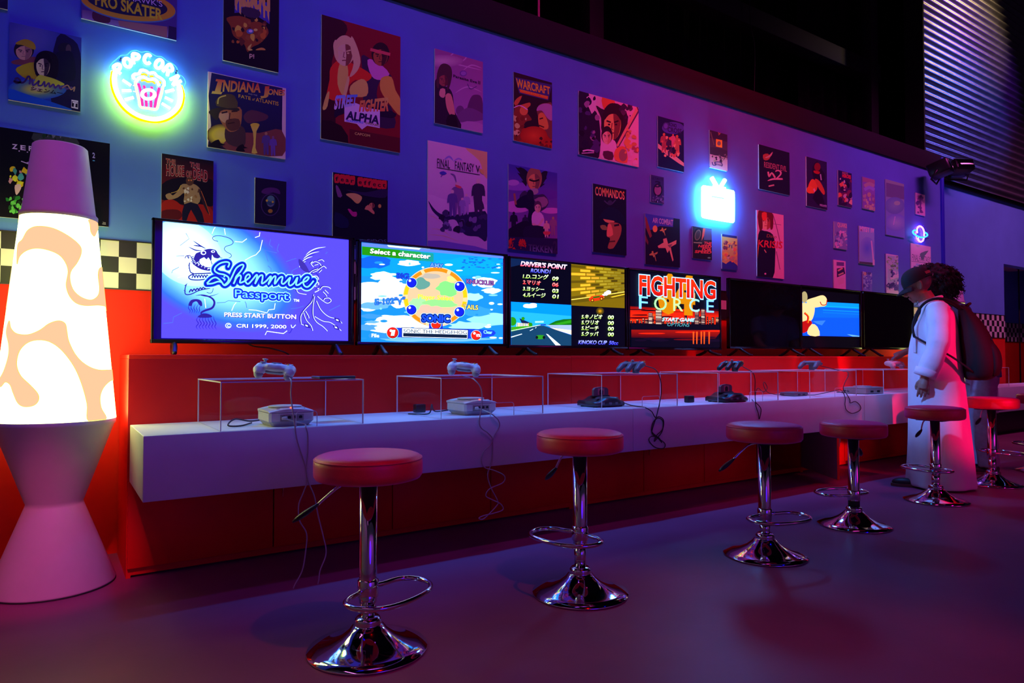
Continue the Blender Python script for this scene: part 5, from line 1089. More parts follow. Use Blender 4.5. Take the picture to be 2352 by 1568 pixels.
pad_prongs(L5, rad(-80), 'mid_plastic', 'small grey two-pronged controller on the fifth display box',
           [L5 + Vector((0.05, 0.02, 0.05)), atY(1930, 851, 2.99), atY(1945, 853, 2.93), atY(1948, 862, 2.90), atY(1940, 880, 2.895), atY(1937, 893, 2.893)] + onfront([(1945, 905), (1952, 918), (1953, 925), (1965, 922), (1976, 932), (1975, 942), (1958, 949), (1945, 942), (1941, 930), (1941, 912)]) + [atY(1932, 896, 2.91), atY(1918, 897, 2.93), Vector((c5.x + 0.16, c5.y + 0.02, CT + 0.006)), Vector((c5.x + 0.09, c5.y + 0.08, CT + 0.012))], 2, False)
t = pad_white(L6, rad(-5), 0.0, 'pale controller under the reaching hand on the last display box',
          [L6 + Vector((0.03, -0.05, 0.04)), L6 + Vector((0.10, -0.08, 0.01)), Vector((6.215, 2.91, LID - 0.03)), Vector((6.23, 2.895, CT + 0.08)), Vector((6.24, 2.888, CT - 0.03)), Vector((6.25, 2.888, CT - 0.06)), Vector((6.24, 2.90, CT + 0.03)), Vector((6.215, 2.95, CT + 0.03))])
# ================================================================== POSTERS
PY = WY - 0.0125
GRP = 'posters on the poster wall'
def ink_tone(L):
    return lambda c: tuple(max(0.004, min(0.92, c[i] / L[i])) for i in range(3))
LEFT = (0.36, 0.14, 0.36); LAMP = (0.62, 0.42, 0.40); MID = (0.40, 0.11, 0.38); MAG = (0.75, 0.06, 0.32); RIGHT = (0.60, 0.13, 0.38)
class Poster:
    def __init__(s, label, xL, yT, yB, xR, bg, z, tone=LEFT):
        s.p = Pic(PY, xL, yT, yB, xR, bg, ink_tone(tone)); s.p.zoom(*z); s.label = label
    def done(s):
        p = s.p; w2, h2 = (p.x1 - p.x0) / 2, (p.z1 - p.z0) / 2
        mb = MB(); mb.box(-w2, w2, 0.0, 0.0105, -h2, h2)
        b = tag(obj('poster', mb, M['foam'], None, (p.cx, PY, p.cz)), s.label, 'poster', GRP)
        p.build('printed_sheet', M['print'], b, (0, 0, 0)); return b
ZA = (0, 0, 4.9); ZB = (440, 0, 4.356); ZC = (940, 90, 4.2); ZD = (1440, 180, 4.611); ZE = (1700, 300, 3.607); ZF = (0, 280, 3.921); ZG = (480, 360, 4.9); ZH = (940, 300, 4.356); ZK = (1470, 280, 4.354); ZM = (1840, 340, 4.6125)
def head(p, x, y, w, h, skin, dark, hair):
    """plain generic face: oval, shadowed half, hair mass, brow, nose, mouth marks"""
    p.ell(x, y - h * 0.10, w * 0.60, h * 0.58, hair); p.ell(x, y, w * 0.48, h * 0.5, skin)
    p.poly([(x + w * 0.04, y - h * 0.42), (x + w * 0.40, y - h * 0.28), (x + w * 0.46, y), (x + w * 0.32, y + h * 0.36), (x + w * 0.06, y + h * 0.5), (x + w * 0.10, y + h * 0.1)], dark, 2)
    p.poly([(x - w * 0.5, y - h * 0.12), (x - w * 0.45, y - h * 0.5), (x, y - h * 0.66), (x + w * 0.45, y - h * 0.5), (x + w * 0.5, y - h * 0.12), (x + w * 0.2, y - h * 0.32), (x - w * 0.2, y - h * 0.30)], hair, 3)
    for s in (-1, 1):
        p.line([(x + s * w * 0.10, y - h * 0.06), (x + s * w * 0.34, y - h * 0.11)], h * 0.05, hair, 0); p.ell(x + s * w * 0.2, y + h * 0.01, w * 0.07, h * 0.03, hair, 10)
    p.line([(x - w * 0.02, y - h * 0.04), (x - w * 0.07, y + h * 0.16), (x + w * 0.03, y + h * 0.18)], h * 0.03, dark, 0); p.line([(x - w * 0.14, y + h * 0.29), (x + w * 0.12, y + h * 0.28)], h * 0.04, dark, 0)
def shards(p, seed, x0, y0, x1, y1, n, cols, r0, r1):
    q = random.Random(seed)
    for k in range(n):
        x, y = q.uniform(x0, x1), q.uniform(y0, y1); r = q.uniform(r0, r1); m = q.randint(5, 8); a0 = q.random() * 6
        p.poly([(x + r * q.uniform(0.5, 1.2) * math.cos(a0 + 6.283 * i / m), y + r * q.uniform(0.5, 1.4) * math.sin(a0 + 6.283 * i / m)) for i in range(m)], q.choice(cols), 2)
def standing(p, x, y, h, c, c2=None):
    """tiny plain standing figure, feet at y"""
    p.ell(x, y - h * 0.92, h * 0.065, h * 0.08, c2 or c, 14)
    p.poly([(x - h * 0.05, y - h * 0.85), (x - h * 0.17, y - h * 0.78), (x - h * 0.20, y - h * 0.48), (x - h * 0.12, y - h * 0.5), (x - h * 0.11, y), (x - h * 0.02, y), (x, y - h * 0.4), (x + h * 0.03, y), (x + h * 0.12, y), (x + h * 0.11, y - h * 0.5), (x + h * 0.20, y - h * 0.48), (x + h * 0.17, y - h * 0.78), (x + h * 0.05, y - h * 0.85)], c, 2)

# 1 corner of a dark poster cut by the frame
P = Poster('dark poster cut off by the top left corner of the picture', -70, -140, 2, 18, (26, 10, 44), ZA); P.p.poly([(-200, -200), (60, -100), (40, 20), (-200, 0)], (30, 14, 50), 2); P.done()
# 2 cursive title, three plain portrait figures
P = Poster('poster of three portrait figures over a cursive title, left of the popcorn sign', 22, 50, 229, 185, ((40, 28, 110), (20, 30, 120)), ZA); p = P.p
p.glowell(330, 420, 330, 260, [(1, (40, 30, 110)), (0.5, (58, 42, 120)), (0, (70, 50, 120))]); p.poly([(640, 420), (780, 420), (905, 600), (905, 1260), (620, 1230), (560, 900)], (18, 8, 44), 3)
p.glowell(420, 1000, 330, 120, [(1, (24, 40, 130)), (0.6, (70, 70, 90)), (0.3, (140, 110, 60)), (0, (170, 125, 110))]); p.poly([(110, 1000), (300, 1060), (620, 1160), (800, 1240), (110, 1110)], (16, 40, 140), 3)
p.poly([(130, 690), (240, 660), (400, 640), (410, 740), (230, 730), (150, 720)], (90, 30, 50), 3); p.poly([(190, 760), (400, 700), (430, 860), (330, 900), (210, 830)], (130, 84, 20), 3); head(p, 270, 580, 190, 190, (150, 80, 90), (110, 50, 70), (24, 10, 26)); p.poly([(180, 480), (280, 440), (380, 480), (395, 560), (260, 510), (190, 500)], (130, 76, 24), 3)
p.ell(730, 540, 80, 60, (20, 10, 30)); p.ell(770, 560, 30, 60, (60, 30, 50)); p.poly([(620, 620), (700, 580), (820, 600), (840, 900), (620, 860)], (14, 8, 34), 3)
p.poly([(380, 720), (440, 600), (520, 570), (620, 610), (660, 720), (620, 900), (430, 880)], (16, 6, 20), 3); head(p, 485, 740, 160, 240, (176, 118, 108), (40, 16, 36), (12, 4, 14)); p.poly([(430, 850), (520, 860), (640, 900), (720, 960), (400, 960)], (140, 100, 40), 3)
p.line([(165, 890), (200, 880), (230, 920), (190, 935), (160, 910), (260, 930), (320, 860), (340, 900), (330, 950)], 22, (40, 16, 60), 5)
p.line([(330, 950), (360, 890), (372, 960), (420, 930), (440, 910), (430, 960), (470, 960), (500, 920), (505, 975), (550, 935), (560, 980), (600, 950), (620, 990), (660, 960), (680, 1000), (720, 970), (750, 1000), (800, 985), (840, 1010)], 20, (58, 26, 86), 5); p.line([(700, 990), (760, 960), (800, 1010), (840, 980), (830, 1030)], 14, (120, 60, 70), 5)
p.text('\u30b7\u30a7\u30f3\u30e0\u30fc', 340, 1012, 700, 1070, 34, (14, 8, 20), 0.03, 0.3)
p.poly([(804, 1122), (880, 1134), (878, 1228), (802, 1212)], (170, 150, 190)); p.poly([(808, 1140), (876, 1150), (874, 1212), (806, 1200)], (20, 10, 30)); p.text('T', 812, 1198, 866, 1206, 50, (180, 160, 200), 0.06, 0.1); P.done()
# 3 oval title poster cut by the top edge
P = Poster('poster with an orange-rimmed oval title, cut by the top edge above the popcorn sign', 189, -130, 42, 406, (54, 24, 92), ZA); p = P.p
p.poly([(925, 110), (1100, 130), (1240, 220), (1400, 240), (1890, 300), (1985, 440), (925, 205)], ((70, 26, 70), (110, 60, 120)), 0)
p.poly([(1040, 140), (1100, 120), (1180, 150), (1240, 200), (1220, 260), (1060, 230)], (60, 16, 40), 3); p.poly([(1330, 230), (1880, 300), (1880, 425), (1340, 290)], (120, 50, 70)); p.poly([(1900, 290), (1985, 310), (1985, 450), (1890, 430)], (30, 10, 50))
p.ell(1440, 60, 545, 178, (60, 60, 110), 48, 0.16); p.ell(1440, 50, 540, 172, (196, 78, 24), 48, 0.16); p.ell(1430, 40, 460, 128, (22, 14, 44), 48, 0.16)
p.text('PRO SKATER', 1070, 50, 1832, 226, 130, (206, 132, 24), 0.03, 0, h2=120); p.text("TONY HAWK'S", 1120, -60, 1830, 78, 62, (170, 130, 190), 0.0, -0.1); P.done()
# 4 poster hung upside down: block title at its (lower) top, rocky figure
P = Poster('black poster hung upside down with glowing orange rock and blue block letters at top', 514, -40, 138, 640, (10, 4, 14), ZB); p = P.p
p.poly([(430, -40), (785, 30), (780, 240), (640, 150), (520, 120), (430, 130)], ((30, 30, 120), (50, 30, 110)))
for k in range(9): p.poly([(432 + k * 40, -60), (458 + k * 40, -55), (455 + k * 40, 110 + (k % 3) * 30 + k * 6), (438 + k * 40, 90 + (k % 2) * 30 + k * 8)], ((180, 90, 40), (200, 130, 70)))
p.text('DOOM', 786, -70, 432, -132, -180, (150, 90, 60), 0.05)
p.poly([(520, 70), (640, 90), (690, 130), (660, 180), (560, 170), (500, 120)], (40, 20, 44), 3)
p.poly([(350, 180), (480, 160), (600, 200), (720, 240), (770, 330), (690, 430), (610, 470), (560, 520), (520, 430), (420, 360), (390, 260)], (104, 36, 18), 3)
shards(p, 5, 400, 190, 740, 430, 26, [(140, 56, 22), (70, 22, 20), (30, 10, 16), (190, 96, 40), (110, 44, 24)], 14, 44); p.ell(585, 315, 36, 26, (60, 60, 110)); p.ell(590, 312, 20, 14, (190, 190, 220)); p.ell(640, 300, 20, 14, (220, 130, 60)); p.line([(600, 440), (570, 490), (610, 500)], 26, (210, 150, 60), 4, True); p.line([(640, 500), (700, 490), (740, 500)], 24, (150, 80, 44), 4, True)
p.text('id', 626, 546, 578, 540, -46, (220, 180, 110), 0.02); P.done()
# 5 adventure poster with arched title
P = Poster('poster with red and yellow title above a face in a brimmed hat, ragged cream sides', 478, 164, 337, 656, (190, 150, 130), ZB); p = P.p
p.poly([(200, 728), (910, 882), (905, 1240), (908, 1560), (160, 1480), (195, 1250), (170, 960)], ((20, 14, 60), (20, 8, 30)), 0)
p.glowell(300, 1350, 150, 110, [(1, (60, 26, 30)), (0.6, (190, 110, 40)), (0, (230, 170, 70))]); p.poly([(350, 1400), (500, 1330), (680, 1330), (900, 1300), (908, 1560), (360, 1500)], (90, 30, 40), 3); p.poly([(520, 1160), (600, 1100), (760, 1150), (740, 1200), (640, 1220), (560, 1230)], (64, 22, 44), 3)
p.poly([(590, 1240), (680, 1250), (650, 1310), (640, 1480), (660, 1530), (600, 1530), (620, 1440), (614, 1320)], (214, 140, 50), 2); p.ell(634, 1250, 46, 20, (200, 110, 40))
p.poly([(370, 1230), (500, 1260), (540, 1330), (520, 1470), (370, 1440), (330, 1340)], (50, 22, 34), 3); p.poly([(270, 1120), (480, 1070), (500, 1200), (470, 1290), (390, 1320), (330, 1270), (280, 1190)], (120, 52, 40), 3); p.poly([(272, 1140), (360, 1110), (372, 1190), (340, 1230), (290, 1200)], (140, 76, 76), 2); p.poly([(350, 1200), (470, 1190), (480, 1280), (400, 1310), (350, 1270)], (64, 24, 28), 3)
p.line([(300, 1130), (360, 1118)], 16, (30, 10, 20), 0); p.line([(400, 1115), (460, 1110)], 16, (40, 12, 20), 0); p.line([(385, 1130), (376, 1190), (400, 1200)], 12, (60, 20, 24), 0); p.line([(360, 1236), (430, 1226)], 12, (40, 12, 18), 0)
p.poly([(175, 1110), (300, 1070), (450, 1075), (470, 1110), (300, 1100), (260, 1200), (200, 1160)], (34, 18, 26), 3); p.poly([(250, 1060), (260, 980), (320, 945), (370, 940), (430, 960), (460, 1080)], (60, 34, 30), 2); p.line([(262, 1040), (275, 980), (345, 955)], 12, (150, 96, 60), 4)
for x, y, s in ((250, 1450, 1.0), (500, 1480, 0.7)): p.poly([(x - 80 * s, y + 20 * s), (x - 40 * s, y - 30 * s), (x + 20 * s, y - 55 * s), (x + 40 * s, y - 20 * s), (x + 90 * s, y), (x + 30 * s, y + 10 * s), (x + 50 * s, y + 50 * s), (x - 60 * s, y + 45 * s)], (14, 6, 14), 2)
standing(p, 745, 1540, 220, (60, 30, 90), (120, 60, 60)); standing(p, 815, 1550, 190, (74, 34, 110), (90, 40, 80))
p.poly([(246, 790), (330, 800), (328, 826), (306, 824), (290, 918), (310, 922), (296, 944), (198, 936), (208, 910), (232, 912), (262, 816), (240, 812)], ((226, 40, 40), (240, 180, 60)))
p.text('NDIANA', 310, 912, 690, 924, 110, ((215, 30, 36), (240, 160, 50)), 0.035, 0.1, h2=84); p.text('J', 690, 950, 770, 950, 84, ((215, 30, 36), (240, 160, 50)), 0.04, 0.1); p.text('ONES', 762, 944, 930, 956, 54, ((210, 30, 40), (235, 130, 50)), 0.035, 0.1, h2=54)
p.text('AND THE', 566, 944, 656, 962, 14, (120, 90, 110)); p.text('FATE', 470, 976, 592, 1002, 34, (222, 190, 40), 0.008); p.text('of', 604, 1004, 628, 1008, 26, (190, 160, 40), 0, 0.3); p.text('ATLANTIS', 642, 1014, 870, 1058, 38, (222, 190, 40), 0.008); P.done()
# 6 dark poster behind the lamp
P = Poster('wide black poster with spaced white capitals and yellow flowers, half hidden by the lit lamp', -62, 282, 492, 250, (9, 7, 12), ZF, LAMP); p = P.p
p.poly([(300, 100), (690, 150), (680, 230), (560, 190), (340, 200)], (54, 50, 44), 2); shards(p, 9, 340, 110, 680, 220, 22, [(80, 76, 60), (30, 50, 24), (20, 18, 20), (110, 100, 90)], 8, 26)
for st, x0, y0, x1, y1 in (('Z', 108, 240, 158, 246), ('E', 184, 250, 232, 256), ('R', 258, 258, 304, 264), ('O', 340, 268, 390, 275)): p.text(st, x0, y0, x1, y1, 42, (200, 150, 215), 0.03); p.ell(x1 + 15, y1 + 16, 6, 6, (200, 150, 215), 10)
p.text('2', 832, 322, 856, 326, 46, (170, 140, 200), 0.03); p.line([(834, 348), (854, 350)], 8, (90, 160, 190), 0)
shards(p, 11, 90, 420, 310, 560, 24, [(214, 170, 30), (200, 140, 20), (60, 110, 100), (190, 120, 20), (70, 130, 120), (190, 110, 110)], 12, 30); p.poly([(135, 570), (180, 560), (190, 600), (150, 660), (135, 620)], (206, 140, 130), 2); shards(p, 12, 60, 680, 330, 830, 60, [(30, 90, 30), (20, 60, 20), (60, 130, 40), (16, 40, 16), (90, 150, 60)], 8, 26); p.line([(190, 355), (300, 395)], 8, (180, 130, 190), 0); p.line([(240, 370), (320, 350)], 10, (150, 90, 150), 0)
shards(p, 13, 240, 600, 320, 700, 8, [(220, 150, 30), (160, 70, 20)], 8, 20); p.text('TM', 924, 910, 950, 914, 8, (200, 200, 160)); p.text('2000', 920, 922, 952, 926, 8, (200, 200, 160)); P.done()
# 7 red lettered horror poster above the first screen
P = Poster('black and red poster with ragged red capitals over a lunging bare-chested figure', 372, 352, 514, 489, ((10, 8, 18), (110, 16, 10)), ZF, (0.46, 0.26, 0.36)); p = P.p
p.poly([(1460, 560), (1620, 500), (1910, 520), (1910, 760), (1460, 700)], (16, 8, 16), 3); p.poly([(1460, 730), (1560, 700), (1660, 760), (1800, 740), (1910, 790), (1910, 960), (1460, 900)], (130, 18, 12), 3); p.poly([(1460, 800), (1600, 790), (1640, 850), (1560, 900), (1460, 880)], (70, 10, 14), 3)
p.poly([(1640, 560), (1700, 560), (1750, 560), (1800, 600), (1810, 660), (1780, 740), (1660, 740), (1660, 640), (1600, 680), (1520, 700), (1490, 660), (1530, 640), (1560, 660), (1620, 600)], (132, 84, 58), 3); p.ell(1710, 530, 36, 44, (70, 34, 24)); p.ell(1700, 525, 8, 8, (200, 80, 40), 8); p.ell(1722, 525, 8, 8, (200, 80, 40), 8); p.poly([(1660, 740), (1780, 740), (1840, 900), (1780, 900), (1720, 790), (1680, 890), (1640, 880)], (18, 12, 28), 2); p.line([(1790, 600), (1830, 700), (1880, 830)], 34, (36, 18, 24), 5, True)
shards(p, 3, 1640, 580, 1790, 720, 14, [(120, 70, 40), (226, 180, 120), (70, 36, 24)], 8, 22); p.line([(1630, 570), (1600, 620), (1540, 640)], 5, (240, 120, 50), 3); p.line([(1810, 620), (1850, 720), (1890, 840)], 4, (220, 70, 30), 3)
RDK = (196, 40, 40)
for st, a, b, c, d, h in (('THE', 1492, 368, 1582, 384, 40), ('THE', 1708, 400, 1800, 418, 40), ('HOUSE', 1494, 478, 1660, 490, 92), ('OF', 1672, 494, 1728, 500, 54), ('DEAD', 1736, 512, 1874, 540, 96)): p.text(st, a, b, c, d, h, (220, 110, 100), 0.055); p.text(st, a, b, c, d, h, (110, 10, 20), 0.025)
P.done()
# 8 small skull-ish emblem poster
P = Poster('small nearly black poster with a faint orange-eyed mask above the first screen', 586, 407, 512, 657, (16, 6, 34), ZG); p = P.p
p.glowell(690, 510, 130, 150, [(1, (16, 6, 34)), (0.7, (24, 8, 40)), (0, (28, 18, 50))]); p.poly([(590, 400), (620, 360), (700, 345), (780, 365), (800, 420), (720, 400), (650, 420)], (60, 16, 72), 3); p.ell(690, 540, 105, 125, (50, 22, 70)); p.ell(690, 540, 96, 116, (14, 6, 30)); p.ell(695, 500, 50, 66, (34, 40, 70)); p.ell(695, 470, 40, 34, (60, 66, 90)); p.ell(652, 492, 13, 14, (240, 130, 40), 12); p.ell(718, 508, 13, 12, (240, 120, 40), 12); p.line([(660, 540), (695, 555), (725, 535)], 10, (90, 60, 90), 4); p.ell(690, 610, 26, 22, (130, 70, 30)); P.done()
# 9 ransom-letter poster
P = Poster('square dark poster with typewriter letters torn on red scraps, between the first two screens', 765, 395, 558, 890, (9, 6, 24), ZG); p = P.p
for k, (ch, x, y) in enumerate((('f', 1440, 268), ('e', 1500, 274), ('a', 1556, 280), ('r', 1614, 290), ('e', 1702, 304), ('f', 1760, 314), ('f', 1806, 320), ('e', 1862, 328), ('c', 1916, 336), ('t', 1970, 340))):
    p.poly([(x - 30, y - 68), (x + 4, y - 74), (x + 30, y - 66), (x + 26, y + 20), (x - 6, y + 26), (x - 28, y + 18)], (170, 20, 34), 2); p.text(ch, x - 17, y, x + 17, y + 3, 46, (24, 6, 20), 0.02)
p.poly([(1540, 420), (1640, 410), (1720, 450), (1700, 510), (1660, 525), (1600, 470)], (170, 140, 60), 3); p.ell(1670, 455, 36, 22, (120, 90, 120)); p.poly([(1425, 330), (1450, 330), (1500, 440), (1450, 450)], (90, 40, 90), 2); p.poly([(1540, 370), (1760, 400), (1990, 360), (1985, 460), (1760, 440)], (28, 14, 50), 3); p.poly([(1540, 420), (1640, 412), (1715, 450), (1690, 510), (1610, 470)], (176, 146, 70), 3)
head(p, 1832, 545, 66, 80, (180, 84, 64), (90, 36, 40), (14, 6, 18)); p.poly([(1750, 590), (1790, 540), (1860, 620), (1850, 645), (1790, 600)], (180, 80, 70), 2); p.poly([(1560, 590), (1590, 590), (1620, 620), (1660, 620), (1660, 670), (1610, 665)], (140, 20, 90), 2); p.ell(1920, 555, 18, 22, (150, 90, 50)); p.poly([(1420, 620), (1560, 700), (1560, 800), (1420, 780)], (12, 10, 44), 2); p.text('EIDOS', 1782, 966, 1996, 972, 40, (70, 70, 110), 0.0); P.done()
# 10 big red fighter-style poster
P = Poster('largest poster, deep red with two plain fighter figures above a blue and orange title', 739, 33, 318, 919, (92, 8, 22), ZB); p = P.p
p.poly([(1303, 140), (1480, 190), (1560, 300), (1440, 500), (1400, 700), (1440, 1100), (1420, 1400), (1303, 1380)], (38, 4, 16), 3); p.poly([(1303, 1200), (1500, 1260), (1570, 1440), (1303, 1390)], (24, 3, 12), 2); p.poly([(1580, 1290), (2091, 1380), (2091, 1530), (1580, 1440)], (64, 6, 20))
BL, SK = (226, 156, 90), (206, 110, 60)
p.poly([(1700, 560), (1790, 590), (1900, 680), (2000, 760), (1990, 860), (1880, 820), (1860, 1000), (1990, 1060), (2030, 1280), (1740, 1200), (1720, 800)], (36, 14, 44), 3); p.poly([(1760, 600), (1860, 620), (1980, 740), (1890, 800), (1800, 760)], (150, 60, 130), 3); p.poly([(1900, 780), (2000, 770), (2040, 900), (2091, 1000), (2091, 1160), (1980, 1040), (1890, 900)], (200, 90, 44), 3)
head(p, 1890, 560, 150, 200, (120, 44, 34), (50, 14, 22), (26, 8, 18)); p.poly([(1790, 480), (1990, 530), (1985, 560), (1785, 510)], (150, 40, 60))
p.poly([(1390, 680), (1480, 600), (1620, 640), (1800, 750), (1740, 820), (1640, 800), (1560, 880), (1540, 1000), (1360, 980), (1380, 800)], (160, 24, 20), 3); p.poly([(1480, 640), (1560, 660), (1560, 840), (1520, 960), (1460, 840)], SK, 3); p.poly([(1590, 860), (1700, 790), (1760, 840), (1750, 960), (1600, 960)], SK, 3); p.poly([(1310, 1080), (1350, 940), (1380, 920), (1360, 1060), (1330, 1100)], SK, 2)
head(p, 1530, 530, 180, 260, (210, 130, 100), (90, 34, 36), BL); p.poly([(1600, 360), (1660, 480), (1690, 620), (1650, 720), (1580, 770), (1620, 640), (1590, 480)], BL, 3); p.poly([(1420, 430), (1450, 400), (1470, 560), (1450, 600), (1420, 500)], BL, 2); p.poly([(1560, 770), (1580, 800), (1540, 980), (1510, 980)], (210, 150, 80), 2)
p.poly([(1430, 1110), (1520, 1030), (1900, 1080), (2050, 1140), (2000, 1180), (1880, 1160), (1540, 1130), (1440, 1180)], (20, 6, 30), 2)
p.poly([(1528, 1060), (1640, 1030), (1760, 1080), (1884, 1100), (1882, 1282), (1756, 1258), (1704, 1296), (1652, 1240), (1528, 1216)], (214, 170, 226))
p.text('STREET', 1424, 1090, 1648, 1046, 130, ((40, 70, 220), (190, 180, 240)), 0.05, 0.12, h2=96); p.text('FIGHTER', 1674, 1112, 1970, 1104, 100, ((240, 140, 60), (190, 20, 30)), 0.05, 0.12, h2=128)
p.text('ALPHA', 1540, 1190, 1874, 1244, 80, (24, 10, 50), 0.045, 0.15); p.text("WARRIORS'", 1544, 1216, 1722, 1238, 20, (40, 60, 200), 0.03); p.text('DREAMS', 1740, 1240, 1878, 1268, 22, (110, 70, 70), 0.03); p.text('CAPCOM', 1632, 1346, 1784, 1370, 24, (190, 110, 70), 0.02); P.done()
# 11 pale fantasy poster
P = Poster('tall pale pink poster with thin title and dark beast sketch above the second screen', 983, 322, 574, 1119, ((170, 84, 150), (150, 84, 160)), ZH, MID); p = P.p
p.poly([(185, 640), (400, 700), (780, 740), (780, 900), (185, 820)], (176, 96, 170), 3); p.poly([(560, 170), (785, 215), (785, 470), (740, 430), (700, 300)], (196, 90, 90), 3); p.poly([(176, 1100), (500, 1130), (776, 1190), (776, 1300), (176, 1300)], (90, 50, 150), 2)
for q in ((200, 850, 300, 900), (220, 980, 420, 1060), (200, 1040, 500, 1110)): p.line([(q[0], q[1]), ((q[0] + q[2]) / 2, q[1] + 14), (q[2], q[3])], 6, (190, 90, 110), 5, True)
p.line([(350, 290), (400, 260), (440, 300)], 20, (110, 60, 150), 5, True); p.line([(440, 310), (490, 280), (530, 296)], 18, (120, 60, 150), 5, True)
DK = (28, 14, 60)
p.poly([(190, 700), (240, 770), (310, 830), (410, 850), (470, 840), (560, 820), (700, 810), (776, 830), (774, 1100), (690, 1060), (580, 1050), (520, 1000), (470, 900), (410, 890), (340, 915), (300, 870), (230, 800)], DK, 3); p.poly([(470, 950), (560, 1000), (540, 1020), (480, 1010)], (44, 24, 84), 2)
shards(p, 21, 300, 820, 760, 1000, 26, [(44, 22, 74), (70, 36, 100), (24, 10, 44), (90, 50, 120)], 10, 40)
for x, y, h, c in ((480, 840, 330, (90, 40, 110)), (690, 820, 340, (40, 18, 60)), (430, 850, 260, (70, 34, 110)), (570, 830, 200, (130, 70, 150)), (530, 840, 170, (110, 60, 140))): standing(p, x, y, h, c, (190, 110, 140))
p.poly([(650, 560), (690, 540), (720, 680), (750, 780), (650, 770)], (44, 18, 60), 2); p.line([(410, 430), (450, 450), (470, 520)], 16, (90, 40, 110), 4, True); p.poly([(300, 420), (340, 405), (375, 430), (330, 445)], (50, 30, 130), 2); p.line([(330, 440), (315, 465)], 8, (60, 30, 120), 0); p.poly([(460, 540), (520, 560), (510, 580), (470, 565)], (190, 40, 70), 2)
p.text('FINAL', 278, 360, 406, 380, 84, (30, 10, 40), 0.002); p.text('FANTASY', 456, 388, 648, 416, 84, (30, 10, 40), 0.002, h2=84); p.text('V', 664, 414, 706, 420, 68, (34, 10, 40), 0.02); p.line([(274, 368), (704, 442)], 6, (30, 10, 40), 0); p.poly([(700, 380), (740, 400), (745, 440), (710, 420)], (200, 130, 70), 2); P.done()
# 12 mauve poster with seated woman
P = Poster('mauve poster with a dark-dressed figure and small black title right of the largest poster', 999, 111, 282, 1109, ((110, 36, 104), (124, 48, 128)), ZC, MID); p = P.p
for q in ([(250, 200), (450, 240), (700, 300)], [(370, 190), (420, 140), (480, 110)], [(460, 240), (540, 190), (560, 130)], [(440, 520), (560, 460), (700, 510)], [(520, 300), (600, 250), (700, 280)]): p.line(q, 12, (140, 66, 136), 5, True)
p.glowell(320, 210, 200, 60, [(1, (118, 44, 112)), (0, (150, 80, 136))]); p.poly([(590, 570), (640, 535), (700, 570), (710, 780), (560, 720)], (70, 20, 70), 3); p.ell(490, 690, 40, 50, (80, 26, 84)); p.poly([(440, 760), (560, 660), (710, 720), (708, 780), (480, 800)], (84, 30, 90), 3); p.poly([(480, 830), (560, 790), (705, 820), (705, 905), (500, 860)], (132, 56, 130), 3)
p.poly([(250, 400), (300, 440), (380, 470), (420, 540), (440, 700), (500, 860), (245, 810)], (30, 8, 36), 3); p.poly([(350, 540), (400, 530), (430, 640), (440, 740), (400, 740), (360, 660)], (160, 66, 90), 3); p.poly([(370, 740), (440, 730), (470, 860), (360, 830)], (18, 4, 22), 2); p.poly([(300, 480), (345, 480), (345, 550), (320, 565), (290, 540)], (160, 70, 100), 2); head(p, 335, 390, 110, 130, (110, 32, 50), (70, 16, 36), (52, 16, 40)); p.poly([(268, 330), (300, 250), (350, 236), (400, 270), (412, 350), (385, 470), (360, 480), (372, 380), (300, 330), (285, 470), (262, 440)], (52, 16, 38), 3)
p.ell(520, 330, 34, 28, (80, 24, 110)); p.ell(522, 330, 26, 20, (110, 46, 130)); p.line([(560, 430), (590, 480), (650, 455)], 6, (60, 20, 84), 5); p.text('Parasite Eve', 424, 366, 652, 428, 26, (30, 8, 40), 0.02); p.text('II', 664, 432, 684, 438, 32, (30, 8, 40), 0.012); P.done()
# 13 red fantasy war poster
P = Poster('poster with a horned helmet facing a hooded soldier under an orange carved title', 1180, 165, 322, 1268, ((26, 6, 20), (140, 22, 20)), ZC, MID); p = P.p
p.poly([(1010, 330), (1380, 420), (1380, 800), (1200, 880), (1010, 760)], (30, 8, 24), 2); p.poly([(1020, 365), (1376, 440), (1368, 480), (1340, 590), (1060, 520)], (44, 24, 84)); p.poly([(1060, 480), (1340, 550), (1336, 580), (1070, 512)], (170, 50, 20)); p.text('WARCRAFT', 1034, 462, 1360, 532, 84, (236, 100, 30), 0.03, -0.05, h2=70); p.text('ORCS & HUMANS', 1080, 500, 1328, 566, 16, (240, 150, 50), 0.01)
p.poly([(1010, 620), (1040, 570), (1088, 545), (1060, 610), (1040, 640), (1090, 630), (1160, 610), (1168, 640), (1110, 680), (1060, 670)], (150, 50, 40), 2); p.poly([(1020, 640), (1110, 690), (1160, 740), (1180, 780), (1120, 800), (1080, 900), (1110, 960), (1010, 960)], (100, 26, 26), 3); p.ell(1105, 690, 40, 44, (180, 60, 44)); p.line([(1010, 660), (1070, 640), (1140, 680)], 8, (190, 130, 170), 4); shards(p, 31, 1010, 720, 1130, 960, 14, [(150, 90, 80), (40, 8, 16), (90, 20, 20), (200, 140, 90)], 8, 26)
p.poly([(1230, 680), (1260, 630), (1330, 615), (1380, 640), (1380, 960), (1300, 880), (1250, 820), (1240, 740)], (90, 30, 40), 3); p.poly([(1228, 690), (1250, 640), (1320, 620), (1380, 650), (1380, 780), (1330, 760), (1280, 690)], (130, 60, 120), 3); p.poly([(1245, 730), (1290, 710), (1330, 780), (1340, 860), (1280, 870), (1250, 830)], (190, 66, 44), 3); p.line([(1255, 770), (1290, 760)], 12, (50, 10, 14), 0); p.line([(1250, 830), (1300, 850)], 12, (60, 10, 16), 0)
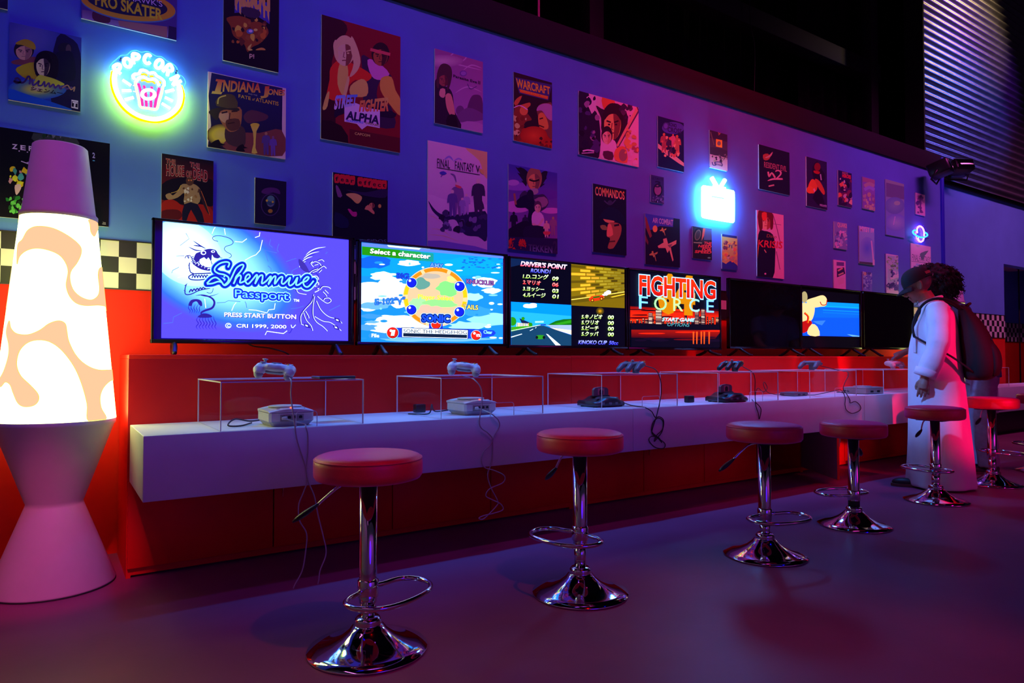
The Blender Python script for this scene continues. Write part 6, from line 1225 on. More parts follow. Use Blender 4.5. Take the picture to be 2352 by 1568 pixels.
p.glowell(1200, 930, 130, 90, [(1, (130, 20, 18)), (0, (196, 36, 26))]); shards(p, 32, 1260, 940, 1380, 1040, 8, [(50, 10, 20), (90, 14, 18)], 10, 30); P.done()
# 14 wide ink-drawing poster
P = Poster('wide poster of ink-style figures with a long diagonal blade, above the fourth screen', 1329, 208, 354, 1467, (180, 84, 140), ZC, MID); p = P.p
p.poly([(1637, 500), (1730, 520), (1740, 640), (1830, 760), (1830, 1140), (1640, 1110)], (24, 8, 40), 3); p.poly([(1710, 560), (1800, 540), (1800, 640), (1760, 720)], (196, 110, 150), 2); shards(p, 41, 1640, 560, 1820, 1100, 26, [(20, 6, 40), (50, 20, 80), (110, 50, 110), (16, 4, 30)], 12, 40); p.poly([(1860, 560), (1980, 590), (1960, 700), (1880, 680)], (170, 50, 40), 3)
p.poly([(1800, 640), (1880, 680), (1950, 620), (2040, 640), (2110, 760), (2060, 960), (1990, 1010), (1860, 900), (1850, 760)], (34, 10, 36), 3); head(p, 1960, 820, 170, 300, (206, 100, 70), (90, 30, 40), (30, 8, 28)); shards(p, 42, 2030, 640, 2200, 760, 12, [(40, 12, 50), (60, 20, 60)], 8, 34)
p.poly([(2200, 640), (2216, 700), (2010, 1060), (1985, 1030)], (60, 20, 60)); p.poly([(2190, 650), (2205, 690), (2010, 1040), (1998, 1020)], (180, 80, 90))
p.poly([(1850, 990), (1900, 960), (1980, 980), (2000, 1060), (1980, 1170), (1850, 1140)], (190, 110, 150), 3); head(p, 1905, 940, 90, 150, (200, 120, 110), (150, 70, 80), (30, 10, 30)); p.poly([(1870, 1080), (1960, 1090), (1960, 1165), (1880, 1150)], (60, 16, 50), 2); p.poly([(1990, 1060), (2080, 1040), (2100, 1190), (1980, 1160)], (170, 60, 50), 3); p.ell(2060, 1120, 40, 60, (110, 50, 70)); shards(p, 43, 2080, 860, 2210, 1200, 22, [(150, 70, 60), (120, 40, 60), (200, 120, 150), (170, 80, 60)], 8, 36); p.line([(1670, 1080), (1720, 1070), (1780, 1080)], 14, (190, 140, 190), 5); p.line([(1660, 1100), (1780, 1095)], 8, (200, 150, 200), 0); P.done()
# 15 purple sky poster with stern elder
P = Poster('purple-sky poster with a wild-haired elder above smaller fighters, over the third screen', 1168, 376, 571, 1280, ((40, 24, 120), (110, 40, 120)), ZH, MID); p = P.p
for q in ((1100, 560, 150, 40, (100, 40, 140)), (1380, 640, 120, 50, (70, 24, 120)), (1080, 760, 140, 60, (150, 60, 150)), (1420, 800, 100, 30, (150, 60, 150)), (1040, 520, 60, 30, (130, 60, 150))): p.ell(*q)
p.poly([(1090, 370), (1150, 380), (1200, 440), (1190, 520), (1130, 460)], (16, 6, 30), 2); p.poly([(1310, 430), (1380, 400), (1370, 470), (1330, 540), (1300, 520)], (16, 6, 30), 2); p.poly([(1100, 380), (1060, 360), (1110, 430), (1080, 420), (1140, 500), (1120, 500), (1170, 560), (1190, 480)], (20, 8, 34)); p.poly([(1330, 430), (1390, 410), (1350, 470), (1380, 470), (1330, 530), (1360, 530), (1310, 570), (1300, 500)], (20, 8, 34)); head(p, 1250, 500, 130, 200, (160, 70, 64), (90, 36, 50), (110, 50, 54)); p.line([(1200, 490), (1250, 505), (1300, 490)], 16, (20, 6, 20), 3); p.poly([(1220, 580), (1280, 580), (1290, 620), (1250, 640), (1210, 620)], (120, 70, 110), 2)
p.poly([(1100, 680), (1150, 600), (1210, 640), (1290, 640), (1350, 640), (1395, 720), (1330, 800), (1200, 800)], (40, 20, 60), 3); p.poly([(1250, 690), (1350, 660), (1390, 720), (1330, 770)], (110, 50, 100), 2); p.poly([(1060, 720), (1140, 650), (1240, 660), (1250, 900), (1200, 1020), (1180, 900), (1190, 780), (1080, 770)], (14, 6, 40), 3); p.ell(1210, 640, 34, 50, (18, 8, 40)); p.poly([(1040, 630), (1060, 625), (1075, 740), (1055, 740)], (120, 50, 60), 0)
standing(p, 1045, 1010, 200, (20, 8, 40)); standing(p, 1160, 1000, 160, (30, 12, 54)); p.poly([(1000, 980), (1180, 900), (1200, 1060), (990, 1080)], (16, 6, 36), 3); p.poly([(1225, 850), (1270, 800), (1340, 850), (1340, 960), (1240, 960)], (200, 130, 190), 3); head(p, 1285, 770, 64, 100, (190, 110, 120), (150, 80, 100), (60, 24, 60)); p.line([(1230, 930), (1290, 950), (1340, 880)], 22, (190, 120, 130), 4); p.poly([(1160, 960), (1340, 960), (1400, 1060), (1160, 1080)], (20, 8, 44), 3)
standing(p, 1372, 1060, 160, (190, 90, 120), (180, 90, 110)); standing(p, 1438, 1040, 180, (110, 50, 100), (130, 80, 80)); p.poly([(1340, 1010), (1410, 1010), (1400, 1040), (1350, 1040)], (206, 40, 60), 2); p.poly([(988, 1060), (1484, 1080), (1484, 1240), (988, 1190)], (26, 10, 56), 0)
p.text('\u9244', 992, 1166, 1074, 1172, 74, (190, 24, 30), 0.05); p.text('\u62f3', 1088, 1172, 1172, 1182, 74, (190, 24, 30), 0.05); p.text('TEKKEN', 1190, 1206, 1430, 1224, 72, ((30, 12, 44), (90, 60, 130)), 0.02); p.text('2', 1436, 1216, 1480, 1220, 110, (40, 18, 60), 0.03); P.done()
# 16 commando-style poster
P = Poster('narrow black poster with a half-lit face in a beret under orange capitals', 1362, 421, 578, 1439, (14, 6, 34), ZH, MAG); p = P.p
p.text('COMMANDOS', 1860, 642, 2154, 690, 84, ((200, 60, 40), (230, 120, 90)), 0.02, 0, h2=80); p.line([(1950, 700), (2010, 740), (2066, 690)], 12, (60, 24, 70), 5); p.ell(2008, 720, 24, 24, (50, 20, 60)); p.poly([(1940, 870), (2000, 860), (2060, 900), (2020, 925), (1960, 910)], (200, 80, 70), 2); p.poly([(1910, 950), (1960, 945), (1985, 990), (1930, 990)], (130, 56, 50), 2); p.poly([(1990, 930), (2070, 920), (2120, 950), (2115, 1040), (2060, 1150), (2030, 1180), (1985, 1170), (2010, 1080), (1975, 1050)], (150, 44, 50), 3); p.poly([(1990, 940), (2020, 940), (2040, 1040), (1990, 1060), (1975, 1040)], (230, 60, 70), 2); p.line([(2050, 950), (2100, 940)], 20, (30, 8, 30), 0); p.line([(2000, 1110), (2060, 1105)], 14, (70, 20, 30), 0); p.poly([(1900, 860), (2000, 760), (2120, 820), (2170, 940), (2040, 900), (1930, 880)], (12, 8, 40), 3); P.done()
# 17 two-line title poster
P = Poster('dark poster with a ringed two-line title over red-lit figures, right of the wide ink poster', 1511, 266, 382, 1571, (22, 8, 56), ZK, MAG); p = P.p
p.ell(330, 60, 110, 60, (70, 24, 120)); p.text('CHRONO', 250, 30, 366, 56, 34, (30, 8, 50), 0.03); p.text('CROSS', 276, 96, 416, 118, 46, (40, 10, 60), 0.03); p.ell(258, 40, 30, 36, (60, 20, 90)); p.ell(258, 40, 20, 26, (90, 30, 130)); p.poly([(180, 215), (225, 250), (330, 320), (438, 410), (440, 445), (330, 380), (180, 260)], (200, 110, 110), 0); p.poly([(180, 270), (440, 450), (440, 490), (180, 440)], (16, 10, 56), 0)
for x, y, h, c in ((240, 300, 190, (150, 30, 60)), (300, 340, 190, (60, 14, 60)), (370, 330, 200, (170, 40, 60)), (330, 250, 130, (190, 40, 90))): standing(p, x, y, h, c, (190, 50, 50))
shards(p, 51, 220, 150, 410, 340, 22, [(190, 40, 60), (40, 8, 40), (110, 20, 60), (210, 90, 90)], 6, 20); P.done()
# 18 tiny dark poster with numeral
P = Poster('tiny purple poster with a dark ring emblem, left above the lit television sign', 1495, 401, 463, 1525, (44, 14, 80), ZK, MAG); p = P.p
p.text('ULTIMATE', 116, 572, 232, 586, 22, (30, 6, 60), 0.02); p.ell(178, 680, 46, 66, (20, 6, 44)); p.ell(178, 680, 34, 50, (130, 30, 100)); p.text('3', 150, 650, 206, 654, 60, (24, 6, 50), 0.03); shards(p, 52, 120, 740, 232, 805, 18, [(20, 6, 44), (90, 30, 110), (120, 50, 140)], 5, 14); P.done()
# 19 aircraft poster
P = Poster('black poster with pinkish fighter aircraft flying up, above the fourth screen', 1482, 490, 606, 1562, (22, 4, 36), ZK, MAG); p = P.p
p.poly([(50, 915), (335, 955), (330, 1050), (200, 1040), (110, 1080), (50, 1060)], (50, 24, 130), 0); p.text('AIR COMBAT', 124, 1005, 332, 1040, 50, (90, 30, 120), 0.05, 0, h2=60); p.text('AIR COMBAT', 126, 1002, 330, 1036, 46, (170, 70, 150), 0.02, 0, h2=56); p.poly([(50, 940), (66, 960), (120, 1140), (100, 1160), (60, 1060)], (120, 20, 40)); p.poly([(50, 1110), (84, 1200), (80, 1230), (50, 1180)], (100, 16, 40))
for x, y, s, c in ((285, 1230, 1.0, (200, 90, 90)), (140, 1320, 0.45, (170, 70, 60)), (235, 1080, 0.35, (190, 70, 60))):
    p.poly([(x - 20 * s, y - 70 * s), (x - 4 * s, y - 10 * s), (x + 80 * s, y - 50 * s), (x + 76 * s, y - 10 * s), (x + 22 * s, y + 20 * s), (x + 30 * s, y + 60 * s), (x + 50 * s, y + 150 * s), (x + 40 * s, y + 165 * s), (x + 8 * s, y + 50 * s), (x - 10 * s, y + 80 * s), (x - 30 * s, y + 30 * s), (x - 100 * s, y + 30 * s), (x - 108 * s, y + 10 * s), (x - 50 * s, y - 25 * s), (x - 54 * s, y - 60 * s)], c); p.poly([(x - 10 * s, y), (x + 40 * s, y - 10 * s), (x + 14 * s, y + 30 * s)], (120, 40, 70))
p.ell(150, 1068, 24, 34, (210, 110, 60)); P.done()
# 20 castle poster
P = Poster('small brown poster with an orange square emblem, directly above the television sign', 1630, 298, 384, 1671, (70, 20, 60), ZK, MAG); p = P.p
p.poly([(700, 80), (876, 118), (876, 200), (700, 160)], (50, 12, 50)); p.poly([(698, 310), (740, 320), (800, 340), (876, 345), (878, 490), (698, 455)], (180, 100, 130), 2); p.poly([(700, 250), (876, 290), (876, 360), (800, 340), (700, 320)], (56, 16, 50), 2); p.poly([(760, 170), (822, 182), (822, 258), (760, 246)], (226, 90, 40)); p.ell(790, 214, 18, 22, (110, 40, 70)); p.text('9', 776, 130, 800, 134, 34, (160, 50, 60), 0.02, 0.2); p.line([(706, 100), (740, 230)], 10, (100, 34, 60), 0); shards(p, 53, 716, 320, 870, 400, 22, [(50, 14, 50), (110, 40, 80), (150, 70, 100)], 6, 18); p.line([(720, 400), (730, 430), (760, 430), (745, 405), (790, 400), (820, 420), (820, 440)], 10, (80, 30, 90), 4); p.text('Chronicles', 742, 424, 822, 446, 22, (60, 20, 70), 0.02); P.done()
# 21 speed poster
P = Poster('small poster with slanted red capitals over a car wheel, below left of the television sign', 1591, 519, 592, 1635, (44, 12, 34), ZK, MAG); p = P.p
p.poly([(640, 1062), (718, 1076), (718, 1180), (640, 1180)], (80, 26, 80)); p.ell(575, 1130, 44, 76, (24, 6, 24), rot=0.25); p.ell(578, 1130, 30, 56, (110, 30, 50), rot=0.25); p.ell(578, 1130, 22, 44, (60, 16, 40), rot=0.25); p.poly([(630, 1062), (655, 1066), (640, 1140), (615, 1190)], (200, 30, 50)); p.poly([(530, 1200), (718, 1216), (718, 1380), (530, 1360)], (30, 6, 28)); p.line([(536, 1205), (620, 1210)], 10, (150, 60, 80), 0)
for st, a, b, c in (('THE', 636, 1222, 712), ('NEED', 580, 1252, 712), ('FOR', 618, 1284, 712), ('SPEED', 546, 1308, 712)): p.text(st, a, b, c, b + 8, 26, (226, 24, 50), 0.035, 0.25)
p.ell(690, 1358, 16, 8, (110, 60, 90)); P.done()
# 22 orange crowd
P = Poster('small orange-toned poster of a crowd with a dark header, right below the television sign', 1658, 537, 617, 1694, (190, 70, 70), ZK, MAG); p = P.p
p.poly([(822, 1116), (970, 1138), (970, 1166), (822, 1144)], (40, 16, 80)); p.poly([(822, 1400), (860, 1420), (900, 1390), (970, 1430), (970, 1490), (822, 1475)], (44, 16, 100), 2); shards(p, 54, 826, 1180, 968, 1400, 50, [(226, 100, 50), (170, 50, 80), (200, 90, 110), (110, 20, 60), (230, 120, 60), (220, 40, 60)], 6, 20); p.text('71', 880, 1255, 920, 1262, 30, (50, 16, 90), 0.03); P.done()
# 23 numbered horror
P = Poster('near-black poster with red capitals and a big brushed numeral, upper right of the television sign', 1743, 331, 433, 1814, (26, 8, 44), ZE, MAG); p = P.p
p.poly([(190, 200), (230, 190), (250, 220), (225, 245), (195, 240)], (150, 36, 50), 2); p.line([(205, 225), (245, 210), (270, 175)], 16, (170, 70, 110), 3, True); p.text('RESIDENT EVIL', 198, 302, 386, 340, 46, (150, 44, 90), 0.02, h2=44); p.text('2', 290, 400, 352, 404, 78, (190, 80, 130), 0.0); p.line([(232, 340), (240, 380), (262, 350), (290, 390)], 14, (190, 80, 120), 3); p.line([(226, 415), (280, 400), (356, 405)], 14, (200, 90, 130), 4, True); p.line([(236, 460), (282, 450)], 12, (180, 70, 110), 0); P.done()
# 24 red-haired portrait poster
P = Poster('tall pink poster of a bobbed red-lit portrait with dark coat and red jagged title', 1738, 482, 634, 1801, (210, 80, 140), ZE, MAG); p = P.p
p.line([(270, 690), (300, 790), (340, 960)], 6, (110, 30, 80), 3); p.line([(250, 770), (340, 780)], 4, (130, 40, 100), 0); p.line([(300, 1000), (330, 1150)], 6, (120, 40, 90), 0); p.poly([(150, 860), (200, 830), (270, 860), (290, 960), (290, 1050), (270, 1220), (140, 1210)], (26, 6, 40), 3); p.poly([(148, 930), (160, 900), (150, 1000), (144, 1060)], (220, 50, 40), 0); head(p, 215, 745, 100, 150, (226, 80, 100), (160, 30, 50), (90, 8, 30)); p.poly([(150, 665), (262, 670), (272, 800), (250, 815), (245, 730), (190, 720), (185, 810), (160, 820)], (100, 10, 34), 3); p.poly([(180, 680), (220, 680), (215, 740), (185, 740)], (220, 26, 40), 2); p.text('Dino', 218, 882, 300, 892, 26, (150, 40, 50), 0.01, 0.2); p.text('KRISIS', 146, 960, 348, 976, 56, (196, 20, 50), 0.02, 0.1); p.line([(200, 985), (215, 1010)], 8, (200, 60, 90), 0); p.ell(208, 1185, 8, 8, (230, 120, 170), 10); P.done()
# 25 far posters
P = Poster('dark poster with orange-lit figures under a red one, first of the far upper row', 1852, 359, 472, 1900, (36, 16, 60), ZE, RIGHT); p = P.p
p.poly([(600, 300), (640, 250), (660, 300), (700, 360), (690, 420), (610, 400)], (26, 8, 40), 2); p.ell(640, 300, 26, 34, (110, 16, 34)); p.poly([(610, 330), (660, 340), (650, 360), (615, 350)], (150, 20, 30), 2); p.poly([(570, 440), (600, 400), (640, 440), (630, 500), (600, 520), (560, 500)], (190, 60, 40), 3); p.poly([(620, 400), (660, 420), (700, 500), (690, 530), (640, 460)], (170, 50, 40), 3); p.ell(580, 490, 30, 30, (200, 66, 40)); p.line([(610, 480), (625, 520)], 14, (210, 110, 130), 0); p.line([(665, 360), (672, 410)], 10, (150, 110, 150), 0); p.poly([(600, 560), (650, 480), (700, 600), (680, 640)], (24, 8, 40), 2); p.text('VIGILANTE', 658, 622, 716, 634, 16, (160, 130, 170), 0.03); P.done()
P = Poster('small dark poster with red lettering over a crowd, second of the far upper row', 1925, 390, 470, 1957, (60, 14, 70), ZE, RIGHT); p = P.p
p.poly([(816, 330), (925, 352), (925, 400), (870, 440), (816, 420)], (30, 8, 60), 2); p.text('MARVEL', 846, 356, 896, 366, 18, (150, 60, 90), 0.03); p.text('HEROES', 846, 384, 918, 398, 26, (190, 30, 50), 0.05); shards(p, 61, 820, 400, 922, 620, 44, [(200, 60, 60), (40, 10, 50), (170, 90, 130), (110, 20, 60), (200, 110, 110), (24, 6, 40)], 6, 22); P.done()
P = Poster('small tan poster with an arched banner over a figure, third of the far upper row', 1981, 405, 478, 2010, (118, 54, 130), ZE, RIGHT); p = P.p
p.poly([(1016, 385), (1120, 412), (1120, 440), (1016, 420)], (140, 60, 100)); p.line([(1030, 460), (1070, 440), (1110, 460)], 30, (150, 80, 110), 4); p.line([(1030, 490), (1070, 470), (1112, 490)], 26, (130, 70, 150), 4); shards(p, 62, 1030, 540, 1110, 650, 26, [(150, 80, 110), (170, 100, 110), (120, 50, 110)], 6, 18); p.ell(1068, 530, 16, 20, (160, 90, 100)); P.done()
P = Poster('tall pale-brown hazy poster, largest of the far upper row', 2034, 411, 538, 2078, ((120, 84, 110), (100, 70, 160)), ZE, RIGHT); p = P.p
p.poly([(1210, 430), (1364, 465), (1364, 570), (1210, 545)], (92, 54, 100), 0); p.glowell(1280, 620, 80, 70, [(1, (90, 66, 130)), (0, (110, 84, 130))]); p.glowell(1290, 760, 90, 70, [(1, (100, 70, 150)), (0, (140, 110, 150))]); p.ell(1300, 600, 26, 18, (136, 110, 120)); p.line([(1270, 780), (1284, 710)], 8, (170, 140, 160), 0); P.done()
P = Poster('small pink poster with a thin dark figure, above the ringed planet sign', 2103, 442, 491, 2125, (190, 84, 150), ZE, RIGHT); p = P.p
shards(p, 63, 1470, 540, 1520, 680, 22, [(110, 40, 110), (80, 30, 100), (150, 60, 130)], 6, 18); p.line([(1490, 540), (1496, 680)], 12, (90, 34, 100), 0); P.done()
P = Poster('grey-violet poster with cream lettering over a busy scene, left one of the far middle row', 1916, 508, 569, 1946, (110, 76, 140), ZM, RIGHT); p = P.p
p.text('QUAKE', 384, 830, 490, 846, 44, (186, 140, 130), 0.03); shards(p, 64, 364, 880, 490, 1040, 40, [(150, 110, 160), (80, 50, 120), (170, 120, 150), (190, 140, 160), (100, 80, 150)], 6, 24); P.done()
P = Poster('lavender poster with pale pink lettering across its top, middle of the far middle row', 1973, 518, 604, 2009, ((130, 96, 170), (120, 80, 170)), ZM, RIGHT); p = P.p
p.text('MYST IV', 622, 880, 778, 894, 52, (206, 140, 190), 0.05); p.glowell(700, 1060, 80, 120, [(1, (120, 84, 170)), (0, (80, 60, 180))]); p.line([(745, 980), (765, 1180)], 14, (190, 150, 190), 0); p.poly([(618, 1200), (780, 1215), (780, 1245), (618, 1228)], (70, 40, 70)); p.poly([(758, 1180), (784, 1182), (784, 1240), (758, 1238)], (210, 170, 170)); P.done()
P = Poster('white-bordered pink poster with a dark tilted box drawing, just above the sixth screen', 1915, 596, 668, 1943, (206, 130, 176), ZM, RIGHT); p = P.p
p.poly([(376, 1205), (455, 1210), (455, 1250), (376, 1245)], (90, 44, 110)); p.poly([(378, 1275), (455, 1262), (468, 1330), (380, 1370)], (44, 24, 70)); p.line([(390, 1300), (440, 1270)], 18, (190, 110, 110), 0); p.line([(395, 1345), (450, 1320)], 16, (180, 100, 110), 0); p.poly([(380, 1380), (456, 1370), (456, 1430), (400, 1450)], (190, 100, 150)); P.done()
P = Poster('narrow violet poster with faint figures, just above the seventh screen', 1982, 623, 672, 2003, (100, 60, 150), ZM, RIGHT); p = P.p
shards(p, 65, 655, 1310, 750, 1500, 34, [(130, 90, 170), (80, 44, 140), (150, 100, 170), (70, 40, 110)], 6, 22); p.ell(675, 1330, 16, 18, (170, 90, 110)); P.done()
P = Poster('white-bordered grey-pink poster with a leafy dark scene, above the seventh screen', 2035, 582, 672, 2064, (190, 140, 190), ZM, RIGHT); p = P.p
p.poly([(912, 1135), (1032, 1150), (1032, 1500), (912, 1500)], (150, 96, 150)); shards(p, 66, 916, 1150, 1030, 1300, 40, [(90, 70, 80), (120, 100, 90), (170, 130, 150)], 6, 20); shards(p, 67, 916, 1300, 1030, 1500, 34, [(80, 40, 110), (60, 30, 90), (190, 130, 170), (100, 56, 120)], 8, 26); P.done()
P = Poster('pale poster with thin barcode-like capitals and a dark fin shape, under the planet sign', 2092, 558, 660, 2139, (196, 140, 190), ZM, RIGHT); p = P.p
p.poly([(1260, 1140), (1270, 1110), (1350, 1085), (1310, 1140), (1290, 1190)], (90, 70, 100), 2); p.text('FINAL', 1176, 1190, 1246, 1200, 70, (80, 50, 90), 0.0); p.text('FANTASY', 1252, 1200, 1372, 1212, 60, (80, 50, 90), 0.0); p.line([(1170, 1198), (1376, 1224)], 5, (90, 60, 100), 0); shards(p, 68, 1180, 1230, 1280, 1400, 16, [(110, 70, 140), (150, 100, 170)], 8, 26); P.done()

# ================================================================== NEON SIGNS
G = {}
G['yellow'] = glow('neon_yellow', (0.86, 1.0, 0.0), 30.0); G['warmcore'] = glow('neon_warm_white', (1.0, 0.95, 0.35), 5.0)
G['ice'] = glow('neon_ice_blue', (0.16, 0.55, 1.0), 20.0); G['icerim'] = glow('glowing_plate_edge', (0.10, 0.60, 1.0), 1.6)
G['pink'] = glow('neon_hot_pink', (1.0, 0.02, 0.20), 2.6); G['cream'] = glow('neon_cream', (1.0, 0.70, 0.42), 2.0); G['gold'] = glow('neon_gold', (1.0, 0.62, 0.02), 1.5)
G['tvwhite'] = glow('neon_cyan_white', (0.05, 0.32, 1.0), 60.0); G['tvmag'] = glow('neon_magenta', (0.9, 0.1, 0.8), 1.0)
G['planet'] = glow('neon_planet_pink', (1.0, 0.25, 0.75), 3.5); G['ring'] = glow('neon_ring_cyan', (0.05, 0.60, 1.0), 2.0); G['violet'] = glow('neon_violet', (0.10, 0.02, 1.0), 26.0)
def neon(t, name, paths, r, m, Y, zoom, closed=False, n=8, par=None):
    """glass tubes bent along traced paths on the plane Y"""
    mb = MB(); ox, oy, k = zoom; o = t.location
    for P in paths:
        q = [atY(ox + a / k, oy + b / k, Y) - o for a, b in (cat(P, 6, closed) if len(P) > 2 else P)]
        mb.tube(q, r, n, closed=closed)
    return obj(name, mb, m, par or t)
ZS = (230, 100, 7.84)
YN = WY - 0.045
cen = atY(340, 200, WY - 0.03)
pop = thing('neon_sign', 'round neon popcorn sign with yellow ring and ice-blue lettering on the left wall', 'neon sign', cen)
edge = [(195, 480), (175, 420), (220, 350), (300, 280), (380, 215), (480, 205), (560, 140), (650, 125), (740, 155), (860, 145), (960, 200), (1020, 230), (1110, 240), (1200, 310), (1300, 360), (1380, 440), (1400, 540), (1490, 600), (1535, 690), (1510, 770), (1480, 800), (1500, 930), (1440, 1130), (1330, 1290), (1160, 1390), (960, 1420), (760, 1390), (560, 1290), (400, 1140), (270, 950), (200, 760), (195, 600)]
mb = MB(); q = [atY(ZS[0] + a / ZS[2], ZS[1] + b / ZS[2], WY - 0.028) - cen for a, b in cat(edge, 4, True)]
mb.prism([(v.x, v.z) for v in q], -0.003, 0.003, 'y'); plate = obj('backing_plate', mb, M['acrylic'], pop)
neon(pop, 'plate_rim', [edge[:21]], 0.0025, G['icerim'], WY - 0.028, ZS, par=plate); neon(pop, 'plate_rim', [edge[20:] + edge[:1]], 0.0022, M['acrylic_edge'], WY - 0.028, ZS, par=plate)  # upper plate edge glows by itself, standing in for light from the letters
mb = MB()
for a, b in ((368, 312), (1362, 530), (700, 1340), (1100, 1350)):
    v = atY(ZS[0] + a / ZS[2], ZS[1] + b / ZS[2], WY) - cen; mb.tube([(v.x, -0.004, v.z), (v.x, 0.03, v.z)], 0.0045, 10)
obj('standoff', mb, M['dark_plastic'], pop)
ring = [(280, 480), (255, 600), (262, 740), (310, 900), (400, 1060), (520, 1190), (680, 1290), (850, 1345), (1010, 1360), (1170, 1325), (1310, 1240), (1410, 1120), (1450, 980), (1450, 860), (1415, 740)]
neon(pop, 'outer_tube', [[(a - (24 if a < 900 else -22), b + 26) for a, b in ring]], 0.0125, G['yellow'], YN + 0.006, ZS); neon(pop, 'ring_tube', [ring], 0.0110, G['warmcore'], YN - 0.004, ZS)
def letter(ch, cx, cy, ang, s):
    S = {'P': [[(-0.32, 0.5), (-0.32, -0.5), (0.12, -0.5), (0.34, -0.25), (0.12, 0.0), (-0.3, 0.02)]], 'O': [[(0.36 * math.cos(k * 0.5236), 0.48 * math.sin(k * 0.5236)) for k in range(13)]], 'C': [[(0.36 * math.cos(0.7 + k * 0.49), 0.48 * math.sin(0.7 + k * 0.49)) for k in range(11)]],
         'R': [[(-0.32, 0.5), (-0.32, -0.5), (0.12, -0.5), (0.34, -0.25), (0.12, 0.0), (-0.3, 0.02)], [(0.0, 0.02), (0.36, 0.5)]], 'N': [[(-0.32, 0.5), (-0.32, -0.5)], [(-0.32, -0.5), (0.32, 0.5)], [(0.32, 0.5), (0.32, -0.5)]]}[ch]
    c, sn = math.cos(ang), math.sin(ang)
    return [[(cx + s * (a * c - b * sn), cy + s * (a * sn + b * c)) for a, b in P] for P in S]
for ch, x, y, a in (('P', 345, 450, -0.85), ('O', 492, 345, -0.5), ('P', 650, 275, -0.1), ('C', 858, 280, 0.12), ('O', 1062, 368, 0.5), ('R', 1225, 475, 0.75), ('N', 1360, 660, 1.1)):
    neon(pop, 'letter_tube', letter(ch, x, y, a, 168), 0.0080, G['ice'], YN, ZS)
rays = [[(405, 655), (555, 755)], [(395, 848), (560, 848)], [(450, 1010), (600, 970)], [(1175, 870), (1330, 830)], [(1165, 965), (1310, 1035)], [(1110, 1075), (1265, 1170)]]
for P in rays: neon(pop, 'ray_tube', [P], 0.0072, G['ice'], YN, ZS)
bucket = [(630, 690), (660, 850), (700, 1010), (730, 1140), (860, 1165), (1010, 1180), (1060, 1040), (1110, 880), (1130, 770)]
neon(pop, 'bucket_tube', [bucket], 0.0065, G['cream'], YN, ZS)
for P in ([(690, 720), (740, 900), (760, 1120)], [(790, 760), (820, 900), (835, 1130)], [(930, 780), (920, 900), (915, 1140)], [(1065, 800), (1010, 1000), (985, 1150)]): neon(pop, 'stripe_tube', [P], 0.0062, G['pink'], YN + 0.004, ZS)
for P in ([(620, 640), (590, 590), (630, 550), (700, 540), (740, 480), (820, 490), (880, 530), (970, 525), (1020, 580), (1090, 620), (1150, 680), (1150, 760)], [(640, 690), (700, 620), (770, 600), (820, 620), (900, 650), (980, 640), (1040, 700), (1060, 760)]): neon(pop, 'popcorn_tube', [P], 0.0068, G['warmcore'], YN - 0.002, ZS)
for P in ([(740, 560), (800, 550), (850, 580)], [(740, 670), (800, 660), (860, 690), (930, 680), (990, 720)], [(1070, 680), (1090, 720)], [(890, 590), (960, 590)]): neon(pop, 'popcorn_tube', [P], 0.0050, G['gold'], YN + 0.004, ZS)
neon(pop, 'badge_tube', [[(870 + 115 * math.cos(k * 0.4488), 915 + 82 * math.sin(k * 0.4488)) for k in range(14)]], 0.0075, G['ice'], YN - 0.006, ZS, True)
neon(pop, 'cross_tube', [[(640, 750), (590, 755)], [(630, 870), (590, 855)]], 0.002, G['cream'], YN, ZS)
# television-shaped sign
cen = atY(1649, 468, WY - 0.03); tvs = thing('neon_sign', 'blown-out ice-white neon sign shaped like an old television with two antennae', 'neon sign', cen)
ZT = (1470, 280, 4.354)
def rrect(a, b, c, d, sl=0.16, r=24):
    """rounded rectangle on the wall; the top and bottom edges follow the wall's perspective"""
    y = lambda x, v: v + (x - a) * sl
    return [(a, y(a, b + r)), (a + r * 0.3, y(a, b + r * 0.3)), (a + r, y(a + r, b)), (c - r, y(c - r, b)), (c - r * 0.3, y(c, b + r * 0.3)), (c, y(c, b + r)), (c, y(c, d - r)), (c - r * 0.3, y(c, d - r * 0.3)), (c - r, y(c - r, d)), (a + r, y(a + r, d)), (a + r * 0.3, y(a, d - r * 0.3)), (a, y(a, d - r))]
mb = MB(); q = [atY(ZT[0] + a / ZT[2], ZT[1] + b / ZT[2], WY - 0.028) - cen for a, b in rrect(615, 628, 945, 960, 0.17, 30)]
mb.prism([(v.x, v.z) for v in q], -0.003, 0.003, 'y'); obj('backing_plate', mb, M['acrylic'], tvs)
for k, (a, b, c, d) in enumerate(((630, 648, 930, 944), (654, 672, 906, 920), (678, 696, 882, 896), (702, 720, 858, 872))): neon(tvs, 'frame_tube', [rrect(a, b, c, d, 0.17, 26 - k * 4)], 0.0150, G['tvwhite'], YN, ZT, True)
for k in range(5):
    x = 732 + k * 25; sl = (x - 630) * 0.17
    neon(tvs, 'bar_tube', [[(x, 738 + sl), (x, 870 + sl)]], 0.0125, G['tvmag'] if k == 9 else G['tvwhite'], YN, ZT)
neon(tvs, 'magenta_tube', [[(797, 770), (797, 870)]], 0.003, G['tvmag'], YN - 0.014, ZT)
neon(tvs, 'antenna_tube', [[(716, 556), (770, 650)]], 0.0185, G['tvwhite'], YN, ZT); neon(tvs, 'antenna_tube', [[(848, 580), (800, 660)]], 0.0185, G['tvwhite'], YN, ZT)
neon(tvs, 'antenna_tube', [[(735, 640), (850, 664)]], 0.012, G['tvwhite'], YN, ZT)
mb = MB()
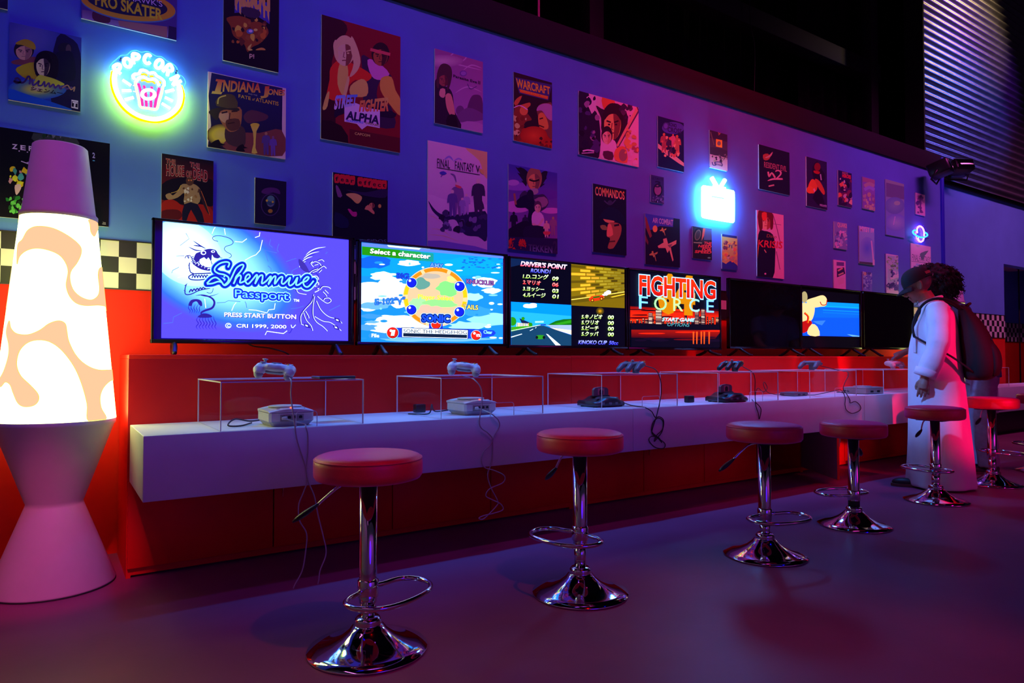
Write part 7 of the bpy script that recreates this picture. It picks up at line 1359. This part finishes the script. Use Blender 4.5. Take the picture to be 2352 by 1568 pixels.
for a, b in ((655, 660), (905, 705), (660, 925), (890, 965)):
    v = atY(ZT[0] + a / ZT[2], ZT[1] + b / ZT[2], WY) - cen; mb.tube([(v.x, -0.004, v.z), (v.x, 0.03, v.z)], 0.006, 10)
obj('standoff', mb, M['dark_plastic'], tvs)
# ringed planet sign
ZP = (1840, 340, 4.6125); cen = atY(2113, 537, WY - 0.03); pl = thing('neon_sign', 'small neon planet sign with pink disc outline and cyan ring', 'neon sign', cen)
neon(pl, 'planet_tube', [[(1232, 900), (1228, 860), (1245, 830), (1265, 828), (1290, 850), (1303, 890), (1302, 930)], [(1300, 950), (1290, 980), (1268, 994), (1248, 980), (1238, 950)]], 0.0085, G['planet'], YN, ZP)
neon(pl, 'ring_tube', [[(1222, 868), (1195, 872), (1184, 890), (1200, 912), (1240, 936), (1280, 946), (1320, 938), (1338, 922), (1330, 905), (1312, 893)]], 0.0085, G['ring'], YN - 0.012, ZP)
neon(pl, 'halo_tube', [[(1262 + 46 * math.cos(k * 0.4488), 912 + 78 * math.sin(k * 0.4488)) for k in range(14)]], 0.005, G['violet'], WY - 0.012, ZP, True)
mb = MB(); q = [atY(ZP[0] + a / ZP[2], ZP[1] + b / ZP[2], WY - 0.030) - cen for a, b in [(1262 + 84 * math.cos(k * 0.3), 912 + 96 * math.sin(k * 0.3)) for k in range(21)]]
mb.prism([(v.x, v.z) for v in q], -0.003, 0.003, 'y'); obj('backing_plate', mb, M['acrylic'], pl)
mb = MB()
for a, b in ((1200, 860), (1320, 960)):
    v = atY(ZP[0] + a / ZP[2], ZP[1] + b / ZP[2], WY) - cen; mb.tube([(v.x, -0.004, v.z), (v.x, 0.03, v.z)], 0.0045, 10)
obj('standoff', mb, M['dark_plastic'], pl)
# ================================================================== PEOPLE
def ring_loft(mb, rings, n=40, fold=0.0, nf=9, seed=0):
    """rings: (z, forward centre, half width, half depth); folds fade out upwards"""
    v = []; f = []; k = len(rings); zt = rings[-1][0]
    for i, (z, cy, rx, ry) in enumerate(rings):
        for j in range(n):
            a = 2 * math.pi * j / n; q = 1 + fold * max(0, 1 - z / (zt * 0.8)) * (math.sin(nf * a + seed + z) + 0.5 * math.sin((nf * 2 - 3) * a + 2 * seed))
            v.append((rx * q * math.cos(a), cy + ry * q * math.sin(a), z))
    for i in range(k - 1):
        for j in range(n): f.append((i * n + j, i * n + (j + 1) % n, (i + 1) * n + (j + 1) % n, (i + 1) * n + j))
    f.append(tuple(reversed(range(n)))); f.append(tuple((k - 1) * n + j for j in range(n)))
    return mb.add(v, f, 0, True)
def smooth_rings(R, n=5): return cat(R, n)
def head_into(mb, T):
    mb.tube([T @ Vector(p) for p in ((0, -0.015, -0.07), (0, -0.005, 0.02), (0, 0.0, 0.09))], [0.062, 0.056, 0.055], 16)
    for c, r in (((0, -0.005, 0.200), (0.076, 0.096, 0.100)), ((0, 0.040, 0.140), (0.060, 0.056, 0.088)), ((0, 0.020, 0.100), (0.056, 0.055, 0.050)), ((0, 0.072, 0.070), (0.026, 0.022, 0.020)), ((0, 0.082, 0.186), (0.046, 0.018, 0.012)), ((0.034, 0.070, 0.130), (0.022, 0.020, 0.022)), ((-0.034, 0.070, 0.130), (0.022, 0.020, 0.022)), ((0, 0.093, 0.098), (0.022, 0.010, 0.007)), ((0, 0.092, 0.087), (0.019, 0.010, 0.007))):
        mb.ball(c, *r, 20, mtx=T)
    mb.tube([T @ Vector(p) for p in ((0, 0.088, 0.178), (0, 0.102, 0.150), (0, 0.112, 0.126), (0, 0.098, 0.118))], [0.009, 0.011, 0.014, 0.011], 10)
    for s in (-1, 1):
        mb.ball((s * 0.013, 0.100, 0.122), 0.008, 0.009, 0.007, 8, mtx=T)
        E = T @ Matrix.Translation((s * 0.077, -0.004, 0.150)) @ Matrix.Rotation(s * 0.35, 4, 'Z'); P = [(0, 0.016, -0.024), (0, 0.012, 0.0), (0, 0.010, 0.022), (0, -0.004, 0.034), (0, -0.018, 0.026), (0, -0.018, 0.004), (0, -0.006, -0.020), (0, 0.006, -0.030)]
        mb.tube([E @ Vector(p) for p in P], [0.006, 0.006, 0.006, 0.007, 0.007, 0.007, 0.007, 0.006], 8); mb.ball((0, 0.0, 0.004), 0.005, 0.013, 0.022, 8, mtx=E)
def hand_into(mb, W, s, curl=0.35, spread=0.10):
    """W: wrist frame, fingers along -Z, palm facing +X*s, thumb towards +Y"""
    mb.tube([W @ Vector(p) for p in ((0, 0, 0.03), (0, 0, -0.012), (0, 0.003, -0.045), (0, 0.003, -0.078))], [0.026, 0.026, 0.032, 0.030], 14, flat=1.0)
    L = ((0.031, 0.072), (0.011, 0.080), (-0.010, 0.075), (-0.030, 0.058))
    for k, (y, ln) in enumerate(L):
        a = curl * (0.8 + 0.25 * k); y0 = y * 0.95; p = Vector((0, y0, -0.072)); d = Vector((0, spread * (1 - k * 0.66), -1)).normalized(); pts = [Vector((0, y0 * 0.9, -0.05)), p]; rs = [0.0105, 0.0098]; ang = 0
        for seg, fr in enumerate((0.45, 0.32, 0.26)):
            ang += a * (0.7 if seg == 0 else 1.0); q = Vector((s * math.sin(ang), d.y, -math.cos(ang))).normalized(); p = p + q * ln * fr; pts.append(p.copy()); rs.append((0.0090, 0.0082, 0.0068)[seg])
        mb.tube([W @ q for q in pts], rs, 10)
    th = [Vector((0, 0.022, -0.018)), Vector((s * 0.010, 0.042, -0.040)), Vector((s * 0.016, 0.050, -0.068)), Vector((s * 0.020, 0.046, -0.090))]
    mb.tube([W @ q for q in th], [0.014, 0.0125, 0.0105, 0.008], 10)
def frame(o, down, fwd):
    """frame at o whose -Z runs along `down` and +Y leans to `fwd`"""
    z = -Vector(down).normalized(); x = Vector(fwd).cross(z).normalized(); y = z.cross(x)
    m = Matrix((x, y, z)).transposed().to_4x4(); m.translation = Vector(o); return m
def shoe(par, x, y, rz, m='shoe'):
    mb = MB(); T = Matrix.Translation((x, y, 0)) @ Matrix.Rotation(rz, 4, 'Z')
    out = cat([(0.0, -0.085), (0.032, -0.07), (0.034, 0.0), (0.048, 0.10), (0.036, 0.165), (0.0, 0.185), (-0.036, 0.160), (-0.044, 0.09), (-0.032, 0.0), (-0.030, -0.07)], 4, True)
    mb.prism(out, 0.001, 0.022, 'z', mtx=T); s = obj('sole', mb, M['sole'], par)
    mb = MB(); mb.ball((0, 0.10, 0.030), 0.042, 0.080, 0.034, 16, mtx=T); mb.ball((0, -0.02, 0.045), 0.034, 0.062, 0.044, 16, mtx=T); mb.tube([T @ Vector((0, -0.02, 0.05)), T @ Vector((0, -0.025, 0.10))], [0.036, 0.036], 14); mb.box(-0.03, 0.03, -0.07, 0.12, 0.020, 0.035, mtx=T)
    return skin_obj('shoe', mb, 0.006, M[m], par, 3)

# ---------------------------------------------------------------- visitor in the long white robe
g = atZ(2160, 1118, 0); print('p1', g)
p1 = thing('person', 'person in a long white robe and black cap, head bowed, left arm hanging', 'person', (g.x, g.y, 0), rad(24))
HT = Matrix.Translation((0, 0.055, 1.365)) @ Matrix.Rotation(rad(-24), 4, 'X')
mb = MB(); head_into(mb, HT)
ring_loft(mb, smooth_rings([(0.80, 0.02, 0.15, 0.10), (0.95, 0.03, 0.145, 0.105), (1.15, 0.02, 0.15, 0.10), (1.28, 0.01, 0.14, 0.085), (1.34, 0.02, 0.09, 0.065), (1.37, 0.03, 0.06, 0.055)], 3), 24)
for s in (-1, 1): mb.tube([(s * 0.08, 0.02, 0.86), (s * 0.085, 0.03, 0.48), (s * 0.09, 0.0 + (0.06 if s < 0 else -0.05), 0.10), (s * 0.09, 0.03 + (0.06 if s < 0 else -0.05), 0.045)], [0.085, 0.060, 0.040, 0.036], 14)
LA = [(-0.165, 0.0, 1.30), (-0.235, 0.0, 1.07), (-0.255, 0.075, 0.845)]; RA = [(0.165, 0.0, 1.30), (0.225, -0.01, 1.07), (0.225, 0.02, 0.86)]
for A in (LA, RA): mb.tube(cat(A, 4), [0.052 - 0.003 * i for i in range(9)], 14)
hand_into(mb, frame((-0.257, 0.085, 0.815), (-0.02, 0.10, -1), (0, 1, 0.1)), 1, 0.30); hand_into(mb, frame((0.225, 0.025, 0.835), (0.0, 0.1, -1), (0, 1, 0.1)), -1, 0.45)
skin_obj('body', mb, 0.0042, M['skin'], p1, 3)
for s in (-1, 1):
    e = HT @ Vector((s * 0.030, 0.083, 0.165)); obj('eye', MB().ball(e, 0.010, 0.010, 0.008, 12), M['hair'], p1)
mb = MB(); R = [(0.012, 0.0, 0.255, 0.225), (0.05, 0.0, 0.250, 0.222), (0.3, 0.0, 0.236, 0.205), (0.6, 0.01, 0.222, 0.190), (0.85, 0.02, 0.212, 0.178), (1.02, 0.025, 0.208, 0.168), (1.17, 0.015, 0.205, 0.148), (1.275, 0.0, 0.195, 0.118), (1.335, 0.01, 0.150, 0.095), (1.375, 0.03, 0.085, 0.078), (1.39, 0.035, 0.070, 0.070)]
ring_loft(mb, smooth_rings(R, 5), 72, 0.030, 7, 1.3)
for A, tip in ((LA, (-0.258, 0.082, 0.83)), (RA, (0.226, 0.024, 0.845))):
    P = cat([(A[0][0] * 0.85, A[0][1], A[0][2] - 0.005), A[0], A[1], tip], 5); n = len(P); mb.tube([(a, b, c) for a, b, c in P], [0.080 + 0.004 * math.sin(i * 2.1) - 0.012 * i / n for i in range(n)], 20)
robe = skin_obj('robe', mb, 0.009, M['robe'], p1, 5)
mb = MB(); c = Vector((0, 0.045, 1.388)); mb.tube([(0.068 * math.cos(a), 0.045 + 0.070 * math.sin(a), 1.392 - 0.026 * math.sin(a)) for a in [2 * math.pi * i / 28 for i in range(28)]], 0.013, 8, closed=True); obj('collar', mb, M['robe'], robe)
for A, tip in ((LA, Vector((-0.258, 0.082, 0.845))), (RA, Vector((0.226, 0.023, 0.86)))):
    d = (Vector(A[1]) - tip).normalized(); mb = MB(); mb.tube([tip - d * 0.018, tip + d * 0.004, tip + d * 0.035], [0.072, 0.074, 0.074], 24); obj('cuff', mb, M['robe'], robe)
mb = MB(); mb.box(-0.135, -0.045, 0.176, 0.184, 1.00, 1.12, 0.003, mtx=Matrix.Rotation(rad(14), 4, 'Z')); obj('chest_pocket', mb, M['robe'], robe)
mb = MB(); mb.box(-0.13, -0.09, 0.222, 0.226, 0.80, 0.93, 0.001, mtx=Matrix.Rotation(rad(5), 4, 'X')); obj('name_card', mb, mat('pale_blue_card', (0.35, 0.55, 0.75), 0.4, noise=0.03, nscale=30), p1)
# cap: crown, brim, strap at the back
CT_ = HT @ Matrix.Translation((0, -0.004, 0.205)) @ Matrix.Rotation(rad(-4), 4, 'X')
mb = MB(); n, k = 36, 10; v = []; f = []
for i in range(k + 1):
    e = math.pi / 2 * i / k
    for j in range(n):
        a = 2 * math.pi * j / n; q = math.cos(e) ** 0.75
        v.append(CT_ @ Vector((0.086 * q * math.cos(a), 0.108 * q * math.sin(a), -0.022 + 0.118 * math.sin(e))))
for i in range(k):
    for j in range(n): f.append((i * n + j, i * n + (j + 1) % n, (i + 1) * n + (j + 1) % n, (i + 1) * n + j))
mb.add(v, f, 0, True); cap = obj('cap', mb, M['cap'], p1)
mb = MB(); v = []; f = []; m_ = 16
for i in range(m_ + 1):
    a = rad(24) + rad(132) * i / m_
    for r_, dz in ((1.0, -0.018), (1.30, -0.026), (1.62, -0.040)):
        bow = -0.020 * (math.cos(a)) ** 2 * r_
        rr = r_ if r_ == 1.0 else 1 + (r_ - 1) * (0.35 + 0.65 * math.sin((a - rad(24)) / rad(132) * math.pi))
        v.append(CT_ @ Vector((0.085 * math.cos(a) * (rr if rr < 1.2 else 1.1 + (rr - 1.1) * 0.5), 0.106 * math.sin(a) * rr, dz + bow)))
b = len(v); v += [Vector(q) - Vector((0, 0, 0.004)) for q in v]
for i in range(m_):
    for j in range(2):
        q = (i * 3 + j, (i + 1) * 3 + j, (i + 1) * 3 + j + 1, i * 3 + j + 1); f.append(q); f.append(tuple(b + t for t in reversed(q)))
for i in range(m_): f.append((i * 3 + 2, (i + 1) * 3 + 2, b + (i + 1) * 3 + 2, b + i * 3 + 2)); f.append((i * 3, b + i * 3, b + (i + 1) * 3, (i + 1) * 3))
for i in (0, m_):
    f.append((i * 3, i * 3 + 1, b + i * 3 + 1, b + i * 3)); f.append((i * 3 + 1, i * 3 + 2, b + i * 3 + 2, b + i * 3 + 1))
mb.add(v, f, 0, True); obj('brim', mb, M['cap'], cap)
mb = MB(); mb.tube([CT_ @ Vector((0.088 * math.cos(a), 0.110 * math.sin(a), -0.014)) for a in [rad(215) + rad(110) * i / 12 for i in range(13)]], 0.008, 8); obj('strap', mb, M['cap'], cap)
mb = MB(); v = [CT_ @ Vector((0.0885 * math.cos(a), 0.1105 * math.sin(a), z)) for a in [rad(222) + rad(34) * i / 6 for i in range(7)] for z in (0.0, 0.022)]
mb.add(v, [(2 * i, 2 * i + 2, 2 * i + 3, 2 * i + 1) for i in range(6)], 0, True); obj('rear_opening', mb, M['skin'], cap)
e = CT_ @ Vector((0.088 * math.cos(rad(262)), 0.112 * math.sin(rad(262)), -0.016)); mb = MB(); mb.box(e.x - 0.010, e.x + 0.010, e.y - 0.004, e.y + 0.004, e.z - 0.009, e.z + 0.009, 0.002); obj('buckle', mb, M['chrome'], cap)
shoe(p1, -0.095, 0.135, 0.12); shoe(p1, 0.095, -0.02, -0.1)
# the backpack he wears
bp = thing('backpack', 'black slouching backpack worn by the person in the white robe', 'backpack', (g.x, g.y, 0), rad(24))
mb = MB(); R = [(0.800, -0.240, 0.09, 0.06), (0.825, -0.250, 0.150, 0.095), (0.90, -0.256, 0.175, 0.112), (1.00, -0.250, 0.178, 0.112), (1.10, -0.232, 0.170, 0.100), (1.20, -0.208, 0.150, 0.078), (1.28, -0.180, 0.125, 0.052), (1.335, -0.155, 0.095, 0.028), (1.35, -0.148, 0.06, 0.015)]
ring_loft(mb, smooth_rings(R, 5), 48, 0.02, 5, 0.4)
skin_obj('bag', mb, 0.009, M['bag'], bp, 5)
mb = MB(); ring_loft(mb, smooth_rings([(0.83, -0.325, 0.11, 0.04), (0.90, -0.338, 0.135, 0.050), (1.00, -0.330, 0.135, 0.050), (1.07, -0.300, 0.12, 0.042)], 4), 32); skin_obj('front_pocket', mb, 0.009, M['bag'], bp, 4)
for s in (-1, 1):
    P = cat([(s * 0.085, -0.150, 1.315), (s * 0.110, -0.085, 1.372), (s * 0.120, 0.0, 1.398), (s * 0.125, 0.075, 1.372), (s * 0.135, 0.128, 1.300), (s * 0.155, 0.158, 1.200), (s * 0.185, 0.150, 1.120)], 5)
    mb = MB(); mb.tube(P, 0.026, 10, flat=0.34); st = obj('shoulder_strap', mb, M['bag'], bp)
    P = cat([(s * 0.185, 0.150, 1.120), (s * 0.235, 0.06, 1.06), (s * 0.215, -0.08, 0.97), (s * 0.150, -0.205, 0.865)], 5)
    mb = MB(); mb.tube(P, 0.015, 8, flat=0.4); obj('webbing', mb, M['bag'], st)
mb = MB(); mb.tube(cat([(-0.035, -0.165, 1.330), (-0.040, -0.190, 1.352), (0.0, -0.202, 1.360), (0.040, -0.190, 1.352), (0.035, -0.165, 1.330)], 5), 0.010, 8); obj('carry_handle', mb, M['bag'], bp)
mb = MB(); mb.tube(cat([(-0.10, -0.322, 1.09), (-0.05, -0.328, 1.105), (0.0, -0.330, 1.11), (0.05, -0.328, 1.105), (0.10, -0.322, 1.09)], 5), 0.005, 6); obj('zip', mb, M['dark_plastic'], bp)

# ---------------------------------------------------------------- curly-haired visitor reaching for the controller
p2x, p2y = 6.53, 2.57
p2 = thing('person', 'person with big dark curly hair and navy tee, leaning forward to touch a controller', 'person', (p2x, p2y, 0), rad(36))
H2 = Matrix.Translation((0, 0.235, 1.425)) @ Matrix.Rotation(rad(-40), 4, 'X')
inv = (Matrix.Translation((p2x, p2y, 0)) @ Matrix.Rotation(rad(36), 4, 'Z')).inverted()
tgt = inv @ Vector((L6.x, L6.y, L6.z + 0.078))
print('p2 reach', tgt)
mb = MB(); head_into(mb, H2)
def lean(z): return 0.0 if z < 0.9 else (z - 0.9) * 0.36
ring_loft(mb, smooth_rings([(0.86, 0.0, 0.13, 0.09), (1.0, lean(1.0), 0.125, 0.09), (1.2, lean(1.2), 0.14, 0.095), (1.34, lean(1.34), 0.13, 0.08), (1.41, lean(1.41) + 0.02, 0.07, 0.06)], 3), 24)
for s in (-1, 1): mb.tube([(s * 0.085, 0.0, 0.90), (s * 0.095, 0.02, 0.48), (s * 0.10, -0.02, 0.09), (s * 0.10, 0.01, 0.045)], [0.085, 0.058, 0.038, 0.034], 14)
SH = Vector((-0.165, 0.17, 1.345)); wr = tgt + Vector((-0.015, -0.088, 0.072)); el = SH.lerp(wr, 0.47) + Vector((-0.06, -0.02, -0.07))
mb.tube(cat([SH, el, wr], 5), [0.050, 0.048, 0.045, 0.042, 0.040, 0.038, 0.036, 0.033, 0.030, 0.027, 0.025], 14)
hand_into(mb, frame(wr + (tgt - wr).normalized() * 0.015, (tgt - wr) + Vector((0.01, 0.02, 0.012)), (1.0, 0.1, 0.0)), 1, 0.40, 0.12)
RA2 = [(0.165, 0.16, 1.345), (0.235, 0.15, 1.10), (0.22, 0.30, 0.93)]
mb.tube(cat(RA2, 4), [0.050, 0.048, 0.045, 0.042, 0.040, 0.036, 0.033, 0.029, 0.026], 14); hand_into(mb, frame((0.219, 0.315, 0.915), (0, 0.6, -0.6), (0, 0.7, 0.7)), -1, 0.4)
skin_obj('body', mb, 0.0042, M['skin_dark'], p2, 3)
for s in (-1, 1): obj('eye', MB().ball(H2 @ Vector((s * 0.030, 0.083, 0.165)), 0.010, 0.010, 0.008, 12), M['hair'], p2)
mb = MB(); ring_loft(mb, smooth_rings([(0.80, 0.0, 0.185, 0.135), (0.92, 0.01, 0.180, 0.132), (1.05, lean(1.05), 0.182, 0.130), (1.2, lean(1.2), 0.190, 0.128), (1.32, lean(1.32), 0.182, 0.105), (1.39, lean(1.39) + 0.01, 0.125, 0.085), (1.425, lean(1.42) + 0.025, 0.075, 0.068)], 4), 56, 0.012, 6, 0.7)
q = SH.lerp(el, 0.62); mb.tube([SH + Vector((0.05, 0, 0.0)), SH, q], [0.080, 0.078, 0.080], 20); q = Vector(RA2[0]).lerp(Vector(RA2[1]), 0.75); mb.tube([Vector(RA2[0]) - Vector((0.05, 0, 0)), Vector(RA2[0]), q], [0.080, 0.078, 0.080], 20)
skin_obj('tee_shirt', mb, 0.009, M['tee'], p2, 5)
mb = MB(); ring_loft(mb, smooth_rings([(0.74, 0.0, 0.165, 0.115), (0.82, 0.0, 0.170, 0.120), (0.90, 0.0, 0.165, 0.115)], 3), 40)
for s in (-1, 1): mb.tube(cat([(s * 0.085, 0.0, 0.84), (s * 0.095, 0.02, 0.48), (s * 0.102, -0.015, 0.06)], 6), [0.100 - 0.002 * i + 0.003 * math.sin(i * 2.3) for i in range(13)], 22)
skin_obj('jeans', mb, 0.009, M['jeans'], p2, 4)
shoe(p2, -0.102, -0.01, 0.1); shoe(p2, 0.102, -0.01, -0.12)
hc = H2 @ Vector((0, -0.02, 0.21)); rh = random.Random(11); mb = MB(); mb.ball(hc, 0.165, 0.175, 0.145, 24)
for k in range(420):
    z = rh.uniform(-0.75, 1); a = rh.uniform(0, 2 * math.pi); r_ = math.sqrt(1 - z * z); d = Vector((r_ * math.cos(a), r_ * math.sin(a), z))
    if d.y > 0.80 and d.z < 0.1: continue
    q = hc + Vector((d.x * 0.180, d.y * 0.195, d.z * 0.160)) * rh.uniform(0.92, 1.06); mb.ball(q, rh.uniform(0.014, 0.028), n=8)
hair = skin_obj('hair', mb, 0.008, M['hair'], p2, 1)
mb = MB()
for k in range(760):
    z = rh.uniform(-0.85, 1); a = rh.uniform(0, 2 * math.pi); r_ = math.sqrt(1 - z * z); d = Vector((r_ * math.cos(a), r_ * math.sin(a), z))
    if (d.y > 0.80 and d.z < 0.1) or (d.y > 0.45 and d.z < -0.1): continue
    q = hc + Vector((d.x * 0.185, d.y * 0.20, d.z * 0.165)); t1 = d.orthogonal().normalized(); t2 = d.cross(t1); L = rh.uniform(0.018, 0.050); cr = rh.uniform(0.005, 0.010); ph = rh.uniform(0, 6)
    mb.tube([q + d * (L * i / 9) - Vector((0, 0, 0.02)) * (i / 9) ** 2 + (t1 * math.cos(ph + i * 1.1) + t2 * math.sin(ph + i * 1.1)) * cr for i in range(10)], 0.0022, 4)
tag(obj('curls', mb, M['hair'], hair), kind='stuff')
